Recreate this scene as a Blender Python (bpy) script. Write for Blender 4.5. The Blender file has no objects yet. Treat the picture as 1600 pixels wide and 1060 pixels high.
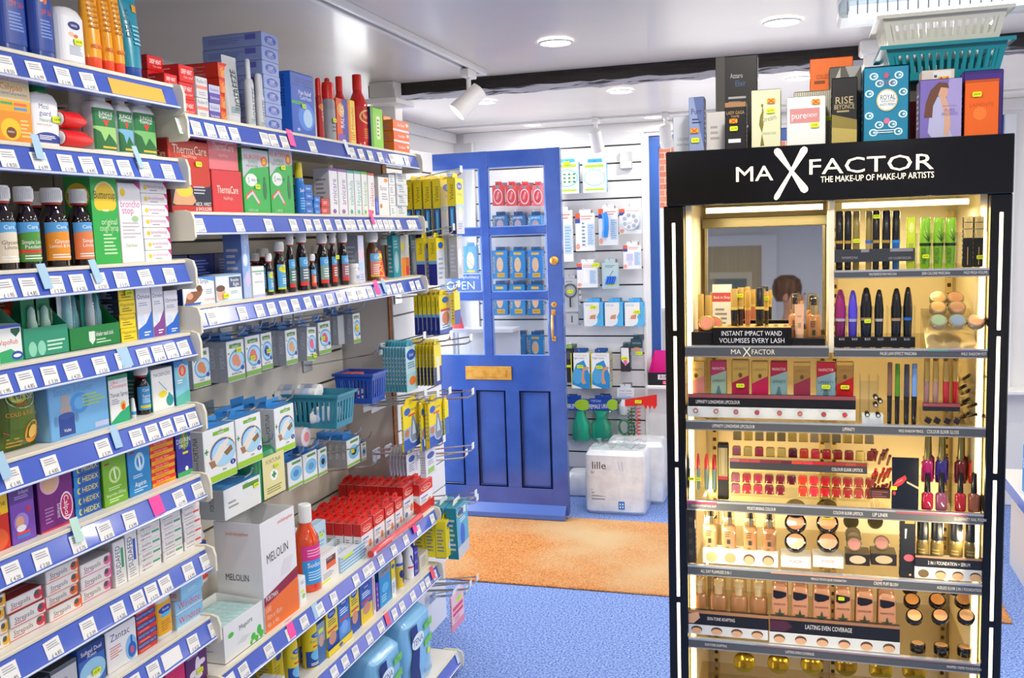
import bpy, math, random
from mathutils import Vector, Matrix
random.seed(7)
SC = bpy.context.scene
COL = SC.collection
# ---------------------------------------------------------------- camera
YAW, PIT, ROL, FPX, CAMZ = -.2944, -.11116, -.03228, 1487.1, 1.58
def _cam():
    cy, sy, cp, sp = math.cos(YAW), math.sin(YAW), math.cos(PIT), math.sin(PIT)
    cr, sr = math.cos(ROL), math.sin(ROL)
    f = Vector((sy*cp, cy*cp, sp)); r = Vector((cy, -sy, 0)); u = r.cross(f)
    return r*cr + u*sr, -(-r*sr + u*cr), f
AX, AY, AZ = _cam()
CP = Vector((0, 0, CAMZ))
cd = bpy.data.cameras.new('camera'); cam = bpy.data.objects.new('camera', cd); COL.objects.link(cam)
cd.sensor_width = 36; cd.lens = FPX/1600*36; cd.clip_start = .02
m3 = Matrix((AX, -AY, -AZ)).transposed()
cam.matrix_world = Matrix.Translation(CP) @ m3.to_4x4()
SC.camera = cam
# ---------------------------------------------------------------- exposure, world, lamps
SC.view_settings.view_transform = 'Standard'; SC.view_settings.look = 'None'
SC.view_settings.gamma = 1; SC.view_settings.use_curve_mapping = False
SC.view_settings.exposure = 0.4
SC.render.film_transparent = False
try:
    SC.cycles.max_bounces = 7; SC.cycles.transparent_max_bounces = 14; SC.cycles.diffuse_bounces = 4
    SC.cycles.sample_clamp_indirect = 4
except Exception: pass
W = bpy.data.worlds.new('daylight'); SC.world = W; W.use_nodes = True
bg = W.node_tree.nodes['Background']; bg.inputs[0].default_value = (.95, .97, 1, 1); bg.inputs[1].default_value = 1.6
def lamp(name, kind, loc, power, size=.1, color=(1, 1, 1), rot=(0, 0, 0), parent=None, **k):
    d = bpy.data.lights.new(name, kind); d.energy = power; d.color = color
    if kind == 'AREA': d.size = size; d.shape = k.get('shape', 'DISK'); d.size_y = k.get('sy', size); d.spread = k.get('spread', math.pi)
    if kind == 'SPOT': d.spot_size = k.get('ang', 1.6); d.spot_blend = .6; d.shadow_soft_size = size
    if kind == 'POINT': d.shadow_soft_size = size
    o = bpy.data.objects.new(name, d); COL.objects.link(o); o.location = loc; o.rotation_euler = rot
    if parent: o.parent = parent
    return o
CEIL = 2.2
DOWNLIGHTS = [(-.764, 3.12), (-.05, 3.12), (.66, 3.12), (-.765, 4.33), (-1.417, 4.35), (-1.47, 5.4), (-.774, 5.4), (0, 4.33), (.7, 4.33), (0, 5.3),
              (-.76, 1.7), (-.05, 1.7), (.9, 1.7), (-.76, .3), (.4, .3), (1.3, .3), (-.76, -1.1), (.4, -1.1), (1.5, -1.1), (1.5, 2.4), (1.5, 4.0)]  # this row: unseen downlights added to light the shop interior
for i, (x, y) in enumerate(DOWNLIGHTS):
    lamp('downlight_glow', 'AREA', (x, y, CEIL-.012), 2.6 if y > 3 else 4.2, .1, (1, .94, .86))
lamp('daylight_through_doorway', 'AREA', (-2.5, 4.5, 1.35), 26, .8, (.95, .98, 1), (0, math.radians(-78), 0), shape='RECTANGLE', sy=1.8)
lamp('daylight_through_window', 'AREA', (.2, 6.0, 1.4), 7, 1.9, (.95, .98, 1), (math.radians(-90), 0, 0), shape='RECTANGLE', sy=1.2)
# ---------------------------------------------------------------- projection helpers (pixel of the 1600x1060 frame -> point on a real plane)
def sol(k, P, px=None, py=None):
    P = list(P); n = (AX-(px-800)/FPX*AZ) if px is not None else (AY-(py-530)/FPX*AZ)
    q = [P[i]-CP[i] for i in range(3)]; q[k] = 0
    return CP[k]-(n[0]*q[0]+n[1]*q[1]+n[2]*q[2])/n[k]
def ray(px, py, k, v):
    d = AX*((px-800)/FPX)+AY*((py-530)/FPX)+AZ
    return CP+d*((v-CP[k])/d[k])
# ---------------------------------------------------------------- materials
_M = {}
def lin(h):
    h = h.lstrip('#'); c = [int(h[i:i+2], 16)/255 for i in (0, 2, 4)]
    return [(x/12.92 if x <= .04045 else ((x+.055)/1.055)**2.4) for x in c]
def M(hexc, rough=.42, metal=0, emit=0, trans=0, alpha=1, coat=0):
    key = (hexc, rough, metal, emit, trans, alpha, coat)
    if key in _M: return _M[key]
    m = bpy.data.materials.new('paint_'+hexc); m.use_nodes = True
    p = m.node_tree.nodes['Principled BSDF']; c = lin(hexc)
    p.inputs['Base Color'].default_value = (*c, 1); p.inputs['Roughness'].default_value = rough
    p.inputs['Metallic'].default_value = metal
    if emit: p.inputs['Emission Color'].default_value = (*c, 1); p.inputs['Emission Strength'].default_value = emit
    if trans: p.inputs['Transmission Weight'].default_value = trans; p.inputs['IOR'].default_value = 1.4
    if alpha < 1: p.inputs['Alpha'].default_value = alpha
    if coat: p.inputs['Coat Weight'].default_value = coat; p.inputs['Coat Roughness'].default_value = .06
    _M[key] = m; return m
def clear(name, tint='ffffff', gloss=.12, rough=.03):
    if name in _M: return _M[name]
    m = bpy.data.materials.new(name); m.use_nodes = True; nt = m.node_tree; nt.nodes.clear()
    o = nt.nodes.new('ShaderNodeOutputMaterial'); mx = nt.nodes.new('ShaderNodeMixShader')
    t = nt.nodes.new('ShaderNodeBsdfTransparent'); g = nt.nodes.new('ShaderNodeBsdfGlossy')
    lw = nt.nodes.new('ShaderNodeLayerWeight'); lw.inputs[0].default_value = .5
    pw = nt.nodes.new('ShaderNodeMath'); pw.operation = 'POWER'; pw.inputs[1].default_value = 3.5; ml = nt.nodes.new('ShaderNodeMath'); ml.operation = 'MULTIPLY_ADD'; ml.inputs[1].default_value = .5; ml.inputs[2].default_value = gloss*.35
    nt.links.new(lw.outputs['Facing'], pw.inputs[0]); nt.links.new(pw.outputs[0], ml.inputs[0])
    t.inputs[0].default_value = (*lin(tint), 1); g.inputs['Roughness'].default_value = rough
    nt.links.new(ml.outputs[0], mx.inputs[0]); nt.links.new(t.outputs[0], mx.inputs[1]); nt.links.new(g.outputs[0], mx.inputs[2])
    nt.links.new(mx.outputs[0], o.inputs[0]); _M[name] = m; return m
def noisy(name, c1, c2, scale=60, rough=.8, bump=.2, detail=6, lo=.35, hi=.65, metal=0, dist=.01, stretch=(1, 1, 1), coat=0, c3=None, s3=3):
    if name in _M: return _M[name]
    m = bpy.data.materials.new(name); m.use_nodes = True; nt = m.node_tree; p = nt.nodes['Principled BSDF']
    tc = nt.nodes.new('ShaderNodeTexCoord'); mp = nt.nodes.new('ShaderNodeMapping'); mp.inputs['Scale'].default_value = stretch
    n = nt.nodes.new('ShaderNodeTexNoise'); n.inputs['Scale'].default_value = scale; n.inputs['Detail'].default_value = detail
    r = nt.nodes.new('ShaderNodeValToRGB'); r.color_ramp.elements[0].position = lo; r.color_ramp.elements[1].position = hi
    r.color_ramp.elements[0].color = (*lin(c1), 1); r.color_ramp.elements[1].color = (*lin(c2), 1)
    nt.links.new(tc.outputs['Object'], mp.inputs[0]); nt.links.new(mp.outputs[0], n.inputs['Vector']); nt.links.new(n.outputs['Fac'], r.inputs[0])
    out = r.outputs[0]
    if c3:
        n2 = nt.nodes.new('ShaderNodeTexNoise'); n2.inputs['Scale'].default_value = s3; n2.inputs['Detail'].default_value = 3
        nt.links.new(tc.outputs['Object'], n2.inputs['Vector'])
        r2 = nt.nodes.new('ShaderNodeValToRGB'); r2.color_ramp.elements[0].position = .42; r2.color_ramp.elements[1].position = .62
        nt.links.new(n2.outputs['Fac'], r2.inputs[0])
        mx = nt.nodes.new('ShaderNodeMix'); mx.data_type = 'RGBA'; mx.inputs[7].default_value = (*lin(c3), 1)
        nt.links.new(r2.outputs[0], mx.inputs[0]); nt.links.new(out, mx.inputs[6]); out = mx.outputs[2]
    nt.links.new(out, p.inputs['Base Color'])
    b = nt.nodes.new('ShaderNodeBump'); b.inputs['Strength'].default_value = bump; b.inputs['Distance'].default_value = dist
    nt.links.new(n.outputs['Fac'], b.inputs['Height']); nt.links.new(b.outputs[0], p.inputs['Normal'])
    p.inputs['Roughness'].default_value = rough; p.inputs['Metallic'].default_value = metal
    if coat: p.inputs['Coat Weight'].default_value = coat; p.inputs['Coat Roughness'].default_value = .12
    _M[name] = m; return m
WHITE = lambda: M('f4f4f2', .35)
CHROME = lambda: M('c8ccd0', .18, 1)
CLEAR = lambda: clear('clear_plastic', 'f7f9fa', .1)
# ---------------------------------------------------------------- text outlines
_T = {}
def glyphs(s, bold=0):
    k = (s, bold)
    if k in _T: return _T[k]
    c = bpy.data.curves.new('t', 'FONT'); c.body = s; c.resolution_u = 2; c.offset = bold; c.fill_mode = 'FRONT' if hasattr(c, 'fill_mode') else c.fill_mode
    o = bpy.data.objects.new('t', c); me = o.to_mesh()
    vs = [(v.co.x, v.co.y) for v in me.vertices]; fs = [tuple(p.vertices) for p in me.polygons]
    o.to_mesh_clear(); bpy.data.objects.remove(o); bpy.data.curves.remove(c)
    if vs:
        x0 = min(v[0] for v in vs); x1 = max(v[0] for v in vs)
        vs = [((x-x0)/.7, y/.7) for x, y in vs]; w = (x1-x0)/.7
    else: w = 0
    _T[k] = (vs, fs, w); return _T[k]
# ---------------------------------------------------------------- mesh builder
class B:
    def __init__(s): s.v = []; s.f = []; s.m = []; s.sm = []; s.mats = []; s.X = None; s.k = 0
    def mi(s, m):
        if m not in s.mats: s.mats.append(m)
        return s.mats.index(m)
    def add(s, vs, fs, m, smooth=False):
        n = len(s.v); i = s.mi(m)
        if s.X is not None: vs = [s.X @ Vector(v) for v in vs]
        s.v.extend([tuple(v) for v in vs])
        for f in fs: s.f.append(tuple(n+q for q in f)); s.m.append(i); s.sm.append(smooth)
        return s
    def box(s, x0, y0, z0, x1, y1, z1, m, b=0):
        if x0 > x1: x0, x1 = x1, x0
        if y0 > y1: y0, y1 = y1, y0
        if z0 > z1: z0, z1 = z1, z0
        b = min(b, (x1-x0)/3, (y1-y0)/3, (z1-z0)/3)
        if b <= 0:
            vs = [(x, y, z) for z in (z0, z1) for y in (y0, y1) for x in (x0, x1)]
            return s.add(vs, [(0, 2, 3, 1), (4, 5, 7, 6), (0, 1, 5, 4), (2, 6, 7, 3), (0, 4, 6, 2), (1, 3, 7, 5)], m)
        idx = {}; vs = []
        for sx in (0, 1):
            for sy in (0, 1):
                for sz in (0, 1):
                    c = ((x0, x1)[sx], (y0, y1)[sy], (z0, z1)[sz]); g = (b if not sx else -b, b if not sy else -b, b if not sz else -b)
                    for a in range(3):
                        p = [c[i]+(0 if i == a else g[i]) for i in range(3)]
                        idx[(sx, sy, sz, a)] = len(vs); vs.append(tuple(p))
        fs = []
        for a in range(3):
            o = [i for i in range(3) if i != a]
            for sd in (0, 1):
                q = []
                for (p, r) in ((0, 0), (1, 0), (1, 1), (0, 1)):
                    k = [0, 0, 0]; k[a] = sd; k[o[0]] = p; k[o[1]] = r; q.append(idx[(*k, a)])
                fs.append(tuple(q))
        for a in range(3):
            o = [i for i in range(3) if i != a]
            for p in (0, 1):
                for r in (0, 1):
                    k0 = [0, 0, 0]; k1 = [0, 0, 0]; k0[a] = 0; k1[a] = 1
                    for kk in (k0, k1): kk[o[0]] = p; kk[o[1]] = r
                    fs.append((idx[(*k0, o[0])], idx[(*k1, o[0])], idx[(*k1, o[1])], idx[(*k0, o[1])]))
        for sx in (0, 1):
            for sy in (0, 1):
                for sz in (0, 1): fs.append(tuple(idx[(sx, sy, sz, a)] for a in range(3)))
        return s.add(vs, fs, m)
    def loft(s, prof, m, n=20, e=2, c=(0, 0), smooth=True, caps=(1, 1), e2=None):
        """prof: (z, half width, half depth)"""
        vs = []; fs = []
        for j, (z, a, b) in enumerate(prof):
            ee = e if e2 is None else e+(e2-e)*j/(len(prof)-1)
            for i in range(n):
                t = 2*math.pi*i/n; co, si = math.cos(t), math.sin(t)
                vs.append((c[0]+a*math.copysign(abs(co)**(2/ee), co), c[1]+b*math.copysign(abs(si)**(2/ee), si), z))
        for j in range(len(prof)-1):
            for i in range(n): fs.append((j*n+i, j*n+(i+1) % n, (j+1)*n+(i+1) % n, (j+1)*n+i))
        if caps[0]: fs.append(tuple(range(n))[::-1])
        if caps[1]: fs.append(tuple((len(prof)-1)*n+i for i in range(n)))
        return s.add(vs, fs, m, smooth)
    def lathe(s, prof, m, n=20, c=(0, 0), **k): return s.loft([(z, r, r) for z, r in prof], m, n, 2, c, **k)
    def tube(s, pts, r, m, n=8):
        pts = [Vector(p) for p in pts]; vs = []; fs = []; up = None
        for i, p in enumerate(pts):
            d = (pts[min(i+1, len(pts)-1)]-pts[max(i-1, 0)]).normalized()
            if up is None: up = d.orthogonal().normalized()
            up = (up-d*up.dot(d)).normalized(); w = d.cross(up); rr = r[i] if isinstance(r, (list, tuple)) else r
            for k in range(n): a = 2*math.pi*k/n; vs.append(p+(up*math.cos(a)+w*math.sin(a))*rr)
        for i in range(len(pts)-1):
            for k in range(n): fs.append((i*n+k, i*n+(k+1) % n, (i+1)*n+(k+1) % n, (i+1)*n+k))
        fs += [tuple(range(n))[::-1], tuple((len(pts)-1)*n+k for k in range(n))]
        return s.add(vs, fs, m, True)
    def prism(s, poly, y0, y1, m):
        """poly in x,z extruded along y"""
        n = len(poly); vs = [(x, y0, z) for x, z in poly]+[(x, y1, z) for x, z in poly]
        fs = [tuple(range(n)), tuple(range(2*n-1, n-1, -1))]+[(i, i+n, (i+1) % n+n, (i+1) % n) for i in range(n)]
        return s.add(vs, fs, m)
    def uvadd(s, polys, mp, off, m, seg):
        """polys in u,v; on curved surfaces they are cut into narrow strips so that they follow the curve"""
        if seg <= 1:
            for q in polys: s.add([mp(u, v, off) for u, v in q], [tuple(range(len(q)))], m)
            return
        N = 16
        for q in polys:
            a = min(p[0] for p in q); e = max(p[0] for p in q); i0 = math.floor(a*N+1e-6); i1 = math.ceil(e*N-1e-6)
            if i1-i0 <= 1: s.add([mp(u, v, off) for u, v in q], [tuple(range(len(q)))], m, True); continue
            for i in range(i0, i1):
                r = q
                for lim, sg in ((i/N, 1), ((i+1)/N, -1)):
                    out = []
                    for k in range(len(r)):
                        p, n = r[k], r[(k+1) % len(r)]; dp, dn = (p[0]-lim)*sg, (n[0]-lim)*sg
                        if dp >= 0: out.append(p)
                        if (dp > 0 > dn) or (dp < 0 < dn): t = dp/(dp-dn); out.append((p[0]+(n[0]-p[0])*t, p[1]+(n[1]-p[1])*t))
                    r = out
                    if len(r) < 3: break
                if len(r) >= 3: s.add([mp(u, v, off) for u, v in r], [tuple(range(len(r)))], m, True)
    def art(s, mp, ops, W=1, H=1, seg=1):
        """flat print laid on a surface; mp(u,v,off) gives the point"""
        for op in ops:
            s.k += 1; off = .00025+.00004*(s.k % 110); t = op[0]; polys = []
            if t == 'r':
                _, u0, v0, u1, v1, c = op; polys = [[(u0, v0), (u1, v0), (u1, v1), (u0, v1)]]
            elif t == 'e':
                _, cu, cv, ru, rv, c = op; n = 20
                polys = [[(min(max(cu+ru*math.cos(2*math.pi*i/n), .0), 1.), min(max(cv+rv*math.sin(2*math.pi*i/n), .0), 1.)) for i in range(n)]]
            elif t == 'p': _, pts, c = op; polys = [list(pts)]
            elif t == 't':
                _, st, cu, cv, h, c = op[:6]; wm = op[6] if len(op) > 6 else .92; rot = op[7] if len(op) > 7 else 0; bold = 0
                vs, fs, w = glyphs(st, bold)
                if not vs: continue
                hh, avail = (h*W, wm*H) if rot in (90, -90) else (h*H, wm*W)
                sx = min(hh, avail/w) if wm > 0 else -avail/w
                if sx < hh*.55: hh = sx/.55
                a = math.radians(rot); ca, sa = math.cos(a), math.sin(a); q = []
                for x, y in vs:
                    X = (x-w/2)*sx; Y = (y-.5)*hh; q.append((cu+(X*ca-Y*sa)/W, cv+(X*sa+Y*ca)/H))
                if seg <= 1: s.add([mp(u, v, off) for u, v in q], fs, cm(c)); continue
                polys = [[q[i] for i in f] for f in fs]
            elif t == 'l':
                _, u0, v0, u1, v1, n, c = op; rr = random.Random(int(u0*97+v0*31+n))
                for i in range(n):
                    v = v1-(v1-v0)*(i+.5)/n; h = (v1-v0)/n*.22; ue = u0+(u1-u0)*(.6+.4*rr.random()); polys.append([(u0, v-h), (ue, v-h), (ue, v+h), (u0, v+h)])
            s.uvadd(polys, mp, off, cm(c), seg)
        return s
    def mesh(s, name):
        me = bpy.data.meshes.new(name); me.from_pydata(s.v, [], s.f)
        for m in s.mats: me.materials.append(m)
        me.polygons.foreach_set('material_index', s.m); me.polygons.foreach_set('use_smooth', s.sm)
        me.update()
        if any(s.sm): me.set_sharp_from_angle(angle=math.radians(38))
        return me
    def obj(s, name, parent=None, label=None):
        o = bpy.data.objects.new(name, s.mesh(name)); COL.objects.link(o)
        if parent: o.parent = parent
        if label: o['label'] = label
        return o
def cm(c): return M(c) if isinstance(c, str) else c
LABELS = {}
def tag(o, label, cat, group=None, kind=None):
    n = len(label.split()); assert 4 <= n <= 16, (n, label)
    if label in LABELS and not group: print('DUPLICATE LABEL', label)
    LABELS[label] = 1; o['label'] = label; o['category'] = cat
    if group: o['group'] = group
    if kind: o['kind'] = kind
    return o
def empty(name): o = bpy.data.objects.new(name, None); COL.objects.link(o); o.empty_display_size = .05; return o
def struct(b, name, label=None):
    o = b.obj(name) if isinstance(b, B) else b; o['kind'] = 'structure'
    if label: o['label'] = label
    return o
def put(o, x, y, z, rot=0, tilt=None):
    o.location = (x, y, z)
    o.rotation_euler = (tilt[0] if tilt else 0, tilt[1] if tilt else 0, rot); return o
def dup(o, parent=None):
    c = o.copy(); COL.objects.link(c)
    if parent: c.parent = parent
    for ch in o.children: dup(ch, c)
    return c
LEFT = math.pi/2      # turns a thing whose front looks at -Y so that it looks at +X
NTH = ['first', 'second', 'third', 'fourth', 'fifth', 'sixth', 'seventh', 'eighth', 'ninth', 'tenth', 'eleventh', 'twelfth', 'thirteenth', 'fourteenth']
def tier(i, n):
    """i counts from the bottom"""
    if n == 1: return 'single'
    if i == n-1: return 'topmost'
    if i == 0: return 'lowest'
    if n == 3: return 'middle'
    return NTH[n-1-i]+' from top'
def side(i, n):
    if i == 0: return 'leftmost'
    if i == n-1: return 'rightmost'
    if n == 3: return 'middle'
    return NTH[i]+' from left' if i < n/2 else NTH[n-1-i]+' from right'
# ================================================================ ROOM
carpet = noisy('blue_carpet', '3862bc', 'a4bff2', 130, .95, .6, 10, .36, .64)
coir = noisy('coir_mat', 'b06428', 'f0a860', 160, 1, .8, 10, .36, .64, c3='d8b888', s3=1.2)
wallp = noisy('white_wall_paint', 'ededec', 'f1f1f0', 3, .5, .02)
ceilp = noisy('gloss_ceiling_paint', 'e6e1da', 'ebe6df', 3, .38, .02, coat=.15)
XL, XR, YF, YB = -2.06, 2.3, 5.68, -2.8
struct(B().box(XL-.6, YB-.1, -.06, XR+.1, YF+.1, 0, carpet), 'floor', 'blue speckled carpet floor')
tag(B().box(-2.0, 3.96, .0005, .8, 4.975, .009, coir, .003).obj('door_mat'), 'wide orange brown coir mat set in the blue carpet before the door', 'door mat')
struct(B().box(XL-.2, YB-.1, CEIL, XR+.1, YF+.1, CEIL+.1, ceilp), 'ceiling', 'glossy white painted ceiling')
b = B()
b.box(XL-.12, YF, 0, -.868, YF+.12, CEIL, wallp); b.box(-.868, YF, 0, 1.1, YF+.12, .66, wallp); b.box(-.868, YF, 2.12, 1.1, YF+.12, CEIL, wallp); b.box(1.1, YF, 0, XR+.1, YF+.12, CEIL, wallp)
struct(b, 'wall_front')
b = B()   # left wall with the doorway and an opening for the added side window
b.box(XL-.12, 3.56, 0, XL, 4.06, CEIL, wallp); b.box(XL-.12, 4.06, 2.04, XL, 4.95, CEIL, wallp); b.box(XL-.12, 4.95, 0, XL, 5.1, CEIL, wallp)
b.box(XL-.12, 5.1, 0, XL, 5.6, .75, wallp); b.box(XL-.12, 5.1, 1.98, XL, 5.6, CEIL, wallp); b.box(XL-.12, 5.6, 0, XL, YF, CEIL, wallp)
struct(b, 'wall_left')
struct(B().box(XL-.12, YB, 0, XL, 3.56, CEIL, wallp), 'wall_left_near')
b = B(); b.box(-1.66, 3.6, 0, -1.55, 3.675, CEIL, WHITE(), .003); b.box(-1.7, 3.5, 2.1, -1.5, 3.68, 2.12, WHITE(), .002); b.tube([(-1.56, 3.59, 2.18), (-1.54, 3.58, 2.16), (-1.54, 3.58, 2.12), (-1.57, 3.58, 2.1)], .005, WHITE()); struct(b, 'trim_3', 'white post under the left end of the timber beam')
b = B(); b.box(XR, YB, 0, XR+.1, YF, CEIL, wallp); struct(b, 'wall_right')
beige = noisy('beige_panelling', 'c9b48c', 'd8c59e', 8, .6, .1, stretch=(30, 1, .3))
b = B(); b.box(-1.75, YB-.1, 0, XR+.1, YB, CEIL, wallp); struct(b, 'wall_back')
b = B(); b.box(-1.55, YB, 0, -.27, YB+.02, 2.0, beige); b.box(-.27, YB, 0, -.16, YB+.05, 2.0, WHITE()); b.box(-1.55, YB, 2.0, -.16, YB+.05, 2.08, WHITE())
b.box(-.62, YB+.02, 0, -.38, YB+.03, 1.75, M('7d8a80', .5)); b.box(-.38, YB+.02, 0, -.34, YB+.04, 1.75, M('e6d9b4')); b.box(-.66, YB+.02, 1.75, -.34, YB+.04, 1.8, M('e6d9b4'))
struct(b, 'door_2', 'beige panelled doorway behind the camera, seen in the mirror')
b = B(); b.box(-1.99, YF-.03, 2.14, 1.3, YF, CEIL, M('ececec', .3), .004); b.box(XL, 4.0, 2.14, XL+.03, YF-.03, CEIL, M('ececec', .3), .004)
for z in (2.03, 1.95): b.box(XL, 5.0, z, XL+.012, YF-.03, z+.006, M('d4d4d6', .3))
struct(b, 'trim_1', 'white cornice strip under the ceiling')
b = B(); b.box(-.9, YF-.022, 0, 1.9, YF, .12, M('eeeeec', .3), .006); struct(b, 'baseboard_front')
# front window: blue frame, sill, glass
fb = M('3560ae', .3)
b = B(); b.box(-.868, YF-.01, .66, -.846, YF+.06, 2.12, M('f0f4fa', .3)); b.box(1.045, YF-.01, .66, 1.1, YF+.06, 2.12, M('f0f4fa', .3))
win = b.obj('window_1'); win['kind'] = 'structure'; win['label'] = 'shop front window with blue frame behind the cosmetics stand'
b = B()
for x in (-.847, .1, .992): b.box(x, YF+.02, .69, x+.055, YF+.07, 2.1, fb, .004)
b.box(-.845, YF+.022, .69, 1.045, YF+.068, .74, fb, .004); b.box(-.845, YF+.022, 2.05, 1.045, YF+.068, 2.12, fb, .004); b.obj('window_frame', win)
b = B(); b.box(-.845, YF+.04, .69, 1.045, YF+.046, 2.1, clear('window_glass', 'ffffff', .08)); b.obj('pane', win)
b = B(); b.box(-.86, YF-.14, .635, 1.75, YF+.02, .66, M('f2f2f0', .25), .006); b.obj('window_sill', win)
# side window added in the left wall for bright left door panes
b = B(); 
for y in (5.1, 5.57): b.box(XL-.09, y, .75, XL-.02, y+.03, 1.98, WHITE(), .003)
b.box(XL-.09, 5.1, .75, XL+.03, 5.6, .78, WHITE(), .003); b.box(XL-.09, 5.1, 1.95, XL-.02, 5.6, 1.98, WHITE(), .003)
w2 = b.obj('added_window'); w2['kind'] = 'structure'; w2['label'] = 'narrow white side window added beyond the open door to brighten its panes'
B().box(XL-.06, 5.13, .78, XL-.055, 5.57, 1.95, clear('window_glass')).obj('pane', w2)
b = B(); b.box(XL-.1, 4.06, 0, XL+.012, 4.1, 2.04, M('3560ae', .3), .004); b.box(XL-.1, 4.91, 0, XL+.0, 4.95, 2.04, M('3560ae', .3), .004); b.box(XL-.1, 4.06, 2.0, XL+.012, 4.9, 2.04, M('3560ae', .3), .004)
struct(b, 'trim_2', 'blue frame around the doorway')
# outdoors
b = B(); b.box(-12, -6, -.15, 14, 14, -.1, noisy('pale_paving', 'b8b4ac', 'd4d0c8', 9, .9, .1)); struct(b, 'ground_outside')
def brick(name):
    m = bpy.data.materials.new(name); m.use_nodes = True; nt = m.node_tree; p = nt.nodes['Principled BSDF']
    tc = nt.nodes.new('ShaderNodeTexCoord'); mp = nt.nodes.new('ShaderNodeMapping'); mp.inputs['Rotation'].default_value = (math.pi/2, 0, 0)
    t = nt.nodes.new('ShaderNodeTexBrick'); t.inputs['Scale'].default_value = 4.4; t.inputs['Color1'].default_value = (*lin('d98a70'), 1); t.inputs['Color2'].default_value = (*lin('c9745c'), 1)
    t.inputs['Mortar'].default_value = (*lin('e0c8b8'), 1); t.inputs['Mortar Size'].default_value = .015
    nt.links.new(tc.outputs['Object'], mp.inputs[0]); nt.links.new(mp.outputs[0], t.inputs['Vector']); nt.links.new(t.outputs[0], p.inputs['Base Color']); p.inputs['Roughness'].default_value = .9
    return m
b = B(); b.box(-3, 9, 1.76, 5, 9.3, 5, brick('red_brick')); b.box(-3, 8.97, -.1, 5, 9.3, 1.76, M('f6f4ee', .8)); tag(b.obj('house_opposite'), 'red brick house over a white rendered base across the street', 'house')
b = B()
for x in (-1.17, -1.0, -.6, -.2, .3): b.tube([(x, 7.3, -.1), (x, 7.3, .95)], .035, M('a9adb2', .5))
b.tube([(-1.6, 7.3, .95), (.8, 7.3, .95)], .02, M('a9adb2', .5)); b.tube([(-1.6, 7.3, .6), (.8, 7.3, .6)], .012, M('a9adb2', .5))
tag(b.obj('street_railing'), 'pale grey metal railing outside the shop front window', 'railing')
# timber beam
bt = noisy('black_timber', '14100f', '2a2322', 22, .45, .5, stretch=(.5, 3, 3)); bp = noisy('flaking_beam_underside', '26262a', 'b4b5ba', 14, .8, .8, 8, .42, .48, stretch=(.35, 1.6, 1))
nx = 90; b = B(); rr = random.Random(3); row = []
for i in range(nx+1):
    x = -1.7+(XR+1.7)*i/nx; row.append([(x, 3.68, CEIL), (x, 3.68, 2.152+rr.uniform(-.004, .004)), (x, 3.76+rr.uniform(-.01, .01), 2.146+rr.uniform(-.006, .006)), (x, 3.84+rr.uniform(-.01, .01), 2.15+rr.uniform(-.006, .006)), (x, 3.88+rr.uniform(-.012, .012), 2.158), (x, 3.89, CEIL)])
vs = [p for r_ in row for p in r_]
for j in range(5): b2 = [(i*6+j, (i+1)*6+j, (i+1)*6+j+1, i*6+j+1) for i in range(nx)]; b.add(vs, b2, bt if j in (0, 4) else bp)
tag(b.obj('timber_beam'), 'old black painted timber beam with flaking grey underside across the ceiling', 'beam')
# ---- ceiling fittings
for i, (x, y) in enumerate(DOWNLIGHTS):
    if y < 2.0: desc = 'round ceiling downlight added above the shop floor behind the visible ones'
    r = B().lathe([(CEIL-.004, .058), (CEIL-.009, .056), (CEIL-.009, .05), (CEIL-.004, .048)], M('f4f4f4', .3), 28, (x, y), caps=(0, 0)).obj('trim_ring')
    e = empty('ceiling_downlight'); e.location = (x, y, CEIL); r.parent = e; r.location = (-x, -y, -CEIL)
    l = B().lathe([(CEIL-.006, .05), (CEIL-.0055, .001)], M('fff6e8', .5, 0, 9), 28, (x, y)).obj('lamp_lens', e); l.location = (-x, -y, -CEIL)
    tag(e, {0: 'round downlight in front of the beam, left of centre', 1: 'round downlight in front of the beam, above perfume boxes', 2: 'round downlight in front of the beam, by white basket',
            3: 'round downlight just behind the beam, above the open door', 4: 'round downlight behind the beam, beside the white spotlight', 5: 'round downlight far back near the left corner, over the door',
            6: 'round downlight far back over the slatted wall', 7: 'round downlight behind the beam above the perfume boxes', 8: 'round downlight behind the beam, farthest right',
            9: 'round downlight at the back before the front window'}.get(i, 'round recessed downlight added out of view in the near ceiling to light the interior'), 'ceiling light', 'recessed ceiling downlights')
def spot(x, y, zt, drop, aim, label, on=True):
    e = empty('spotlight'); e.location = (x, y, zt)
    B().box(-.018, -.045, -.03, .018, .045, 0, WHITE(), .004).obj('track_adapter', e)
    B().tube([(0, 0, -.03), (0, 0, -drop)], .009, WHITE()).obj('stem', e)
    d = Vector(aim).normalized(); c = Vector((0, 0, -drop-.02)); q = d.to_track_quat('Z', 'Y').to_matrix().to_4x4()
    h = B(); h.X = Matrix.Translation(c) @ q; h.lathe([(-.06, .02), (-.055, .033), (.03, .034), (.031, .0365), (.065, .0365), (.065, .032), (.05, .03)], WHITE(), 24); h.obj('lamp_head', e)
    h = B(); h.X = Matrix.Translation(c) @ q; h.lathe([(.054, .03), (.0545, .001)], M('fffaf0', .5, 0, 14), 24); h.obj('lamp_lens', e)
    tag(e, label, 'spotlight'); return e
b = B(); b.box(-1.182, .2, CEIL-.022, -1.168, 3.5, CEIL, WHITE(), .002); b.box(-1.150, .2, CEIL-.022, -1.136, 3.5, CEIL, WHITE(), .002); b.box(-1.168, .2, CEIL-.008, -1.150, 3.5, CEIL-.001, M('4a4a4e', .4))
b.box(-1.182, 3.5, CEIL-.022, -1.136, 3.53, CEIL, WHITE(), .002)
tag(b.obj('lighting_track'), 'white lighting track with dark slot running along the ceiling above the left shelves', 'lighting track')
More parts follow.
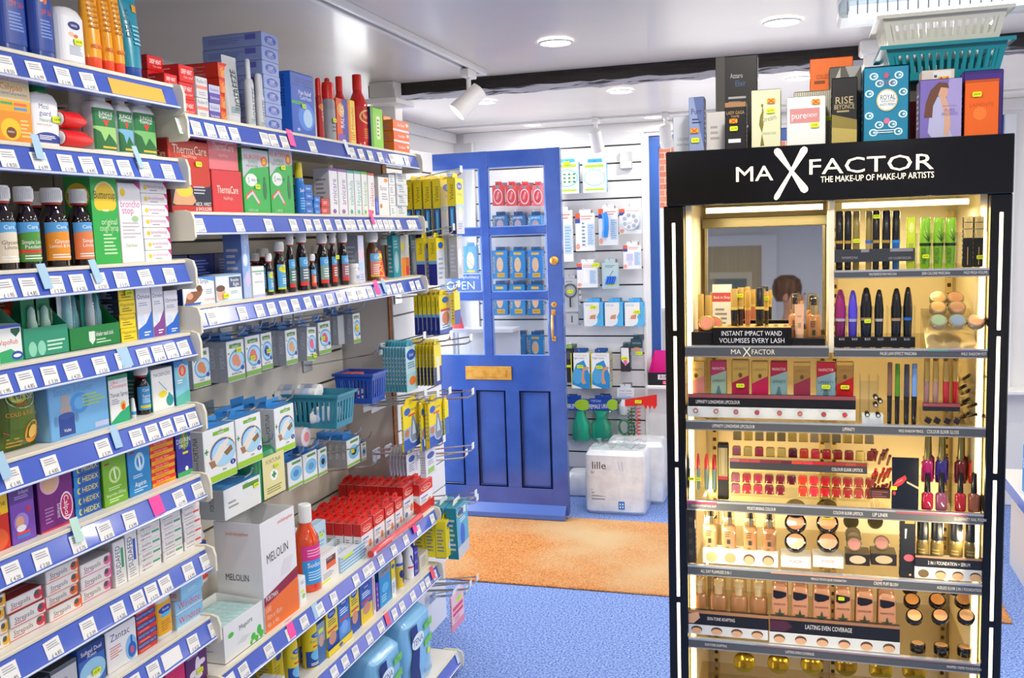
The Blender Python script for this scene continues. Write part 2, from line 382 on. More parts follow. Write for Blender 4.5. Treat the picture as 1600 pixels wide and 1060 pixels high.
spot(-1.159, 3.38, CEIL-.022, .09, (-.6, -.35, -.62), 'white cylinder spotlight hanging from the ceiling track in front of the beam')
p = ray(931, 195, 1, 5.3); spot(p.x, 5.3, CEIL, .1, (.05, .5, -.8), 'small white spotlight hanging before the slatted wall, right of the door')
p = ray(1040, 195, 1, 5.3); spot(p.x, 5.3, CEIL, .1, (.05, .4, -.8), 'small white spotlight hanging near the blue window frame')
b = B(); b.box(-2.0, 5.29, CEIL-.012, 1.2, 5.32, CEIL, WHITE(), .002); tag(b.obj('lighting_track'), 'thin white lighting track near the front wall holding two small spotlights', 'lighting track')
b = B(); b.box(.27, 3.0, CEIL-.02, .31, 3.62, CEIL, WHITE(), .003); b.box(.2, 3.55, 2.15, .34, 3.66, CEIL, WHITE(), .008); b.lathe([(2.1, .03), (2.12, .036), (2.15, .036)], WHITE(), 20, (.25, 3.61))
tag(b.obj('cable_trunking'), 'white cable trunking with junction box on the ceiling behind the white basket', 'cable trunking')
f = empty('fluorescent_fixture'); f.location = (.55, 2.81, CEIL-.01)
B().box(-.45, -.09, -.03, .45, .09, 0, M('dfe3e6', .4), .005).obj('housing', f)
g = B(); g.box(-.45, -.08, -.075, .45, .08, -.031, clear('ribbed_diffuser', 'dfe6ea', .3, .15), .008)
for i in range(36): x = -.43+i*.0245; g.box(x, -.082, -.07, x+.004, -.0802, -.035, M('c3ced6', .3))
g.obj('diffuser', f)
g = B(); g.X = Matrix.Rotation(math.pi/2, 4, 'Y')
for y in (-.035, .035): g.lathe([(-.42, .012), (.42, .012)], M('fbfdff', .5, 0, 1.5), 12, (.05, y))
g.obj('fluorescent_tube', f)
tag(f, 'grey fluorescent light fixture with ribbed diffuser on the ceiling above the stand', 'ceiling light')
lamp('fluorescent_glow', 'AREA', (.55, 2.81, CEIL-.1), 10, .8, (.95, 1, .98), shape='RECTANGLE', sy=.12)
# exit sign on the rear left wall
P = ray(648, 216, 0, -1.9); b = B(); b.box(-.02, -.06, -.045, .0, .06, .045, M('f0f0f0'), .003)
b.art(lambda u, v, o: (o, -.055+.11*u, -.04+.08*v), [('r', 0, 0, 1, 1, '1e8a58'), ('r', .3, .15, .7, .85, 'e9f5ee')], .11, .08)
tag(put(b.obj('exit_sign'), XL+.045, 4.75, 2.09), 'small green and white emergency exit sign high on the left wall', 'sign')
# ================================================================ BLUE DOOR
blue = noisy('blue_gloss_paint', '30509f', '3a5cae', 7, .16, .03, coat=.6)
D = empty('open_door'); D.location = (-1.203, 4.93, .009); T = .044
def dx(u): return -u
b = B()
for u0, u1 in ((0, .084), (.403, .45), (.77, .853)): b.box(-u1, 0, .9 if u0 == .403 else 0.02, -u0, T, 2.01, blue, .003)
for z0, z1 in ((1.926, 2.009), (1.564, 1.601), (1.213, 1.25)): b.box(-.775, .001, z0, -.08, T-.001, z1, blue, .002)
b.box(-.775, .001, .71, -.08, T-.001, .905, blue); b.box(-.775, .001, .02, -.08, T-.001, .167, blue)
for u0, u1 in ((.262, .34), (.51, .59)): b.box(-u1, 0, .165, -u0, T, .715, blue, .003)
b.obj('door_leaf', D)
for u0, u1 in ((.086, .262), (.34, .51), (.59, .77)):
    b = B(); b.box(-u1, .014, .165, -u0, .03, .715, blue)
    for a in (0, 1):
        for (x0, z0, x1, z1) in ((-u1, .165, -u1+.012, .715), (-u0-.012, .165, -u0, .715), (-u1, .165, -u0, .177), (-u1, .703, -u0, .715)): b.box(x0, .002, z0, x1, .014, z1, blue, .003)
    b.obj('door_panel', D)
for u0, u1 in ((.084, .403), (.45, .77)):
    for z0, z1 in ((1.601, 1.926), (1.25, 1.564), (.9, 1.213)):
        b = B(); gb = M('6e8ed2', .2)
        for (x0, p0, x1, p1) in ((-u1, z0, -u1+.008, z1), (-u0-.008, z0, -u0, z1), (-u1, z0, -u0, z0+.008), (-u1, z1-.008, -u0, z1)): b.box(x0, .006, p0, x1, .02, p1, gb, .002)
        f = b.obj('glazing_bead', D); B().box(-u1, .02, z0, -u0, .024, z1, clear('door_glass', 'fafcff', .22, .02)).obj('pane', f)
b = B(); b.prism([(0, 0), (0, 0)], 0, 0, blue) if 0 else None
b.add([(-.85, 0, .075), (-.85, -.04, .03), (-.85, -.04, .004), (-.85, 0, .004), (-.012, 0, .075), (-.012, -.04, .03), (-.012, -.04, .004), (-.012, 0, .004)], [(0, 1, 5, 4), (1, 2, 6, 5), (2, 3, 7, 6), (0, 3, 2, 1), (4, 5, 6, 7)], M('4d6cba', .2)); b.obj('weather_board', D)
br = noisy('polished_brass', 'e0a040', 'f0bc5c', 30, .3, .05, metal=.55)
b = B(); b.box(-.566, -.006, .77, -.30, .0, .845, br, .002); b.box(-.535, -.009, .785, -.33, -.006, .83, br, .002); b.obj('letter_plate', D)
b = B(); b.X = Matrix.Translation((-.043, 0, 1.417)) @ Matrix.Rotation(math.pi/2, 4, 'X'); b.lathe([(0, .023), (.006, .023), (.01, .019), (.012, .012), (.014, .012)], br, 24); b.box(-.001, -.006, .014, .001, .006, .0146, M('30240f')); b.obj('lock_cylinder', D)
b = B(); b.X = Matrix.Translation((-.05, 0, 1.182)) @ Matrix.Rotation(math.pi/2, 4, 'X'); b.lathe([(0, .015), (.003, .015), (.004, .012)], br, 20); b.box(-.002, -.006, .004, .002, .005, .0046, M('221a10')); b.obj('keyhole_cover', D)
b = B(); b.box(-.066, -.004, 1.125, -.044, 0, 1.155, br, .002); b.box(-.066, -.004, .985, -.044, 0, 1.01, br, .002); b.tube([(-.055, -.004, 1.14), (-.055, -.03, 1.125), (-.055, -.036, 1.08), (-.055, -.036, 1.05), (-.055, -.03, 1.01), (-.055, -.004, .998)], [.005, .006, .007, .007, .006, .005], br); b.obj('pull_handle', D)
tag(D, 'glossy blue half-glazed shop door standing open with brass letter plate', 'door')
# open sign hanging inside the glass, with its string
S = empty('hanging_sign'); cx, cz = -1.203-.59, 1.315; S.location = (cx, 4.93+.034, cz)
b = B(); b.box(-.13, 0, -.055, .13, .004, .055, M('4f7fcf', .4), .001)
b.art(lambda u, v, o: (-.13+.26*u, -o, -.055+.11*v), [('r', .02, .04, .98, .96, 'eef3fb'), ('r', .035, .08, .965, .92, '4f7fcf'), ('t', 'OPEN', .5, .36, .42, 'ffffff', .86, 0, .03), ('t', 'your local pharmacy', .55, .78, .15, 'ffffff', .8)], .26, .11); b.obj('sign_board', S)
B().tube([(-.11, .003, .055), (.0, .003, .17), (.11, .003, .055)], .0012, M('7c8696')).obj('string', S)
tag(S, 'blue and white open sign hanging on a string in the door glass', 'sign')
# ================================================================ KINDS OF PRODUCT (built facing -Y, base on z=0)
def fr(w, h, y=0.): return lambda u, v, o: (-w/2+w*u, y-o, h*v)
def sticker(parent, x, y, z, w=.022, h=.011, cross=0, ang=0., col='e6f51e', nx=0):
    """small price sticker on a front that looks at -Y; nx=1: on a face that looks at -X"""
    b = B(); b.X = Matrix.Translation((x, y, z)) @ (Matrix.Rotation(-math.pi/2, 4, 'Z') if nx else Matrix.Identity(4)) @ Matrix.Rotation(ang, 4, 'Y')
    pts = [(-w/2, -h*.3), (-w*.42, -h/2), (w*.42, -h/2), (w/2, -h*.3), (w/2, h*.3), (w*.42, h/2), (-w*.42, h/2), (-w/2, h*.3)]
    b.prism(pts, -.0026, -.0032, M(col, .5))
    b.art(lambda u, v, o: (-w/2+w*u, -.0032-o, -h/2+h*v), [('t', '£4.99', .5, .5, .45, '6f7a18', .7)] if not cross else [('p', [(.1, .1), (.2, 0), (.9, .9), (.8, 1)], 'e0401c'), ('p', [(.1, .9), (.2, 1), (.9, .1), (.8, 0)], 'e0401c')], w, h)
    o = b.obj('price_sticker', parent); return o
def carton(w, h, d, col, front=(), sidea=(), topa=(), scol=None, tcol=None, name='carton', rough=.36):
    b = B(); m = M(col, rough); b.box(-w/2, 0, 0, w/2, d, h, m, .0012)
    b.art(fr(w, h), [('r', .012, .008, .988, .992, col)]+list(front), w, h)
    sc = scol or col
    sa = list(sidea) or [('l', .15, .15, .85, .8, 7, '8a8f98' if sc[0] in 'cdef' else 'c8ccd8')]
    b.art(lambda u, v, o: (-w/2-o, d*(1-u), h*v), [('r', .01, .01, .99, .99, sc)]+sa, d, h)
    b.art(lambda u, v, o: (w/2+o, d*u, h*v), [('r', .01, .01, .99, .99, sc)]+sa, d, h)
    b.art(lambda u, v, o: (-w/2+w*u, d*v, h+o), [('r', .01, .01, .99, .99, tcol or sc), ('r', .03, .3, .97, .33, 'b8bcc4' if sc[0] in 'cdef' else '20242c')]+list(topa), w, d)
    return b.obj(name)
def cyl(prof):
    def f(a, b_, z0, z1, span=math.pi*.95, cy=0):
        def mp(u, v, o):
            z = z0+(z1-z0)*v; A, Bd = prof(z); t = -math.pi/2+(u-.5)*span
            return ((A+o)*math.cos(t), cy+(Bd+o)*math.sin(t), z)
        return mp
    return f
def round_label(r, z0, z1, ops, cy=None, span=math.pi, ry=None, base='ffffff', e=2):
    """curved printed label as its own mesh"""
    cy = r if cy is None else cy; ry = ry or r; b = B(); H = z1-z0; Wd = r*(2 if e > 2.3 else span)
    def mp(u, v, o):
        o += .0004
        if e > 2.3:
            q = (2*u-1)*.95; return ((r+o)*q, cy-(ry+o)*(1-abs(q)**e)**(1/e), z0+H*v)
        t = -math.pi/2+(u-.5)*span; co, si = math.cos(t), math.sin(t)
        return ((r+o)*math.copysign(abs(co)**(2/e), co), cy+(ry+o)*math.copysign(abs(si)**(2/e), si), z0+H*v)
    b.art(mp, [('r', 0, 0, 1, 1, base)], Wd, H, 14); b.art(mp, ops, Wd, H, 14); return b
def syrup(w, h, ops, body='1d0d0b', cap='f1f1ef', base='5aaee6', lab=(.1, .58), e=2.0, caph=.17, capr=.74, name='medicine_bottle', ribs=1, sh=.7):
    o = empty(name); r = w/2; hb = h*(1-caph)
    p = [(0, r*.9), (h*.012, r), (hb*sh, r), (hb*(sh+.08), r*.93), (hb*(sh+.18), r*.66), (hb*(sh+.25), r*.47), (hb, r*.45)]
    B().loft([(z, a, a) for z, a in p], M(body, .08, coat=.6), 24, e, (0, r)).obj('bottle_body', o)
    b = B(); cr = r*capr; m = M(cap, .45); b.lathe([(hb-.002, cr*.96), (hb+.001, cr), (h-.003, cr*.97), (h, cr*.9)], m, 28, (0, r))
    if ribs:
        for i in range(18): a = math.pi*(i+.5)/18; x, y = cr*math.cos(a), r-cr*math.sin(a); b.box(x-.0008, y-.0008, hb+.002, x+.0008, y+.0008, h-.004, m)
    b.lathe([(hb-.006, cr*.9), (hb-.002, cr*.9)], M('a8261f' if body[0] < '3' else cap, .4), 24, (0, r)); b.obj('screw_cap', o)
    z0, z1 = hb*lab[0], hb*(lab[0]+lab[1]); round_label(r, z0, z1, ops, base=base, span=math.pi*.92, e=e).obj('label', o)
    return o
def can(w, h, col, cap, ops, caph=.25, base=None, name='spray_can', capw=.9, dome=1):
    o = empty(name); r = w/2; hb = h*(1-caph)
    B().lathe([(0, r*.94), (.003, r), (hb-.008, r), (hb, r*.86)], M(col, .25, 0, coat=.3), 26, (0, r)).obj('can_body', o)
    B().lathe([(hb-.001, r*capw), (h-.012, r*capw*.96), (h-.003, r*capw*.86), (h, r*capw*.5)] if dome else [(hb-.001, r*capw), (h-.002, r*capw*.97), (h, r*capw*.9)], M(cap, .3), 26, (0, r)).obj('cap', o)
    round_label(r, .004, hb-.01, ops, base=base or col).obj('label', o); return o
def flat_bottle(w, h, d, col, ops, capcol=None, caph=0, base=None, neck=0, name='lotion_bottle', lab=(.08, .92), e=2.7, taper=1.0):
    o = empty(name); a, c = w/2, d/2; hb = h-caph; z0 = 0
    B().loft([(0, a*.93, c*.85), (.004, a, c), (hb*.5, a*taper, c), (hb*.86, a*taper, c), (hb*.96, a*taper*.82, c*.8), (hb, a*(.45 if caph else .5), c*.6)], M(col, .25, coat=.4), 28, e, (0, c)).obj('bottle_body', o)
    if caph: B().loft([(hb-.002, a*.55, c*.75), (h-.004, a*.52, c*.72), (h, a*.42, c*.6)], M(capcol, .3), 24, 2.2, (0, c)).obj('cap', o)
    round_label(a*taper*1.005, hb*lab[0], hb*min(lab[1], .84), ops, cy=c, ry=c*1.01, span=math.pi*.8, base=base or col, e=e).obj('label', o); return o
def tube_standing(w, h, d, col, cap, ops, caph=.13, base=None, name='tube', topw=1.08):
    """cream tube standing on its cap, crimped flat at the top"""
    o = empty(name); a, c = w/2, d/2; hc = h*caph
    B().loft([(0, a*.9, c*.9), (.002, a*.94, c*.95), (hc, a*.97, c*.97)], M(cap, .3), 26, 2, (0, c)).obj('cap', o)
    B().loft([(hc, a, c), (h*.35, a, c*.92), (h*.65, a*1.02, c*.62), (h*.9, a*topw, c*.16), (h*.93, a*topw, .0012), (h, a*topw, .0012)], M(col, .3, coat=.3), 26, 2, (0, c)).obj('tube_body', o)
    b = B()
    def mp(u, v, o_):
        z = hc+(h*.88-hc)*v; f = max(.0, (z-h*.35)/(h*.57)); cc = c*(1-.82*max(0, f)**1.1); t = -math.pi/2+(u-.5)*math.pi*.8
        return ((a+o_)*math.cos(t), c+(cc+o_+.0012)*math.sin(t), z)
    for op in ops: b.art(mp, [op], w*1.2, h*.8-hc, 6)
    b.obj('label', o); return o
def bag(w, h, d, col, ops, name='snack_pouch'):
    b = B(); n = 10; vs = []; fs = []; m = M(col, .22, coat=.3)
    for s_ in (0, 1):
        for j in range(n+1):
            for i in range(n+1):
                u, v = i/n, j/n; q = (math.sin(math.pi*u)*math.sin(math.pi*v))**.45 if 0 < u < 1 and 0 < v < 1 else 0
                vs.append((-w/2+w*u, d/2+(-1, 1)[s_]*q*d/2, h*v))
    for s_ in (0, 1):
        for j in range(n):
            for i in range(n): k = s_*(n+1)**2+j*(n+1)+i; fs.append((k, k+1, k+n+2, k+n+1) if not s_ else (k, k+n+1, k+n+2, k+1))
    b.add(vs, fs, m, True)
    def mp(u, v, o):
        q = (math.sin(math.pi*u)*math.sin(math.pi*v))**.45 if 0 < u < 1 and 0 < v < 1 else 0
        return (-w/2+w*u, d/2-q*d/2-o-.0012, h*v)
    for op in ops:
        if op[0] == 'r':   # follow the bulge
            u0, v0, u1, v1 = op[1:5]; k = 6
            for i in range(k):
                for j in range(k):
                    b.art(mp, [('r', u0+(u1-u0)*i/k, v0+(v1-v0)*j/k, u0+(u1-u0)*(i+1)/k, v0+(v1-v0)*(j+1)/k, op[5])], w, h); b.k -= 1
            b.k += 1
        else: b.art(mp, [op], w, h)
    return b.obj(name)
# ---- placing on the left shelves: the front line of a shelf lies at X, base at zs
XF = -1.272
def LB(p0, p1, yt, zs, X=XF):
    a = sol(1, (X, 0, zs), px=p0); c = sol(1, (X, 0, zs), px=p1); h = sol(2, (X, a, 0), py=yt)-zs
    return (a+c)/2, c-a-.0012, h
def lput(o, X, Yc, zs, ang=0): return put(o, X, Yc, zs, LEFT+ang)
def BL(p0, p1, yt, zs, d, col, front, label, sidea=(), topa=(), scol=None, tcol=None, X=XF, st=None, cat='box', group=None, name='carton', hh=None, ang=0):
    y, w, h = LB(p0, p1, yt, zs, X); h = hh or h
    o = carton(w, h, d, col, front, sidea, topa, scol, tcol, name)
    if st: sticker(o, (st[0]-.5)*w, 0, st[1]*h)
    lput(o, X, y, zs, ang); return tag(o, label, cat, group)
def SL(p0, p1, yt, zs, d, n, col, front, label, group, sidea=(), topa=(), scol=None, tcol=None, X=XF, name='carton', hh=None, st=None, jit=.003, cat='box'):
    """a stack: label holds {t} for the place in the stack"""
    y, w, h = LB(p0, p1, yt, zs, X); h = (hh or h)/n; src = None; out = []
    for i in range(n):
        if src is None: o = src = carton(w-.002, h-.0005, d, col, front, sidea, topa, scol, tcol, name)
        else: o = dup(src)
        lput(o, X-random.uniform(0, jit), y+random.uniform(-.0006, .0006), zs+i*h)
        tag(o, label.format(t=tier(i, n)), cat, group); out.append(o)
    if st is not None: sticker(out[st], .1*w, 0, h*.5)
    return out
def CL(kind, p0, p1, yt, zs, label, cat='bottle', X=XF, st=None, group=None, hh=None, ang=0, wmax=None, **k):
    y, w, h = LB(p0, p1, yt, zs, X)
    if kind in (syrup, can):   # a round thing: its silhouette, not its front line, spans the two columns
        w = .04
        for _ in range(4):
            y = sol(1, (X-w/2, 0, zs), px=(p0+p1)/2); w = (p1-p0)/FPX*AZ.dot(Vector((X-w/2, y, zs))-CP)*.97
        h = sol(2, (X-w/2, y, 0), py=yt)-zs
        if kind is syrup and p1-p0 < 25: k.setdefault('capr', .9)
    h = hh or h; o = kind(w, h, **k)
    if st: sticker(o, (st[0]-.5)*w, .0 if len(st) < 3 else st[2], st[1]*h)
    lput(o, X, y, zs, ang); return tag(o, label, cat, group)
# ================================================================ SHELVING
railm = M('4763c6', .22, coat=.5); cream = M('e9e3cc', .4); shelfm = M('ece9e0', .4)
PR = ['£ 4.85', '£ 2.50', '£ 6.99', '£ 3.39', '£ 5.75', '£ 1.95', '£ 4.20', '£ 8.50']
RT = .021
def rail_pt(X, z, t, o): # t 0 bottom .. 1 top of the sloping ticket rail; local: y is depth
    return (-.013*(1-t)-o, z-.046+.04*t)
_tk = {}
def ticket_mesh(k, col='f4f4f0', w=.036, h=.034):
    if (k, col, w) in _tk: return _tk[(k, col, w)]
    b = B(); b.box(-w/2, -.0006, 0, w/2, 0, h, M(col, .5))
    if k >= 0:
        b.art(lambda u, v, o: (-w/2+w*u, -.0006-o, h*v), [('l', .15, .55, .95, .9, 3, 'a8aab0'), ('t', PR[k], .55, .2, .2, '43454c', .6)], w, h)
    _tk[(k, col, w)] = b.mesh('price_ticket'); return _tk[(k, col, w)]
def shelf(y0, y1, z, label, pxs=(), X=-1.25, depth=.3, special=(), group='blue railed shelves on the left wall', caps=(1, 1), tw=.036):
    e = empty('wall_shelf'); e.location = (X, (y0+y1)/2, z); L_ = (y1-y0)/2
    e.rotation_euler = (0, 0, LEFT)   # local x runs along the aisle, -y faces it
    B().box(-L_, .004, -.022, L_, depth, 0, shelfm, .002).obj('shelf_board', e)
    b = B(); b.add([(x, y, zz) for x in (-L_, L_) for y, zz in ((0, -.004), (.004, 0), (.012, -.002), (.012, -.05), (-.0135, -.05), (-.0165, -.046), (-.0125, -.043))],
                   [(i, (i+1) % 7, (i+1) % 7+7, i+7) for i in range(7)]+[tuple(range(7)), tuple(range(13, 6, -1))], railm)
    b.box(-L_, -.0035, -.0065, L_, .006, .0005, cream, .001); b.tube([(-L_, -.0165, -.048), (L_, -.0165, -.048)], .0022, M('dfe9fb', .15), 6); b.obj('price_rail', e)
    for s_, on in ((-1, caps[0]), (1, caps[1])):
        if not on: continue
        b = B(); x0 = s_*L_; poly = [(-.004, .003), (-.02, -.002), (-.026, -.02), (-.026, -.055), (-.018, -.062), (.05, -.062), (.05, .003)]
        n = len(poly); xa, xb = sorted((x0, x0+s_*.007)); vs = [(xa, p, q) for p, q in poly]+[(xb, p, q) for p, q in poly]
        b.add(vs, [tuple(range(n))[::-1], tuple(range(n, 2*n))]+[(i, (i+1) % n, (i+1) % n+n, i+n) for i in range(n)], cream); b.obj('end_cap', e)
    for i, px in enumerate(pxs):
        yy = sol(1, (X+.008, 0, z-.03), px=px); me = ticket_mesh((i*3+int(z*50)) % 8, w=tw, h=tw*.95)
        t = bpy.data.objects.new('price_ticket', me); COL.objects.link(t); t.parent = e
        t.location = (yy-(y0+y1)/2, -.0145, -.047); t.rotation_euler = (math.radians(-17), random.uniform(-.06, .06), 0)
    for px, col, w, up in special:
        yy = sol(1, (X+.008, 0, z-.03), px=px); t = bpy.data.objects.new('shelf_flag', ticket_mesh(-1, col, w, .045 if up else .034)); COL.objects.link(t); t.parent = e
        t['label'] = 'coloured paper flag on the price rail'; t.location = (yy-(y0+y1)/2, -.0138, -.047+up); t.rotation_euler = (math.radians(-17), random.uniform(-.1, .1), 0)
    return tag(e, label, 'shelf', group)
PB = 'a9cfe8'; PK = 'ff4fa8'
Z1 = dict(a=1.909, b=1.757, c=1.545, d=1.39, e=1.235, f=1.08, g=.917, h=.758, i=.6)
TK1 = dict(a=[8, 55, 98, 138], b=[12, 62, 103, 137, 168, 195, 226, 262], c=[8, 44, 86, 121, 155, 188, 227, 264], d=[2, 40, 77, 113, 156, 191, 224, 247, 267, 287],
           e=[18, 78, 161, 213, 238, 260, 281, 300], f=[18, 64, 121, 164, 202, 280, 309], g=[14, 83, 137, 184, 215, 236, 258, 294, 321], h=[180, 210, 239, 301, 334], i=[250, 290])
SP1 = dict(a=[(215, 'e3b34a', .16, 0)], b=[(60, PB, .018, .02), (218, PB, .014, .02)], c=[(72, PB, .02, .012), (152, PB, .018, .015)], d=[(196, PB, .03, .004)], e=[(8, PB, .02, .02), (182, PB, .02, .01)], f=[(121, 'bfe6d8', .02, .02), (246, PK, .034, .004)],
           g=[], h=[(268, 'f4f4f0', .06, 0)], i=[])
nm1 = dict(a='top', b='second', c='third', d='fourth', e='fifth', f='sixth', g='seventh', h='eighth', i='ninth')
held1 = dict(a='suncream', b='insect repellent', c='dark cough syrup', d='green inhaler trays', e='the pale blue steam inhaler box', f='purple and green medicine boxes', g='white lozenge boxes', h='stomach remedy boxes', i='pink and purple boxes')
for k, z in Z1.items(): shelf(.98, 1.742, z, f'{nm1[k]} shelf of the near left bay, holding {held1[k]}', TK1[k], special=SP1[k])
for k, z, cl in (('A', 1.855, 'red heat rub and blue cold patches'), ('B', 1.647, 'heat wraps and white cream boxes'), ('C', 1.443, 'small dark medicine bottles')):
    T2 = dict(A=[284, 306, 328, 347, 366, 413, 427, 444, 488, 550, 564, 578, 594, 612, 635], B=[311, 373, 419, 458, 481, 496, 512, 529, 542, 551, 563, 575, 585, 594, 603, 611, 622, 640, 647], C=[331, 378, 405, 424, 443, 461, 481, 497, 515, 530, 546, 562, 578, 589, 606, 616, 625, 644, 653])[k]
    shelf(1.756, 3.055, z, f'far left bay shelf holding {cl}', T2, special=dict(A=[(455, PK, .03, .01), (543, 'e8f2fa', .02, .01)], B=[(582, PK, .02, .02)], C=[(589, PK, .03, .01), (601, PB, .02, .012)])[k])
LZ = dict(p=.612, q=.405, r=.078)
shelf(1.756, 3.09, .612, 'lower left bay shelf holding wound dressings and red plaster boxes', [381, 420, 453, 475, 500, 521, 556, 572, 580, 595, 615, 634, 653, 675], special=[(455, PK, .03, .006), (494, PB, .03, 0), (648, PK, .03, .02), (362, 'f4f4f0', .03, 0)])
shelf(1.756, 3.09, .405, 'lower left bay shelf holding yellow and blue foot care packs', [522, 539, 555, 577, 595, 616, 628, 645, 660, 668, 679], special=[(605, 'f05a78', .03, .006), (676, 'f05a78', .03, .012)])
shelf(1.756, 3.1, .078, 'lowest left bay shelf near the floor holding pale blue pants packs', [], X=-1.19, depth=.36, special=[(716, 'cfe0f5', .04, .006)])
# back panels of the two bays, uprights, brown edged end panel
slot = M('3c3a38', .5)
def slatpanel(b, y0, y1, z0, z1, x, pitch, m, groove=.008, dirx=1):
    z = z0
    while z < z1-.001:
        t = min(z+pitch-groove, z1); b.box(x-.012, y0, z, x, y1, t, m, .001); b.box(x-.014, y0, t, x-.007, y1, min(t+groove, z1), slot); z += pitch
wood = noisy('brown_chipboard_edge', '7a4a26', '9c6436', 60, .7, .2)
b = B(); b.box(-1.6, .9, 0, -1.575, 1.745, 2.05, M('d8d4c8', .5)); b.box(-1.575, 1.7505, 0, -1.3, 1.7535, 1.88, M('d9d5ca', .5), .001)
tag(b.obj('shelving_back_panel'), 'pale back and side panel of the near left shelving bay', 'shelving panel')
b = B(); slatpanel(b, 1.756, 3.078, .09, 1.9, -1.572, .1, M('e3ded2', .45)); b.box(-1.6, 1.756, 0, -1.586, 3.078, 1.9, M('c8c2b4')); 
tag(b.obj('slatted_back_panel'), 'cream slatted back panel of the far left bay behind the hanging plaster packs', 'shelving panel')
b = B(); b.box(-1.6, 3.094, 0, -1.395, 3.112, 1.86, M('d6d3cf', .45)); b.box(-1.395, 3.092, 0, -1.388, 3.114, 1.86, wood, .001)
tag(b.obj('end_panel'), 'pale grey end panel with brown chipboard edge dividing left bay from hooks', 'panel')
b = B(); slatpanel(b, 3.116, 3.56, .25, 1.9, -1.384, .105, M('eef1f5', .35), .006); b.box(-1.6, 3.116, 0, -1.402, 3.56, 1.9, M('eceef0', .4)); tag(b.obj('slatwall'), 'white slatted panel with yellow foot care packs hanging beside the blue door', 'slatted panel')
b = B(); z = .12
while z < 2.13:
    b.box(-1.92, 5.652, z, -.885, 5.664, z+.094, M('e6e7ea', .35), .001); b.box(-1.92, 5.656, z+.094, -.885, 5.66, z+.103, M('1c1d22', .5)); z += .103
b.box(-1.92, 5.664, .12, -.885, 5.679, 2.14, M('cfd0d4')); b.box(-1.935, 5.64, .1, -1.92, 5.679, 2.14, WHITE(), .002); b.box(-.885, 5.64, .1, -.868, 5.679, 2.14, WHITE(), .002)
tag(b.obj('slatwall'), 'white slatted display wall with black grooves beyond the open door', 'slatted panel')
# ---- hooks (built pointing along -Y, plate on y=0)
def hook(L_=.22, rise=.045, double=0, plate='c9ccd0', r=.0024):
    e = empty('display_hook')
    B().box(-.03, -.004, -.02, .03, 0, .02, M(plate, .3, 1 if plate == 'c9ccd0' else 0), .001).obj('back_plate', e)
    b = B()
    for dx_ in ((-.006, .006) if double else (0,)):
        b.tube([(dx_, 0, 0), (dx_, -L_*.92, rise*.8), (dx_, -L_*.98, rise*1.05), (dx_, -L_, rise*1.45)], r, CHROME(), 6)
    b.obj('hook_arm', e)
    if double:
        b = B(); b.tube([(0, -.01, .014), (0, -L_*.98, rise+.02)], r, CHROME(), 6); b.box(-.012, -L_-.002, rise+.006, .012, -L_, rise+.03, M('e9ecef', .3), .001); b.obj('ticket_arm', e)
    return e
# ================================================================ NEAR LEFT BAY
W_ = 'ffffff'; G = 'products on the near left shelves'
za = Z1['a']
def sun_ops(c, t): return [('e', .52, .8, .22, .09, '1a2c7a'), ('t', 'NIVEA', .52, .8, .05, W_, .36), ('e', .4, .6, .1, .05, 'f2c8a0'), ('e', .55, .57, .08, .04, 'e07038'), ('t', 'SPF 50+', .6, .44, .06, 'e25030', .5), ('l', .3, .14, .85, .36, 6, c)]
for i, (p0, p1) in enumerate(((-42, -3), (2, 53), (56, 94))):
    CL(flat_bottle, p0, p1, -30, za, ('dark blue children\'s sun lotion bottle at the left end of the top shelf', 'dark blue sun lotion bottle, left of the pair on the top shelf', 'dark blue sun lotion bottle beside the white one, yellow sticker')[i],
       group=None, d=.045, col='123f9c', ops=sun_ops('7a9ce0', 0), st=(.8, .88) if i == 2 else None, hh=.2)
CL(flat_bottle, 96, 142, 4, za, 'white sun lotion bottle on the top shelf with yellow price sticker', d=.045, col='eceef2', ops=sun_ops('8a98b8', 0), st=(.6, .42, .0), base='eceef2')
for i, (p0, p1) in enumerate(((145, 169), (170, 186), (187, 203))):
    CL(tube_standing, p0, p1, -40+i*4, za, side(i, 3)+' yellow suncream tube with red cap on the top shelf', 'tube', d=.036, col='f2a412', cap='ee4a24', group='yellow suncream tubes', hh=.2,
       ops=[('t', 'SUN LOTION', .5, .92, .03, '7a5a14', .6), ('l', .2, .35, .8, .8, 7, 'c07c10'), ('r', .2, .12, .8, .16, 'd86a1c')], st=(.3, .7) if i == 0 else None)
CL(tube_standing, 205, 231, -35, za, 'teal suncream tube with dark blue cap, right end of the top shelf', 'tube', d=.038, col='1f8ea8', cap='16479c', hh=.19, st=(.7, .93),
   ops=[('t', 'DELPH', .25, .6, .2, '0f4a66', .5, 90), ('r', .55, .78, .9, .88, 'f0a020'), ('l', .4, .3, .9, .6, 5, '8ccfe0')])
zb = Z1['b']
BL(-60, -3, 121, zb, .05, 'f6b21c', [('r', 0, .7, 1, 1, 'fbe7a8'), ('t', 'Calypso', .5, .86, .1, 'f07a20', .8), ('l', .1, .5, .9, .65, 3, W_)], 'orange children\'s sun spray box at the left end of the second shelf')
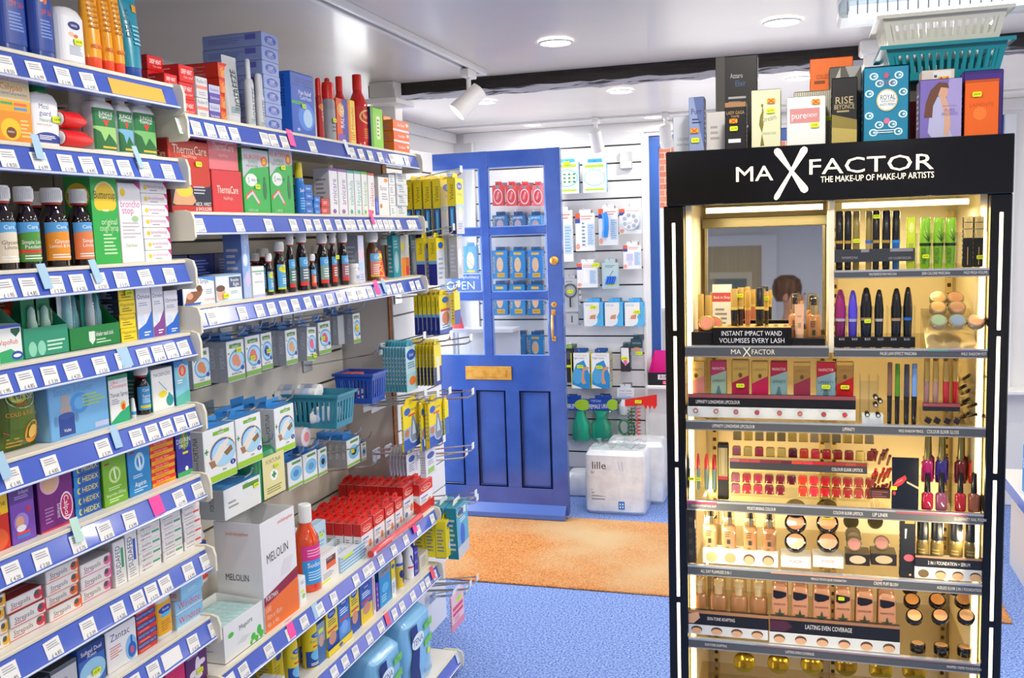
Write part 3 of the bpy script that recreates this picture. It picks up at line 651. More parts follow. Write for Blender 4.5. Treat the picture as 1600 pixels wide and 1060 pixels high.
BL(0, 53, 119, zb, .05, 'f8b820', [('r', 0, .68, 1, 1, 'fde9b4'), ('t', 'Calypso', .45, .88, .1, 'f08030', .8), ('t', 'Children sun protection', .5, .78, .04, '4a78c8', .85), ('r', .1, .6, .45, .64, '58b060'), ('r', .5, .6, .88, .64, 'ef6a50'), ('r', .5, .53, .88, .57, '48a0e0'), ('r', 0, 0, 1, .5, 'f59a1c'),
  ('e', .35, .22, .3, .17, 'fcd020'), ('e', .35, .17, .15, .085, '7a3c14'), ('t', 'FAMILY', .35, .18, .03, W_, .22), ('l', .65, .1, .95, .4, 5, 'f8d890')], 'orange and yellow sun lotion box with sunflower on the second shelf')
CL(flat_bottle, 53, 99, 119, zb, 'white insect repellent bottle with green cap on the second shelf', d=.03, col='f2f3f4', capcol='14703c', caph=.022, e=4, base='f6f6f6', st=(.82, .42),
   ops=[('t', 'Mosi', .42, .86, .12, '2a3a86', .6), ('t', 'guard', .45, .7, .12, '2a3a86', .7), ('t', 'Natural', .45, .54, .09, '36a060', .75), ('t', 'INSECT REPELLENT', .42, .42, .04, 'e07868', .7), ('e', .5, .05, .5, .2, '2a3f9a'), ('l', .2, .06, .8, .18, 3, W_)])
# two red nozzles of bite relief pens lying across the shelf
y0 = sol(1, (XF, 0, zb), px=97)
for i, (z, ln) in enumerate(((zb+.02, .075), (zb+.054, .062))):
    o = empty('bite_relief_pen'); b = B(); b.X = Matrix.Rotation(math.pi/2, 4, 'Y'); b.lathe([(0, .015), (ln*.7, .0155), (ln*.93, .009), (ln, .008)], M('e01818', .3), 22); b.obj('cap', o)
    b = B(); b.X = Matrix.Rotation(math.pi/2, 4, 'Y'); b.lathe([(-.004, .012), (0, .012)], M('f0f0f0', .4), 18); b.obj('barrel', o)
    put(o, XF-.004, y0+.002, z if i == 0 else z-.001, LEFT+.0); tag(o, ('lower', 'upper')[i]+' red conical cap lying between repellent bottles on the second shelf', 'applicator')
CL(can, 113, 152, 135, zb, 'white and blue insect spray can behind the red caps on second shelf', col='eef1f5', cap='f4f6f8', X=XF-.035, ops=[('r', .2, 0, 1, .72, '2a6fd6'), ('t', 'REPEL', .55, .6, .1, W_, .5), ('e', .7, .3, .2, .12, '9fd4f4')])
for i, (p0, p1, yt, c2) in enumerate(((150, 187, 143, '9ed27a'), (189, 213, 150, '7ab8d8'), (214, 249, 152, '7cc070'))):
    CL(flat_bottle, p0, p1, yt, zb, side(i, 3)+' white and green jungle insect repellent bottle on the second shelf', group='jungle insect repellent bottles', d=.032, col='f4f5f4', capcol='f0f0f0', caph=.012, e=5, lab=(.06, .98), base='1e7a40',
       ops=[('r', .0, .12, 1, .56, c2), ('t', 'JUNGLE', .5, .88, .1, W_, .9, 0, .02), ('t', 'FORMULA', .5, .78, .07, W_, .7), ('p', [(.36, .72), (.64, .72), (.5, .56)], 'e03a30'), ('p', [(.0, .5), (.25, .42), (.4, .2), (.6, .4), (1, .12), (1, 0), (0, 0)], '1e6a34'), ('r', .3, .04, .9, .09, 'e8c030')])
zc = Z1['c']
for i, (p0, p1, yt, bc, t1, t2) in enumerate(((-52, -14, 283, 'e6dcb8', 'Simple', 'Linctus'), (-10, 29, 283, 'efe6cf', 'Glycerin', 'Linctus'), (26, 65, 277, '4f9c3a', 'Simple Linctus', 'Paediatric'), (67, 110, 284, 'f59a24', 'Glycerin', 'Lemon & Honey'), (112, 148, 280, 'f08a50', 'Simple', 'Linctus'))):
    CL(syrup, p0, p1, yt, zc, ('dark cough syrup bottle at the left end of the third shelf', 'dark syrup bottle with cream label on the third shelf', 'dark syrup bottle with green sugar free label on the third shelf', 'dark syrup bottle with bright orange lemon label on the third shelf', 'dark syrup bottle with salmon label beside the green buttercup box')[i],
       hh=.142, ops=[('r', 0, 0, 1, .68, bc), ('e', .5, .66, .52, .1, bc), ('t', 'Care', .42, .88, .1, W_, .4), ('e', .66, .88, .06, .05, '2a6ab8'), ('e', .92, .62, .2, .18, 'd84a28'), ('t', t1, .45, .5, .1, W_ if i > 1 else '806040', .7), ('t', t2, .45, .38, .09, W_ if i > 1 else '806040', .7), ('r', 0, .22, 1, .3, 'e83a34' if i == 2 else bc), ('l', .15, .05, .85, .18, 2, W_)])
CL(syrup, 46, 82, 283, zc, 'dark syrup bottle standing behind the orange labelled one, third shelf', X=XF-.075, hh=.14, ops=[('l', .2, .2, .8, .6, 4, W_)])
def butter(w): return [('r', 0, 0, 1, 1, '2db04a'), ('e', .52, .76, .42, .17, 'f6e7a0'), ('e', .52, .76, .37, .145, 'f7cf2a'), ('e', .3, .68, .2, .08, 'f7cf2a'), ('e', .74, .68, .2, .08, 'f7cf2a'), ('t', 'Buttercup', .52, .78, .09, '1f5a2a', .82), ('t', 'original', .62, .48, .07, 'd8f4c8', .6), ('t', 'cough syrup', .6, .41, .07, 'd8f4c8', .72), ('l', .35, .1, .9, .35, 6, 'c4edb8')]
BL(150, 191, 272, zc, .06, '22a045', butter(1), 'green buttercup cough syrup box with yellow flower on the third shelf', sidea=[('e', .5, .76, .45, .15, 'f0c828'), ('t', 'Buttercup', .5, .77, .07, '1f5a2a', .8), ('t', 'original', .6, .5, .06, W_, .6)], scol='1c8f3c')
BL(192, 227, 285, zc, .06, 'f4f3f2', [('e', .2, .88, .12, .05, 'f4d020'), ('t', 'broncho', .5, .74, .09, 'c9509a', .85), ('t', 'stop', .38, .66, .09, 'c9509a', .5), ('p', [(.7, 1), (1, 1), (1, .92)], 'd4208a'), ('e', .68, .55, .16, .04, 'a8d098'), ('l', .1, .3, .9, .52, 5, 'c8c4cc'), ('t', 'Dual Action', .45, .22, .04, '8cb860', .5)], 'white cough syrup box with pink lettering, right of the buttercup box')
SL(228, 270, 283, zc, .06, 7, 'f5f4f4', [('e', .18, .5, .07, .2, 'f4d020'), ('t', 'bronchostop', .58, .6, .3, 'b8509c', .62), ('l', .35, .15, .75, .35, 1, 'a8a8b0'), ('p', [(.86, 1), (1, 1), (1, .4)], 'd4208a')], 'small white cough pastille box, {t} of seven in the third shelf stack', 'stacked white cough pastille boxes')
zd = Z1['d']
BL(-20, 23, 478, zd, .05, 'e24a26', [('t', 'Olbas', .4, .55, .3, W_, .6), ('t', 'oil', .3, .25, .2, W_, .3)], 'orange oil box standing behind the white vapour rub box, fourth shelf', X=XF-.05, hh=.085)
BL(-30, -1, 509, zd, .05, 'f3f6f4', [('r', 0, .9, 1, 1, '2a50b8'), ('t', 'VapoRub', .5, .6, .12, 'e05040', .9), ('p', [(0, 0), (1, 0), (1, .2), (0, .4)], '2aa068')], 'white vapour rub box at the left end of the fourth shelf', hh=.062)
BL(0, 37, 509, zd, .055, 'f1f6f3', [('r', 0, .92, 1, 1, '2a58c0'), ('p', [(.55, .9), (.95, .9), (.95, .8), (.75, .66), (.55, .8)], '18604c'), ('t', 'VapoRub', .42, .55, .14, 'e05848', .8), ('p', [(0, .05), (0, .3), (.5, .36), (1, .1), (1, 0), (0, 0)], '35b070'), ('e', .75, .16, .25, .12, '2a50b8'), ('e', .75, .16, .17, .05, 'f0f4f8')], 'white vapour rub box with green swoosh and blue lid print, fourth shelf', hh=.063)
def tray(w, h, d, col, ops, lip=.45, name='display_tray', back=1.0, backcol=None, arts=()):
    b = B(); m = M(col, .4); t = .0012
    b.box(-w/2, 0, 0, w/2, t, h*lip, m); b.box(-w/2, 0, 0, w/2, d, t, m); b.box(-w/2, d-t, 0, w/2, d, h*back, M(backcol or col, .4))
    for s_ in (-1, 1):
        x = s_*w/2; xa, xb = (x, x+t) if s_ < 0 else (x-t, x)
        vs = [(q, p, z) for q in (xa, xb) for p, z in ((t, 0), (d-t, 0), (d-t, h*back), (t, h*lip))]; b.add(vs, [(0, 3, 2, 1), (4, 5, 6, 7), (0, 1, 5, 4), (1, 2, 6, 5), (2, 3, 7, 6), (3, 0, 4, 7)], m)
    b.art(fr(w, h*lip), ops, w, h*lip); b.art(lambda u, v, o: (-w/2+w*u, d-t-o, h*back*v), arts, w, h*back)
    return b.obj(name)
y, w, h = LB(40, 109, 455, zd)
t = tray(w, .125, .09, '2f9a78', [('e', .17, .3, .09, .25, '8fd8bc'), ('e', .37, .3, .09, .25, '8fd8bc'), ('l', .5, .15, .92, .55, 3, 'c8f0e0')], .42, backcol='2a9a6c', arts=[('e', .35, .8, .36, .36, 'e2461e'), ('t', 'inhaler', .42, .86, .09, 'f8d8c8', .45), ('l', .25, .65, .6, .78, 3, 'f4b8a0')])
lput(t, XF, y, zd); tag(t, 'green inhaler display tray with orange circle on its back, fourth shelf', 'display tray')
def blister(w, h, stick, card):
    o = empty('inhaler_stick'); B().box(-w/2, .004, 0, w/2, .005, h, M(card, .3)).obj('backing_card', o)
    B().lathe([(h*.06, w*.26), (h*.55, w*.26), (h*.62, w*.2), (h*.8, w*.18), (h*.86, w*.08)], M(stick, .25), 16, (0, 0), ).obj('stick', o)
    B().loft([(h*.04, w*.36, w*.34), (h*.8, w*.36, w*.34), (h*.9, w*.2, .003)], CLEAR(), 16, 2.5, (0, 0), caps=(0, 0)).obj('clear_bubble', o); return o
for i, u in enumerate((.42, .72)):
    o = blister(.036, .1, 'bfe8d4', '208a5e'); lput(o, XF-.022, y+(u-.5)*w, zd+.0015); tag(o, ('left', 'right')[i]+' inhaler stick in the green tray with orange circle, fourth shelf', 'inhaler')
y, w, h = LB(111, 189, 455, zd)
t = tray(w, .11, .08, '14823e', [('p', [(.36, .75), (.48, .75), (.48, .35), (.42, .15), (.36, .35)], 'dff0e4'), ('t', 'Inhaler nasal stick', .68, .6, .22, W_, .36), ('l', .5, .15, .8, .4, 2, 'c0e8c8')], .38, backcol='1d6a50')
lput(t, XF, y, zd); tag(t, 'dark green inhaler display tray with teal blister packs, fourth shelf', 'display tray')
for i, u in enumerate((.14, .36, .58, .82)):
    o = blister(.036, .125-.012*(i % 2), ('9ad0d8', '4fb0b8', 'cfd8dc', '7ac0c8')[i], ('e4edf0', '1c8fa0', '2a9080', '1d6a50')[i]); lput(o, XF-.02-.012*(i % 2), y+(u-.5)*w, zd+.0015); tag(o, side(i, 4)+' nasal inhaler stick in the dark green tray, fourth shelf', 'inhaler', 'nasal inhaler sticks')
SL(190, 216, 449, zd, .07, 4, 'f4d818', [('t', 'Happinose', .5, .72, .26, '6a5a10', .85), ('l', .15, .15, .85, .5, 2, '807018')], 'yellow nasal balm box, {t} of four stacked on the fourth shelf', 'stacked yellow nasal balm boxes', scol='1c2440', st=3)
for i, (p0, p1, yt, c) in enumerate(((217, 240, 446, '2f6fd8'), (241, 259, 444, '8a4a9c'), (260, 281, 455, '2f6fd8'))):
    BL(p0, p1, yt, zd, .04, 'eef0f8', [('t', 'Otrivine', .5, .78, .09, '2a3f8c', .85), ('l', .15, .6, .8, .68, 2, 'a0a8c8'), ('p', [(0, 0), (1, 0), (1, .5), (.55, .28), (0, .18)], c), ('e', .3, .35, .22, .1, 'd8e4f8'), ('l', .4, .04, .92, .14, 2, W_)], side(i, 3)+' white nasal spray box on the fourth shelf, '+('blue wave', 'purple wave', 'blue wave, lowest')[i], scol='d0d8ec')
ze = Z1['e']
def lem(): return [('r', 0, .0, 1, 1, '56741a'), ('e', .52, .78, .38, .16, 'e0e0c8'), ('e', .52, .78, .35, .135, '35680f'), ('e', .4, .8, .2, .1, 'cfe22c'), ('t', 'LEMSIP', .55, .79, .11, 'e8ecd8', .6), ('t', 'MAX', .45, .69, .06, 'e83a28', .3), ('t', 'COLD & FLU', .4, .55, .06, 'f0a028', .6), ('p', [(.05, .3), (.95, .52), (.95, .48), (.15, .26)], 'c84830'), ('e', .72, .25, .24, .17, 'f59a1c'), ('e', .72, .25, .14, .1, 'f8c85c'), ('l', .1, .06, .5, .22, 3, 'c8a040')]
for i, (p0, p1, yt) in enumerate(((-40, 11, 625), (14, 73, 613))):
    y, w, h = LB(p0, p1, yt, ze); o = bag(w, .118, .05, '5a6c1c', lem(), 'sachet_pack'); lput(o, XF, y, ze); tag(o, ('green lemon cold remedy pack cut off by the left picture edge', 'green and orange lemon cold remedy pack left of the steam inhaler')[i], 'pack')
BL(80, 172, 600, ze, .11, '74b4e6', [('t', 'Steam Inhaler', .42, .88, .13, '5a94cc', .75, 0, .02), ('e', .5, .6, .16, .2, '4a9ae0'), ('e', .5, .6, .09, .12, '6ab4f0'), ('r', .14, .05, .4, .42, '2c4a9c'), ('e', .27, .52, .09, .13, 'b8a8a0'), ('e', .27, .7, .08, .12, 'a8a8ac'), ('e', .27, .42, .13, .06, '3c5aac'), ('t', 'Vicks', .27, .15, .06, W_, .2), ('r', .74, .05, .98, .15, 'c4c8ec'), ('l', .55, .5, .95, .75, 4, 'a8d060'), ('e', .1, .35, .03, .1, '6490c0'), ('e', .44, .35, .03, .1, '6490c0')],
   'large pale blue steam inhaler box on the fifth shelf', topa=[('l', .2, .3, .8, .7, 3, 'c8e0f4')], scol='8cc4ec', hh=.098)
BL(174, 204, 590, ze, .06, 'f0f2f2', [('r', 0, .92, 1, 1, '2a9a70'), ('t', 'Ultra', .3, .86, .07, 'e05848', .4), ('t', 'Chloraseptic', .5, .78, .08, 'e05848', .9), ('t', 'Throat Spray', .5, .6, .09, '30406c', .92), ('l', .1, .4, .5, .52, 3, '98a0b0'), ('p', [(0, 0), (1, 0), (1, .32), (.5, .22), (0, .05)], '1fae78'), ('e', .68, .34, .14, .1, 'f0c020'), ('e', .68, .32, .09, .07, 'e84a1c')], 'white and green throat spray box with orange flame, fifth shelf', scol='2a8a6c', tcol='2a8a6c')
CL(can, 205, 213, 622, ze, 'tiny white throat spray bottle beside the throat spray box', 'bottle', col='eaf2f6', cap='f6f6f6', ops=[('r', 0, .2, 1, .6, '3a9ad8')], name='small_spray_bottle')
CL(syrup, 212, 236, 575, ze, 'dark medicine bottle with blue label on the fifth shelf', base='3c94d0', hh=.1, lab=(.12, .58), ops=[('t', 'Care', .4, .85, .12, W_, .5), ('t', 'Syrup', .45, .6, .14, W_, .6), ('l', .2, .3, .8, .5, 3, 'c8e8f4'), ('r', .1, .08, .9, .2, 'd8d030')])
BL(240, 273, 580, ze, .07, 'f2f4f0', [('t', 'MACKENZIES', .5, .86, .08, '2a5a70', .8), ('p', [(.3, .7), (.34, .7), (.7, .45), (.66, .45)], '3a9ab0'), ('e', .48, .38, .2, .08, 'f4e020'), ('e', .8, .2, .18, .14, '1f9a9a'), ('r', .74, .3, .84, .38, '1f9a9a')], 'white smelling salts box with teal bottle picture, fifth shelf', scol='12989a', tcol='e8f0ec', hh=.088)
BL(276, 298, 562, ze, .07, '86cce4', [('r', 0, .82, 1, 1, '2f84c8'), ('e', .55, .72, .3, .15, 'e8c8b8'), ('e', .55, .72, .25, .12, 'e05030'), ('e', .55, .72, .12, .09, 'f0a088'), ('l', .15, .45, .6, .55, 2, W_), ('p', [(0, 0), (1, 0), (1, .3), (0, .18)], '5cc0b0')], 'pale teal box with red throat circle, right end of the fifth shelf', scol='2a6cb0')
for i, (p0, p1) in enumerate(((214, 240), (243, 268))):
    BL(p0, p1, 566, ze, .05, '1f4e94', [('e', .6, .7, .25, .12, 'c84030'), ('l', .1, .2, .8, .5, 3, '88a8d8')], ('left', 'right')[i]+' dark blue throat box at the back of the fifth shelf', X=XF-.1, hh=.105)
zf = Z1['f']
BL(-35, 18, 785, zf, .05, 'd8271c', [('r', 0, .62, 1, 1, 'f4c818'), ('t', 'Solpadeine', .5, .82, .1, '303840', .9), ('t', 'EXTRA', .6, .66, .06, 'd8271c', .5), ('e', .6, .2, .35, .2, 'e8602c'), ('l', .1, .4, .7, .55, 3, 'f8c8a0')], 'red and yellow box cut off by the left picture edge, sixth shelf')
BL(20, 58, 765, zf, .06, '7a4cb8', [('r', 0, .7, 1, 1, '5c3a94'), ('t', 'Infant', .6, .88, .07, 'd8c8f0', .6), ('l', .2, .76, .9, .83, 2, 'b8a0e0'), ('e', .42, .36, .3, .16, 'a888dc'), ('e', .36, .37, .17, .1, 'e8b08c'), ('e', .4, .25, .2, .06, 'f4f4f8'), ('r', .2, .14, .75, .19, 'e04858'), ('r', .2, .08, .75, .13, '3a84d8'), ('e', .75, .55, .1, .05, 'c83a5c')], 'lilac infant medicine box with baby face on the sixth shelf', scol='5a2a80')
BL(64, 118, 742, zf, .05, '741f7c', [('e', .35, .8, .28, .2, 'd8b0d0'), ('e', .35, .8, .24, .17, 'e6b894'), ('e', .78, .32, .19, .24, 'f2e4f0'), ('e', .78, .32, .16, .21, 'c0226c'), ('t', 'Calpol', .78, .32, .14, W_, .36, -90), ('t', 'Infant', .55, .28, .1, 'f0d8f0', .26, -90), ('l', .15, .12, .4, .4, 5, 'b080b8'), ('p', [(0, 0), (1, 0), (1, .04), (0, .03)], 'e04050')], 'large purple infant medicine box with baby photo, sixth shelf', scol='4c1460')
SL(120, 162, 728, zf, .06, 5, '1f5fb4', [('r', 0, 0, .18, 1, '1c86d8'), ('e', .2, .5, .07, .3, 'f4e020'), ('e', .23, .5, .05, .22, '1f5fb4'), ('t', 'HEDEX', .62, .52, .5, 'f4ea30', .6, 0, .03)], 'blue headache tablet box with yellow letters, {t} of five, sixth shelf', 'stacked blue headache tablet boxes', scol='184a94', hh=.1)
BL(164, 201, 713, zf, .045, '76b42c', [('e', .5, .6, .25, .17, 'c8e4a0'), ('e', .5, .6, .17, .12, '76b42c'), ('p', [(.45, .72), (.52, .72), (.56, .5), (.49, .5)], 'e8f4d8'), ('r', .1, .84, .3, .88, '9a3a3a'), ('l', .2, .3, .85, .38, 2, 'd8f0c0'), ('t', 'Ibuprofen 200mg', .5, .22, .06, 'eef8e0', .8), ('l', .2, .05, .8, .15, 2, 'd8f0c0')], 'lime green tablet box with white capsule ring, sixth shelf', hh=.096, scol='5c9420')
BL(203, 238, 700, zf, .045, '1f88cc', [('e', .52, .66, .22, .19, 'c0e2f6'), ('e', .52, .66, .14, .12, '1f88cc'), ('p', [(.46, .78), (.54, .78), (.58, .54), (.5, .54)], 'eef8ff'), ('r', .1, .86, .3, .9, '9a3a3a'), ('l', .2, .34, .85, .42, 2, 'c8e8f8'), ('t', 'Aspirin', .5, .22, .1, W_, .5), ('l', .2, .05, .8, .14, 2, 'c8e8f8')], 'bright blue aspirin box with white capsule ring, sixth shelf', hh=.1, scol='176aa4')
SL(239, 277, 688, zf, .07, 6, 'f4a81c', [('r', 0, .52, 1, 1, 'e6291c'), ('t', 'Ibuprofen Tablets', .45, .76, .28, 'f8c8b8', .75), ('l', .1, .1, .8, .4, 2, 'c06a14')], 'red and yellow tablet box, {t} of six stacked on the sixth shelf', 'stacked red and yellow tablet boxes', scol='8a2a1c', hh=.093)
BL(278, 302, 670, zf, .06, '3030a4', [('e', .55, .72, .32, .18, '2c9a3c'), ('t', 'DISPRIN', .5, .74, .1, W_, .9, 0, .02), ('t', 'DIRECT', .5, .63, .07, W_, .6), ('r', .4, .45, .75, .5, 'f0e020'), ('e', .6, .14, .1, .05, W_), ('p', [(0, 0), (1, 0), (1, .1), (0, .1)], '38b060'), ('r', .48, .55, .56, .95, 'f0a020')], 'dark blue soluble tablet box at the right end of the sixth shelf', hh=.105, scol='20207c')
zg = Z1['g']
def strep(c): return [('t', 'Strepsils', .38, .52, .38, '4a4a4e', .6), ('l', .1, .14, .4, .3, 1, c), ('e', .86, .5, .12, .34, c), ('e', .83, .62, .07, .22, '55565a'), ('r', .96, .0, 1, 1, c), ('r', 0, 0, 1, .05, c)]
for (p0, p1, yt, n, c, nm, hh) in ((-30, 18, 923, 4, 'f0b41c', 'yellow', .09), (19, 77, 932, 3, 'd8344c', 'red', .072), (78, 130, 885, 4, 'ee6a2c', 'orange', .094), (131, 180, 862, 3, 'e46aa0', 'pink', .075)):
    SL(p0, p1, yt, zg, .09, n, 'eceae8', strep(c), 'white lozenge box with '+nm+' swirl, {t} in its seventh shelf stack', 'stacked lozenge boxes with '+nm+' swirl', scol='c9c6c4', tcol='b02c24' if nm in ('red', 'orange') else 'd8d4d2', hh=hh, jit=.008)
for i, (p0, p1, c) in enumerate(((181, 199, '38a468'), (200, 218, '2f5ec0'))):
    BL(p0, p1, 850, zg, .09, 'eeeeec', [('t', 'SUDAFED', .35, .58, .42, '3a3f78', .62, 90), ('r', .62, .38, .85, .82, c), ('l', .2, .05, .8, .25, 4, 'b0b0b8')], 'white decongestant box on end with '+('green', 'blue')[i]+' stripe, seventh shelf', scol='dcdad8', hh=.098 if i else .09)
for (p0, p1, yt, n, c, nm) in ((219, 255, 828, 5, '4ab08a', 'green stripe and number'), (256, 288, 805, 5, '44ac84', 'green stripe, centre'), (289, 317, 782, 5, 'e6543a', 'red stripe')):
    SL(p0, p1, yt, zg, .05, n, 'eeecea', [('t', 'Sudafed', .35, .68, .3, '3a3f78', .55), ('r', .62, .5, .95, .72, c), ('l', .1, .15, .6, .35, 1, 'a8a8b0')]+([('t', '10', .22, .25, .25, '303038', .2)] if nm[-1] == 'r' else []), 'small white decongestant box, '+nm+', {t} of five, seventh shelf', 'stacked decongestant boxes, '+nm, hh=.105, scol='d4d2d0')
zh = Z1['h']
BL(36, 80, 1045, zh, .08, '2f3a44', [('t', 'FYBOGEL', .5, .5, .15, W_, .8)], 'dark grey box at the left of the eighth shelf', hh=.07)
BL(84, 124, 1035, zh, .08, 'c2c6cc', [('t', 'PEPTO', .35, .6, .16, '606870', .5), ('t', 'GEL', .6, .25, .2, '30343c', .4, 0, .03), ('r', 0, .9, 1, 1, '5a6470')], 'grey and white box left of the blue tablet box, eighth shelf', hh=.072, scol='5c646c', tcol='4a5258')
BL(126, 167, 1022, zh, .09, '3a6cc0', [('r', 0, .7, 1, 1, '1f3f8c'), ('t', 'Softgel Dual', .5, .86, .1, W_, .8), ('t', 'Action', .5, .75, .08, W_, .6), ('e', .5, .35, .5, .3, '9cd0f0'), ('r', .25, .12, .75, .3, 'e8f4fa')], 'blue antacid box with pale wave, left of the white heartburn box', hh=.08, st=(.6, .3), scol='2a58a8', tcol='5c94b8')
BL(169, 216, 985, zh, .1, 'f0f1f4', [('t', 'Zantac', .46, .8, .17, '3a4a78', .8), ('l', .1, .3, .5, .6, 5, 'e08878'), ('e', .8, .32, .2, .3, '8ac4f0'), ('e', .82, .26, .14, .19, '2468c8'), ('e', .82, .26, .06, .09, 'e05878'), ('r', .79, .4, .85, .62, '2468c8')], 'white heartburn tablet box with blue stomach picture, eighth shelf', scol='7a8890', tcol='90a0a8', hh=.083)
SL(217, 248, 958, zh, .09, 5, 'e0341c', [('r', 0, .42, 1, 1, '2c3c8c'), ('t', 'INDIGESTION TABLETS', .48, .72, .26, 'c8d0f0', .9), ('l', .1, .12, .9, .3, 1, 'f8b8a8')], 'blue and red indigestion tablet box, {t} of five, eighth shelf', 'stacked indigestion tablet boxes', hh=.1, scol='6c1c28')
CL(flat_bottle, 249, 274, 937, zh, 'white antacid tablet bottle with blue lid and yellow label, eighth shelf', d=.034, col='eeeef0', capcol='1c48b8', caph=.012, e=3.2, base='f4b41c', hh=.105, lab=(.1, .95), ops=[('e', .5, .76, .4, .12, '1c48b8'), ('t', 'Rennie', .5, .77, .08, W_, .6), ('e', .5, .6, .34, .07, '5cc4ec'), ('l', .2, .1, .8, .45, 5, 'c88414')])
y, w, h = LB(276, 318, 950, zh)
for i in range(3):
    o = carton(w, .031, .1, '8ccaf0', [('t', 'Windeze', .5, .5, .5, 'd83a60', .8), ('r', 0, 0, 1, .1, 'd8ecf8')] if i < 2 else [('l', .3, .3, .7, .6, 2, 'c4e4f8')], [('t', 'Windeze', .5, .5, .5, 'c04050', .8)], [('t', 'Windeze', .5, .6, .35, 'd03838', .8, 180)] if i == 2 else (), 'c4ccd0', 'd8dcde')
    lput(o, XF+(.008 if i == 2 else 0), y+(.004 if i == 2 else 0), zh+.0315*i, .12 if i == 2 else 0); tag(o, ('lowest', 'middle', 'topmost')[i]+' of three pale blue wind relief boxes on the eighth shelf', 'box', 'stacked wind relief boxes')
CL(flat_bottle, 306, 330, 895, zh, 'white bottle with yellow and red label behind the pale blue boxes', X=XF-.11, d=.035, col='e6e6ea', e=3, base='e8401c', hh=.13, ops=[('r', 0, .6, 1, 1, 'f0b81c'), ('e', .5, .84, .5, .14, '2a3c9c'), ('t', 'Gaviscon', .5, .55, .09, W_, .8), ('l', .2, .1, .8, .4, 5, 'f8c8a8')])
zi = Z1['i']
BL(262, 292, 1038, zi, .08, 'dc2468', [('r', 0, .78, 1, 1, 'e4e2e6'), ('t', 'TEATREE', .45, .88, .06, '8a6880', .7), ('e', .7, .35, .2, .12, 'f0c8dc'), ('r', .6, .2, .75, .5, 'e8c018')], 'pink box with white top band at the bottom left, ninth shelf', hh=.105)
BL(293, 326, 1015, zi, .08, '5c2064', [('r', 0, .84, 1, 1, 'c8c4cc'), ('e', .55, .45, .12, .2, 'e8e0ec'), ('e', .35, .35, .2, .07, 'e8e0ec'), ('e', .75, .5, .16, .06, 'e8e0ec'), ('e', .55, .25, .2, .06, 'e8e0ec'), ('l', .1, .68, .8, .8, 2, 'b088b8')], 'dark purple box with white figure, ninth shelf beside the dressing carton', st=(.6, .35), hh=.11)
BL(225, 259, 1060, zi, .08, 'd8d6dc', [('t', 'FEMFRESH', .5, .8, .08, '8a6a98', .8), ('e', .7, .3, .3, .3, '6a2a80')], 'pale grey and purple box left of the pink one, ninth shelf', hh=.1)
# ================================================================ FAR LEFT BAY, upper shelves
zA, zB, zC = 1.855, 1.647, 1.443
def heat(): return [('t', 'DEEP HEAT', .5, .62, .3, W_, .72, 0, .02), ('t', 'Fast relief', .6, .3, .16, 'f8c8c0', .6)]
SL(236, 262, 84, zA, .12, 4, 'd81818', heat(), 'red heat rub box in the back left stack, {t}', 'red heat rub boxes, back stack', X=XF-.04, scol='b01414')
SL(262, 283, 113, zA, .1, 3, 'dc1a1a', heat(), 'red heat rub box in the front left stack, {t}', 'red heat rub boxes, front stack', scol='b41616', st=0)
SL(284, 308, 99, zA, .1, 3, 'dc1a1a', heat(), 'red heat rub box beside the white and pink boxes, {t}', 'red heat rub boxes, right stack', scol='b41616')
SL(309, 328, 118, zA, .06, 2, 'd8dade', [('t', 'Radian B', .5, .8, .17, '50545c', .8), ('r', 0, .42, 1, .58, 'e88878'), ('l', .2, .1, .8, .3, 2, 'a0a4ac')], '{t} grey and pink muscle rub box on the upper far shelf', 'grey muscle rub boxes')
SL(329, 347, 131, zA, .06, 2, '5a48a8', [('r', 0, .55, 1, 1, 'c4c8e0'), ('t', 'Ibuleve', .5, .76, .2, '3a4aa0', .8), ('t', 'Dual Action', .5, .28, .14, W_, .8)], '{t} purple and lilac gel box on the upper far shelf', 'purple gel boxes')
SL(347, 361, 96, zA, .16, 4, 'f06a28', [('r', 0, .8, 1, 1, 'e02c1c'), ('t', 'Gel', .5, .5, .3, 'f8d868', .6), ('e', .5, .2, .3, .2, 'f8a050')], 'orange and red gel box, {t}, left of the silver tube', 'orange and red gel boxes', scol='c42818', X=XF-.012)
for i, (p0, p1, yt, lb) in enumerate(((362, 383, 84, 'silver gel tube standing tallest, left of three beside the lavender box tower'), (385, 400, 92, 'silver pump bottle in the middle of the three silver gels'), (401, 415, 115, 'silver roll-on gel, right of three beside the lavender box tower'))):
    kw = dict(ops=[('t', 'BIOFREEZE', .55, .5, .36, '2a4a50', .8, 90), ('l', .2, .05, .8, .18, 3, '88a8b0')], st=None)
    if i == 0: CL(tube_standing, p0, p1, yt, zA, lb, 'tube', d=.032, col='c4c8ca', cap='d8dcde', **kw)
    elif i == 1: CL(can, p0, p1, yt, zA, lb, 'bottle', col='d0d4d8', cap='d8dce0', capw=.55, caph=.3, name='pump_bottle', **kw)
    else: CL(can, p0, p1, yt, zA, lb, 'bottle', col='d4d8dc', cap='d0d4d8', caph=.35, name='roll_on', **kw)
SL(417, 443, 48, zA, .17, 7, '9aaee0', [('e', .5, .5, .35, .32, '3a5cc0'), ('t', 'DEEP', .5, .58, .22, W_, .5), ('t', 'FREEZE', .5, .36, .2, 'c8d8f8', .55)], 'long lavender blue gel box in the tall tower, {t} of seven', 'tower of lavender blue gel boxes', sidea=[('l', .1, .3, .9, .75, 3, '6878b4'), ('r', .72, .5, .9, .9, '5a5cb4')], scol='8496cc', tcol='a4b4dc')
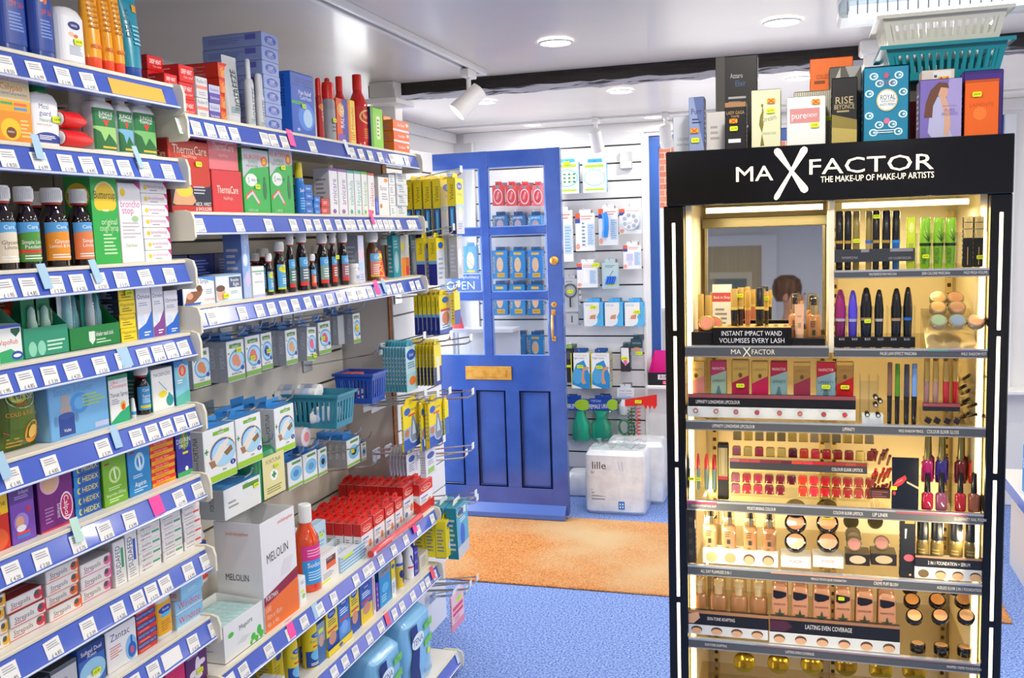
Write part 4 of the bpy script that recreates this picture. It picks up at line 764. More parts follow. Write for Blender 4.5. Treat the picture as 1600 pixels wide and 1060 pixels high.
BL(458, 494, 110, zA, .055, '1c5cc8', [('t', 'DEEP FREEZE', .5, .86, .13, '0e2c7c', .85, 0, .03), ('t', 'Pain Relief', .6, .7, .07, W_, .6), ('t', 'Cold Patch', .62, .62, .06, W_, .55), ('r', .0, .5, .5, .55, '3ab060'), ('e', .62, .32, .36, .22, '4c90f0'), ('e', .68, .3, .2, .15, 'b8dcfc'), ('e', .25, .1, .06, .025, 'b0d0f8')], 'bright blue cold patch box with frost picture on the upper far shelf', sidea=[('t', 'DEEP FREEZE', .5, .7, .5, '102c70', .5, -90)], scol='2468d0', st=(.5, .48))
CL(can, 496, 507, 122, zA, 'slim red heat spray can left of the grey can', 'spray can', col='c41818', cap='e8241c', caph=.28, ops=[('e', .5, .8, .4, .08, 'f09040'), ('t', 'HEAT', .5, .6, .3, 'f8d0b0', .3, 90)])
CL(can, 506, 526, 128, zA, 'grey spray can with wide red cap and yellow sticker', 'spray can', col='a8aab0', cap='ea2a1c', caph=.28, capw=1.0, st=(.3, .35, -.001), ops=[('r', 0, .8, 1, 1, '9a9ca4'), ('l', .3, .2, .8, .6, 4, '70747c')])
CL(can, 511, 521, 122, zA, 'red cap of a second spray can standing behind the grey one', 'spray can', X=XF-.07, col='c41818', cap='ee2a1c', caph=.28, ops=[('l', .3, .2, .8, .6, 4, 'f0a080')])
for i, (p0, p1, yt) in enumerate(((523, 546, 120), (547, 578, 117))):
    CL(syrup, p0, p1, yt, zA, ('tall red translucent muscle soak bottle behind the orange and blue box', 'larger tall red translucent muscle soak bottle with oval label')[i], X=XF-(.03 if i == 0 else .01), body='e0201c', cap='f02818', caph=.2, capr=.48, ribs=0, base='dc1e1a', lab=(.1, .6), st=(.75, .3, .0) if i else None, name='muscle_soak_bottle',
       ops=[('e', .5, .72, .36, .2, 'f6e08c'), ('e', .5, .72, .3, .16, 'e83018'), ('t', 'Radox', .5, .72, .12, 'f8e8b0', .4), ('l', .3, .1, .75, .4, 5, 'f0a040')])
BL(528, 545, 152, zA, .04, 'ee5a24', [('r', .5, 0, 1, 1, '3c34a8'), ('e', .4, .75, .3, .15, 'f8b020'), ('r', .1, .02, .7, .2, '7a5ab8'), ('t', 'RALGEX', .5, .6, .4, W_, .5, 90)], 'orange and indigo box in front of the red bottle')
BL(546, 557, 155, zA, .04, 'f8d848', [('r', 0, 0, .3, 1, 'f09020'), ('t', 'Movelat', .6, .6, .4, 'e05020', .5, 90), ('l', .3, .1, .9, .3, 4, 'c87818')], 'slim yellow and orange box between the two red bottles', scol='f4f0e0')
BL(581, 600, 166, zA, .05, '8cd838', [('r', .0, 0, .2, 1, '5ca820'), ('r', .45, .25, .75, .8, 'e8f4c8'), ('l', .5, .3, .7, .75, 5, '6a9a30')], 'lime green and navy box near the right end of the upper shelf', scol='1c2a70')
for j, (p0, p1, yt, xx) in enumerate(((602, 614, 180, XF-.06), (616, 641, 186, XF))):
    SL(p0, p1, yt, zA, .07, 3, 'f8641c' if j else 'fc9a28', [('t', 'Pain Relief', .5, .6, .26, W_, .8), ('r', 0, 0, 1, .2, 'd8dce0'), ('e', .88, .7, .08, .16, 'f8d8c0')], ('back', 'front')[j]+' stack orange pain gel box, {t} of three, shelf end', ('back', 'front')[j]+' stack of orange pain gel boxes', X=xx, scol='f08428', tcol='f8b070')
# second far shelf
BL(269, 332, 215, zB, .07, 'c8321c', [('r', 0, 0, 1, .48, '182038'), ('e', .6, .5, .62, .16, 'c8321c'), ('t', 'ThermaCare', .52, .87, .12, 'f8ecd0', .84), ('t', 'HeatWraps', .5, .78, .05, 'f0c8b0', .4), ('e', .2, .65, .12, .08, 'f0b040'), ('e', .2, .65, .09, .06, 'e0501c'), ('t', '16', .2, .65, .05, 'f8e080', .12), ('p', [(.02, .12), (.15, .42), (.3, .48), (.42, .42), (.5, .3), (.6, .16), (.5, .1), (.1, .1)], 'd8a47c'), ('e', .33, .3, .2, .09, 'f4d040'), ('r', 0, 0, 1, .09, 'c02c18'), ('t', 'NECK, WRIST', .78, .12, .05, W_, .4), ('t', '& SHOULDER', .78, .05, .05, W_, .4), ('l', .55, .25, .9, .38, 3, 'b8c0d0')],
   'red neck and wrist heat wrap box with shoulder photo, second far shelf', sidea=[('t', 'ThermaCare', .5, .8, .2, 'f0d0b0', .8), ('l', .2, .1, .8, .6, 5, 'd88870')], scol='8c1e14', st=(.7, .68))
for i in range(2):
    y, w, h = LB(334, 381, 238, zB); o = carton(w, .098, .08, 'd83438' if i == 0 else 'e87a80', [('t', 'ThermaCare', .5, .55, .18, 'f8e8d8', .7), ('t', 'HeatWraps', .5, .35, .08, 'f4c8c0', .3)], (), (), 'b02428'); lput(o, XF-(0 if i == 0 else .006), y, zB+.0985*i); tag(o, ('lower red heat wrap box with gold lettering, second far shelf', 'upper pink shining heat wrap box on the red one, second far shelf')[i], 'box')
for i, (p0, p1, yt) in enumerate(((383, 424, 231), (425, 461, 228))):
    BL(p0, p1, yt, zB, .05, '34b450', [('p', [(0, 1), (0, .55), (.3, .7), (1, .76), (1, 1)], 'c4c8cc'), ('t', 'NUROFEN', .4, .88, .075, 'd83428', .72, 0, .02), ('t', 'EXPRESS', .4, .8, .05, '2a8a40', .5), ('t', 'HEAT PATCHES', .36, .74, .035, '404448', .5), ('e', .82, .83, .12, .08, 'f0602c'), ('e', .82, .83, .07, .05, 'f8c830'), ('e', .3, .52, .22, .1, 'eef4ee'), ('t', '5', .2, .52, .08, '2a9040', .12, 0, .04), ('t', 'MINUTES', .45, .52, .04, '303c34', .4), ('p', [(.05, .2), (.3, .3), (.55, .12), (.6, .16), (.32, .38), (.05, .27)], 'e86030'), ('p', [(.1, .22), (.3, .3), (.52, .15), (.56, .18), (.32, .35), (.1, .26)], 'd0d4dc'), ('e', .8, .38, .07, .16, '2c7a40'), ('e', .8, .55, .04, .04, '2c7a40'), ('t', ('2 REGULAR', '1 LARGE')[i], .3, .05, .04, 'd0f0d0', .4)],
       ('left', 'right')[i]+' green and silver heat patch box on the second far shelf', scol='28a044', st=(.5, .42) if i == 0 else (.55, .7))
CL(can, 463, 477, 253, zB, 'blue antiseptic spray with transparent yellow cap on second far shelf', 'spray can', col='1f7ad0', cap='d8c41c', caph=.3, ops=[('t', 'Savlon', .5, .72, .12, W_, .6), ('l', .2, .1, .8, .5, 5, '8cc8f4')])
SL(478, 491, 288, zB, .05, 4, '1f74cc', [('t', 'Savlon', .5, .5, .3, W_, .7)], 'small blue antiseptic cream box, {t}, left column', 'blue antiseptic boxes, left column', X=XF)
SL(492, 502, 307, zB, .05, 3, '2480d8', [('t', 'Savlon', .5, .5, .3, W_, .7)], 'small blue antiseptic cream box, {t}, right column', 'blue antiseptic boxes, right column')
SL(503, 516, 300, zB, .05, 2, 'd8483c', [('l', .2, .3, .8, .7, 2, 'f8d0c8')], '{t} small red cream box right of the blue ones', 'small red cream boxes', hh=.045)
for i, (p0, p1, yt, c, t_, sc) in enumerate(((517, 530, 262, '8a58a8', 'arnicare', 'c8c8cc'), (531, 544, 264, '9a68b4', 'arnicare', 'ccccd0'), (545, 555, 266, '3cb89c', 'calendula', 'e8ece8'), (556, 566, 267, '58c8a8', 'Hypercal', 'e8ece8'), (567, 576, 268, '78c838', 'biotene', 'e4f0d0'), (577, 587, 270, 'e06050', 'nelsons', 'f0e8e8'))):
    BL(p0, p1, yt, zB, .05, 'eeeff0', [('r', 0, .94, 1, 1, c), ('t', t_, .55, .5, .6, c, .55, 90), ('e', .5, .08, .22, .05, c)], 'slim white cream box with '+('purple top, first of two', 'purple top, second of two', 'teal green top', 'pale green top', 'lime green top', 'red top')[i]+', second far shelf', scol=sc, tcol=c)
BL(588, 592, 310, zB, .05, '4a68d0', [('l', .3, .2, .7, .8, 5, 'c8d4f8')], 'thin blue box beside the white boxes, second far shelf')
BL(593, 609, 276, zB, .05, 'f4f2ee', [('t', 'Eurax', .5, .72, .12, '5c6ca8', .8), ('e', .75, .92, .2, .05, 'f0a040'), ('e', .2, .25, .12, .06, 'c88858'), ('l', .3, .4, .9, .6, 3, 'a8b0c0')], 'white itch cream box with blue letters, second far shelf', scol='e0ded8')
SL(610, 620, 272, zB, .05, 4, 'f0f2f2', [('l', .2, .2, .8, .8, 3, '98a8b8')], 'small white ointment box, {t}, narrow left column at shelf end', 'white ointment boxes, left column')
SL(622, 639, 270, zB, .05, 4, 'eceeee', [('l', .2, .2, .8, .8, 3, '98a8b8'), ('r', .1, .8, .5, .92, '6a9ac8')], 'small white ointment box, {t}, wide right column at shelf end', 'white ointment boxes, right column', jit=.01)
# third far shelf
for i, (p0, p1) in enumerate(((258, 298), (300, 338), (339, 371))):
    BL(p0, p1, 366+i*0, zC, .05, '14205c', [('r', .05, .05, .95, .38, '1c6aa4'), ('l', .2, .5, .8, .9, 6, '5068b0'), ('r', .1, .08, .45, .34, '3a94c4')], side(i, 3)+' dark navy box at the back behind the nasal strips', X=XF-.075, hh=.11, scol='0e1644')
BL(287, 337, 421, zC, .045, 'eef2f6', [('p', [(.25, 1), (1, 1), (1, .8), (.6, .93)], '4a90d8'), ('t', 'Nasal Strips', .52, .84, .16, '2c3c88', .9), ('p', [(.05, .1), (.1, .35), (.25, .5), (.42, .5), (.52, .62), (.62, .55), (.55, .35), (.4, .18), (.3, .1)], '8a5434'), ('e', .5, .6, .09, .11, '6a3c22'), ('e', .2, .35, .1, .12, 'd8a080'), ('t', 'FORTUNA', .82, .16, .09, 'c86050', .36), ('p', [(.02, .02), (.5, .02), (.55, .1), (.02, .1)], '2a60b8'), ('l', .7, .35, .95, .55, 3, 'a0a8b8')], 'white nasal strips box with sleeping couple photo, third far shelf', hh=.062, scol='1c2c70', sidea=[('t', 'Strips', .5, .5, .4, W_, .7, 90)])
BL(339, 379, 420, zC, .045, 'e6eef4', [('r', .0, .94, 1, 1, '8cc0e4'), ('r', .5, .5, .97, .9, '41597c'), ('t', 'Breathe', .73, .78, .12, W_, .4), ('t', 'Right', .78, .62, .14, W_, .32), ('e', .18, .3, .16, .3, 'e0b498'), ('e', .16, .5, .17, .12, '6a4430'), ('r', 0, 0, 1, .06, 'c0dcec'), ('l', .55, .25, .9, .38, 2, 'a0b0c4')], 'pale blue breathe right strips box with face photo, third far shelf', st=(.33, .22), hh=.062)
BL(382, 394, 366, zC, .05, 'b4c8ec', [('p', [(0, 1), (1, .8), (1, .5), (0, .3)], '8cb0e8'), ('e', .4, .6, .3, .1, 'e0ecfc'), ('e', .6, .3, .3, .12, 'd8c8f0'), ('t', 'HOLO', .5, .8, .3, 'dce8fc', .2, 90)], 'tall shiny lilac blue box beside the strips, third far shelf', scol='6884c4')
BL(396, 415, 411, zC, .04, 'f0f2f0', [('r', 0, .82, 1, .86, '5cb070'), ('t', 'MIDALINE', .5, .76, .06, '5060a0', .7), ('t', 'Simple Linctus', .5, .5, .06, '5060a0', .8), ('r', 0, 0, 1, .08, 'c0c4e8')], 'plain white medicine box left of the small yellow labelled bottle', hh=.075)
for (p0, p1, yt, lb, bc, tx, kw) in ((417, 428, 396, 'smallest dark antiseptic bottle with yellow and blue label, third far shelf', '3aa0dc', 'TCP', dict(oc='f0e020')), (430, 448, 378, 'larger dark antiseptic bottle with yellow and blue label, third far shelf', '3aa0dc', 'TCP', dict(oc='f0e020')),
    (450, 463, 366, 'dark medicine bottle with grey green label beside the antiseptic bottle', '5c8c80', 'Care', {}), (465, 483, 362, 'dark medicine bottle with slate label, widest of the third far shelf', '5a7484', 'Care', {}), (485, 495, 397, 'small dark bottle with blue and orange label between taller bottles', 'e8683c', 'Care', {}),
    (497, 515, 365, 'dark medicine bottle with sage green label, third far shelf', '8ab0a0', 'Care', {}), (517, 528, 365, 'dark medicine bottle with red label and yellow sticker', 'c84a40', 'Care', dict(st=1)), (531, 546, 364, 'dark medicine bottle with plum label, last of the dark row', 'a86878', 'Care', {})):
    CL(syrup, p0, p1, yt, zC, lb, base='5aaee6', hh=None, ops=[('r', 0, 0, 1, .68, bc), ('t', tx, .5, .84, .14, '1c8040' if tx == 'TCP' else W_, .5), ('r', 0, 0, 1, .14, 'e03a34'), ('l', .2, .22, .8, .6, 4, 'f0f4f4')] if not kw.get('oc') else [('e', .5, .82, .4, .16, 'e8e430'), ('t', 'TCP', .5, .84, .13, '2a6ab0', .45, 0, .03), ('t', 'LIQUID', .5, .55, .07, 'e8f430', .5), ('l', .3, .2, .75, .45, 3, W_), ('r', 0, 0, 1, .08, 'c8e030')], st=(.7, .55, 0) if kw.get('st') else None)
for i, (p0, p1, yt) in enumerate(((392, 409, 385), (404, 424, 378), (430, 446, 364), (446, 462, 364), (488, 503, 366), (512, 526, 368))):
    CL(syrup, p0, p1, yt, zC, side(i, 6)+' white-capped dark bottle in the back row, third far shelf', group='back row of dark bottles', X=XF-.085, hh=.105+.012*(i % 3), ops=[('l', .2, .2, .8, .7, 4, W_)])
BL(549, 559, 367, zC, .04, '888c96', [('l', .2, .2, .8, .9, 7, 'b0b4bc')], 'tall grey box behind the small white jar, third far shelf', X=XF-.05)
CL(can, 545, 562, 412, zC, 'small white jar with ribbed lid, third far shelf', 'jar', col='f0f0f2', cap='f4f4f4', caph=.2, capw=1.04, dome=0, name='white_jar', ops=[('r', .3, .3, .8, .6, '8ab8e8'), ('l', .3, .1, .8, .25, 2, 'e08080')])
BL(562, 571, 368, zC, .045, 'd8dcf4', [('e', .5, .6, .4, .12, 'f0c8d8'), ('e', .4, .35, .3, .1, 'b0d8f0'), ('l', .2, .05, .8, .2, 3, 'a8a8d0')], 'tall pearly pink and blue box, third far shelf', scol='9aa0a8')
CL(syrup, 573, 594, 363, zC, 'brown amber medicine bottle at the right end of the dark bottle row', body='6a3a14', base='6ab4e0', ops=[('r', 0, 0, 1, .66, 'e08878'), ('t', 'Care', .45, .84, .14, W_, .5), ('e', .9, .6, .25, .2, 'f0d8d0'), ('l', .15, .1, .7, .55, 5, 'f8e8e0'), ('r', 0, 0, 1, .08, 'f0c030')])
o = BL(594, 603, 362, zC, .03, 'e8301c', [('t', 'FLAME', .5, .4, .6, 'f8e020', .8, 90, .03), ('r', 0, .75, 1, .9, 'f8e020')], 'leaning red and yellow box at the end of the third far shelf', hh=.095)
o.rotation_euler = (math.radians(-8), 0, LEFT)
# ================================================================ HANGING DRESSINGS on the slatted back panel
BX = -1.572
def hang(p0, p1, yt, yb, X, col, front, label, sidea=(), d=.03, n=1, tab='2a7cc4', st=None, hookz=None, group=None, name='hanging_carton', tilt=0, scol='b8bcc0', back=None, tcol=None, lab2=None, hk=True, tabh=.02, cat='box', lift=0):
    """cartons hanging on one hook from the panel behind; the nearest one shows its front at X"""
    zb = 1.2
    for _ in range(3): y0 = sol(1, (X, 0, zb), px=p0); zb = sol(2, (X, y0, 0), py=yb)
    y1 = sol(1, (X, 0, zb), px=p1); zt = sol(2, (X, y0, 0), py=yt); w, h = y1-y0-.001, zt-zb; src = None
    for i in range(n):
        if src is None:
            src = o = carton(w, h, d, col, front, sidea, (), scol, tcol or tab, name)
            b = B(); b.box(-w*.32, d-.0015, h, w*.32, d-.0005, h+tabh, M(tab, .4), .0004); b.tube([(-.006, d*.5, h+tabh*.55), (.006, d*.5, h+tabh*.55)], .0012, CHROME(), 6) if 0 else None
            b.obj('hang_tab', o)
        else: o = dup(src)
        lput(o, X-i*(d+.0012), (y0+y1)/2, zb-i*lift); o.rotation_euler = (0, tilt, LEFT)
        lb = label if (n == 1 or i == 0) else (lab2 or label+', one behind it')
        tag(o, lb, cat, (group or label[:40]) if n > 1 and i else group)
    if st: sticker(src, (st[0]-.5)*w, 0, st[1]*h)
    if hk:
        L_ = X-(back if back is not None else BX)+.03; hz = zt+.008 if hookz is None else hookz; rise = .035
        hkx = (X-(back if back is not None else BX))/L_
        e = hook(L_, rise); put(e, (back if back is not None else BX)+.002, (y0+y1)/2, zt+tabh*.7-rise*.85*hkx-n*0, LEFT)
        tag(e, 'metal display hook holding the '+' '.join(label.split()[:8]), 'hook')
    return src
def plast(c, word, c2='e8986c'): return [('r', 0, .9, 1, 1, '3c94d4') if 0 else ('r', .15, .82, .85, .92, '5c9a3c'), ('t', 'care', .5, .92, .06, '30343c', .4), ('t', 'essentials', .5, .86, .05, W_, .6), ('e', .55, .5, .46, .27, '5ab0e4'), ('e', .55, .5, .4, .22, 'b8def4'), ('e', .48, .52, .22, .14, c2), ('e', .62, .44, .14, .1, c2), ('e', .85, .3, .11, .06, '2a50b0'), ('t', word, .5, .2, .06, '30343c', .6), ('r', 0, .02, 1, .14, '84b84c'), ('r', .06, .68, .14, .72, '3a9a50')]
FS = [('t', 'FORTUNA', .5, .6, .5, 'e8ecf0', .5, 90)]
for (p0, p1, yt, yb, X, word, c2, n, st, lb, tl) in (
    (303, 330, 548, 609, -1.34, 'classic', 'e09058', 3, None, 'grey and white plaster box, orange plasters, leftmost on the top hook row', 0),
    (357, 384, 535, 599, -1.33, 'durable & flex', 'e89878', 3, (.65, .75), 'plaster box with pink star plasters and yellow sticker, top hook row', 0),
    (386, 409, 527, 590, -1.345, 'fabric', 'e87868', 1, (.4, .45), 'plaster box with red plaster picture, right of the pink star one', 0),
    (410, 427, 522, 580, -1.36, 'assorted', '2a5ab8', 2, (.6, .5), 'plaster box with dark blue picture on the top hook row', 0),
    (448, 466, 517, 572, -1.36, 'corn', 'e8b080', 3, None, 'plaster box with toe picture in the middle of top hook row', 0),
    (480, 494, 513, 566, -1.35, 'water', 'e86890', 3, (.8, .15), 'tilted plaster box with pink picture on the top hook row', .09),
    (499, 518, 505, 556, -1.37, 'cloth', 'e05870', 1, (.3, .5), 'plaster box with yellow sticker right of the tilted one', 0),
    (553, 564, 491, 538, -1.36, 'tape', 'e8b060', 4, (.5, .5), 'slim plaster box at the right end of the top hook row', 0)):
    hang(p0, p1, yt, yb, X, 'f0f2f2', plast(0, word, c2), lb, FS, .026, n, st=st, tilt=tl, lab2='grey Fortuna'.replace('Fortuna', 'spined')+' plaster box hanging behind the '+' '.join(lb.split()[:8]).split(',')[0])
hang(529, 539, 494, 540, -1.38, 'b0b4b8', [], 'plain grey spined box hanging near the panel corner, top hook row', FS, .02, 2)
def glove(): return [('r', .3, .86, .82, .93, '7cb82c'), ('t', 'care', .55, .945, .04, '30343c', .3), ('t', 'essentials', .56, .895, .035, W_, .45), ('e', .58, .52, .42, .27, 'e8c838'), ('e', .58, .52, .4, .255, '3a60b8'), ('e', .6, .5, .38, .24, 'a8daf4'), ('p', [(.15, .38), (.3, .5), (.5, .66), (.75, .74), (.82, .68), (.7, .62), (.8, .55), (.66, .52), (.5, .4), (.3, .3)], 'ece6da'), ('p', [(.12, .42), (.3, .42), (.35, .3), (.2, .28)], 'a87850'), ('p', [(.6, .5), (.85, .6), (.9, .5), (.7, .42)], '8a6a40'), ('e', .88, .27, .09, .05, '2a3c9c'), ('t', '8', .88, .27, .05, W_, .06), ('t', 'latex', .6, .2, .045, '30343c', .3), ('p', [(0, .02), (1, .02), (1, .14), (0, .14)], 'a4d42c'), ('p', [(.06, .56), (.09, .56), (.09, .6), (.13, .6), (.13, .63), (.09, .63), (.09, .67), (.06, .67), (.06, .63), (.02, .63), (.02, .6), (.06, .6)], '3a9a50')]
GS = [('t', 'FORTUNA', .4, .68, .38, '2c3038', .42, 90, .01), ('t', 'Latex Gloves', .42, .28, .24, '4a4e58', .34, 90)]
for (p0, p1, yt, yb, X, n, lb, st) in ((322, 371, 676, 762, -1.29, 2, 'large white latex glove box with white glove photo, leftmost of three', None), (372, 411, 657, 735, -1.31, 2, 'large white latex glove box, middle of three, behind the left one', None), (432, 462, 640, 713, -1.33, 4, 'large white latex glove box nearest the teal basket', None)):
    hang(p0, p1, yt, yb, X, 'eef2f2', glove(), lb, GS, .035, n, tab='2f8cd4', scol='c0c4c8', tcol='2f8cd4', lab2='glove box with blue top hanging behind the '+('leftmost', 'middle', 'rightmost')[(p0 > 340)+(p0 > 420)]+' large glove box')
# lower row of small boxes
for (p0, p1, yt, yb, X, n, c2, st, lb) in ((451, 474, 724, 768, -1.4, 3, '4a90c8', None, 'small box with blue oval below the pink bandage roll'), (475, 497, 712, 757, -1.4, 3, '5a98c0', None, 'small box with blue oval and tiny dots, lower hook row'), (498, 512, 704, 746, -1.41, 1, '2c3038', None, 'small box with dark finger cot picture, lower hook row'),
    (543, 563, 690, 733, -1.38, 5, '3a3430', (.4, .55), 'small box with bandaged hand picture and grey spines, lower hook row'), (565, 573, 694, 722, -1.42, 1, '404448', None, 'tiny pale box hanging at the right of the lower hook row')):
    hang(p0, p1, yt, yb, X, 'eef2f2', [('r', .3, .84, .9, .93, '5c9a3c'), ('e', .55, .5, .4, .26, '7cc4ec'), ('e', .55, .5, .2, .12, c2), ('r', 0, .03, 1, .13, '94c44c')], lb, FS, .022, n, st=st, scol='a8a8a6', lab2='grey spined box hanging behind the '+' '.join(lb.split()[:9]))
# first aid case
P0 = sol(1, (-1.33, 0, .74), px=410); P1 = sol(1, (-1.33, 0, .74), px=456); e = empty('first_aid_case'); w = P1-P0; h = .135
b = B(); b.loft([(.0, w*.4, .035), (.006, w*.49, .042), (h*.8, w*.5, .042), (h*.95, w*.42, .036), (h, w*.3, .025)], M('128a54', .3, coat=.4), 28, 4, (0, .042)); b.obj('case_body', e)
b = B(); b.tube([(-w*.2, .042, h-.004), (-w*.17, .042, h+.016), (w*.17, .042, h+.016), (w*.2, .042, h-.004)], .005, M('0f7848', .3)); b.obj('handle', e)
b = B(); b.art(lambda u, v, o: (-w*.32+w*.72*u, -.001-o, h*.04+h*.82*v), [('r', 0, 0, 1, 1, 'e8e0a0'), ('t', 'FORTUNA', .5, .85, .1, '6a6838', .8), ('e', .5, .5, .17, .14, W_), ('r', .46, .42, .54, .58, '2c9a48'), ('r', .4, .47, .6, .53, '2c9a48'), ('l', .15, .08, .85, .25, 3, '8a8848')], w*.7, h*.8); b.obj('label', e); sticker(e, w*.1, -.002, h*.62)
zf_ = sol(2, (-1.33, P0, 0), py=790); lput(e, -1.33, (P0+P1)/2, zf_); tag(e, 'green first aid case with cream label hanging below the glove boxes', 'first aid case')
k = hook(.25, .04); put(k, BX+.002, (P0+P1)/2, zf_+h+.012-.03, LEFT); tag(k, 'metal display hook carrying the green first aid case', 'hook')
hang(352, 409, 768, 815, -1.33, 'eef2f2', [('r', .5, .75, .95, .9, '5c9a3c'), ('t', 'care', .6, .93, .08, '303438', .3), ('l', .1, .3, .4, .6, 2, 'a0a4a8')], 'blue topped dressing box partly behind the large white carton', [('t', 'FORTUNA', .5, .6, .4, '303438', .6, 90)], .07, 2, tab='2f8cd4', tcol='4aa4e4', st=(.85, .72), lab2='blue topped box hanging behind the dressing box by the large white carton')
# baskets with bandages
def basket(w, d, h, col, nw=12, nd=6, t=.003, taper=.86, rim=.012, slots=(.18, .78), name='basket', ws=None):
    e = empty(name); m = M(col, .3, coat=.3); b = B()
    def ring(z, s=1, o=0): return [(-w/2*s-o, d/2-d/2*s-o, z), (w/2*s+o, d/2-d/2*s-o, z), (w/2*s+o, d/2+d/2*s+o, z), (-w/2*s-o, d/2+d/2*s+o, z)]
    def sc(z): return taper+(1-taper)*z/h
    zs = [0, h*slots[0], h*slots[1], h]
    for a in range(4):
        n = nw if a % 2 == 0 else nd
        for (z0, z1) in ((0, h*slots[0]), (h*slots[1], h)):
            p = [ring(z0, sc(z0)), ring(z1, sc(z1))]; q = [ring(z0, sc(z0), -t), ring(z1, sc(z1), -t)]; c = (a+1) % 4
            b.add([p[0][a], p[0][c], p[1][c], p[1][a], q[0][a], q[0][c], q[1][c], q[1][a]], [(0, 1, 2, 3), (7, 6, 5, 4), (0, 4, 5, 1), (3, 2, 6, 7)], m)
        z0, z1 = h*slots[0], h*slots[1]; A0, A1, C0, C1 = ring(z0, sc(z0)), ring(z1, sc(z1)), ring(z0, sc(z0), -t), ring(z1, sc(z1), -t); c = (a+1) % 4
        L = lambda P, Q, s_: tuple(P[i]+(Q[i]-P[i])*s_ for i in range(3))
        for i in range(n+1):
            f0 = (i-.25)/n if 0 < i else 0; f1 = (i+.25)/n if i < n else 1
            if i == 0: f1 = .06
            if i == n: f0 = .94
            b.add([L(A0[a], A0[c], f0), L(A0[a], A0[c], f1), L(A1[a], A1[c], f1), L(A1[a], A1[c], f0), L(C0[a], C0[c], f0), L(C0[a], C0[c], f1), L(C1[a], C1[c], f1), L(C1[a], C1[c], f0)], [(0, 1, 2, 3), (7, 6, 5, 4), (0, 3, 7, 4), (1, 5, 6, 2)], m)
    b.obj('basket_wall', e)
    b = B(); s0 = taper; b.box(-w/2*s0, d/2-d/2*s0, 0, w/2*s0, d/2+d/2*s0, t, m); b.obj('basket_base', e)
    b = B(); r = [ring(h, 1, rim), ring(h, 1, -t*.5), ring(h-.008, 1, rim)]
    vs = r[0]+r[1]+r[2]; fs = []
    for a in range(4): c = (a+1) % 4; fs += [(a, c, 4+c, 4+a), (a, 8+a, 8+c, c)]
    b.add(vs, fs, m); b.add([(p[0], p[1], p[2]-.003) for p in r[0]]+[(p[0], p[1], p[2]-.003) for p in r[1]], [(4+a, 4+(a+1) % 4, (a+1) % 4, a) for a in range(4)], m); b.obj('rim', e)
    return e
zb1 = sol(2, (-1.27, sol(1, (-1.27, 0, 1.0), px=545), 0), py=664)
y0 = sol(1, (-1.27, 0, zb1), px=534); y1 = sol(1, (-1.27, 0, zb1), px=562)
BYc = sol(1, (-1.27, 0, 1.05), px=543)-.01; e = basket(.115, .2, .1, '2f8ca4', 6, 11, taper=.9, rim=.006); put(e, -1.265, BYc, zb1, LEFT); tag(e, 'teal slotted plastic basket full of bandage rolls on the left bay hooks', 'basket')
for i, (dy, dd, zz, a) in enumerate(((-.05, .05, .03, .3), (.0, .06, .035, .1), (.05, .055, .03, -.2), (-.04, .1, .055, .2), (.03, .11, .06, -.1), (-.06, .16, .05, .5), (.0, .17, .06, .1))):
    o = B(); o.X = Matrix.Rotation(math.pi/2, 4, 'X'); o.lathe([(-.032, .016), (-.03, .019), (.03, .019), (.032, .016)], noisy('bandage_cloth', 'e8e8ea', 'f8f8f8', 180, .8, .3), 20); ob = o.obj('bandage_roll')
    c = B(); c.X = o.X; c.lathe([(-.012, .0195), (.012, .0195)], M('c4d4f0', .3), 20, caps=(0, 0)); c.obj('paper_band', ob)
    ob.rotation_euler = (0, 0, LEFT+a); ob.location = (-1.28-dd, BYc+dy*.7, zb1+zz+(.04 if i > 2 else 0)); tag(ob, 'white bandage roll in the teal basket, '+('lying low at the left', 'lying low in the middle', 'lying low at the right', 'on top at left front', 'on top at right front', 'at the back left', 'at the back middle')[i], 'bandage', 'bandage rolls in the teal basket')
y0 = sol(1, (-1.27, 0, 1.06), px=583)
y0 = sol(1, (-1.27, 0, 1.08), px=592)-.05; e = basket(.105, .13, .095, '2452b4', 6, 9, taper=.9, rim=.006); put(e, -1.265, y0+.05, sol(2, (-1.27, y0, 0), py=632), LEFT); tag(e, 'dark blue slotted plastic basket on the left bay hooks near the corner', 'basket'); ez = e.location.z
for yy_, zz_, nm_ in ((y0+.05, ez, 'dark blue'), (BYc, zb1, 'teal')):
    k = hook(.27, 0); put(k, BX+.002, yy_, zz_-.0045, LEFT); tag(k, f'metal display hook under the {nm_} slotted basket', 'hook')
for i in range(3):
    o = carton(.05, .012, .06, 'e86848' if i == 2 else 'e8e8f0', [('l', .1, .2, .9, .8, 2, '8090c0')], scol='d04838'); put(o, -1.33-.0, y0+.05, ez+.004+.02*i if i < 2 else ez+.078, LEFT); tag(o, ('lowest', 'middle', 'orange topmost')[i]+' small carton lying in the dark blue basket', 'box', 'small cartons in the blue basket')
for (px, py, yy) in ((500, 590, 0), (532, 566, 0), (614, 545, 0)):
    pass
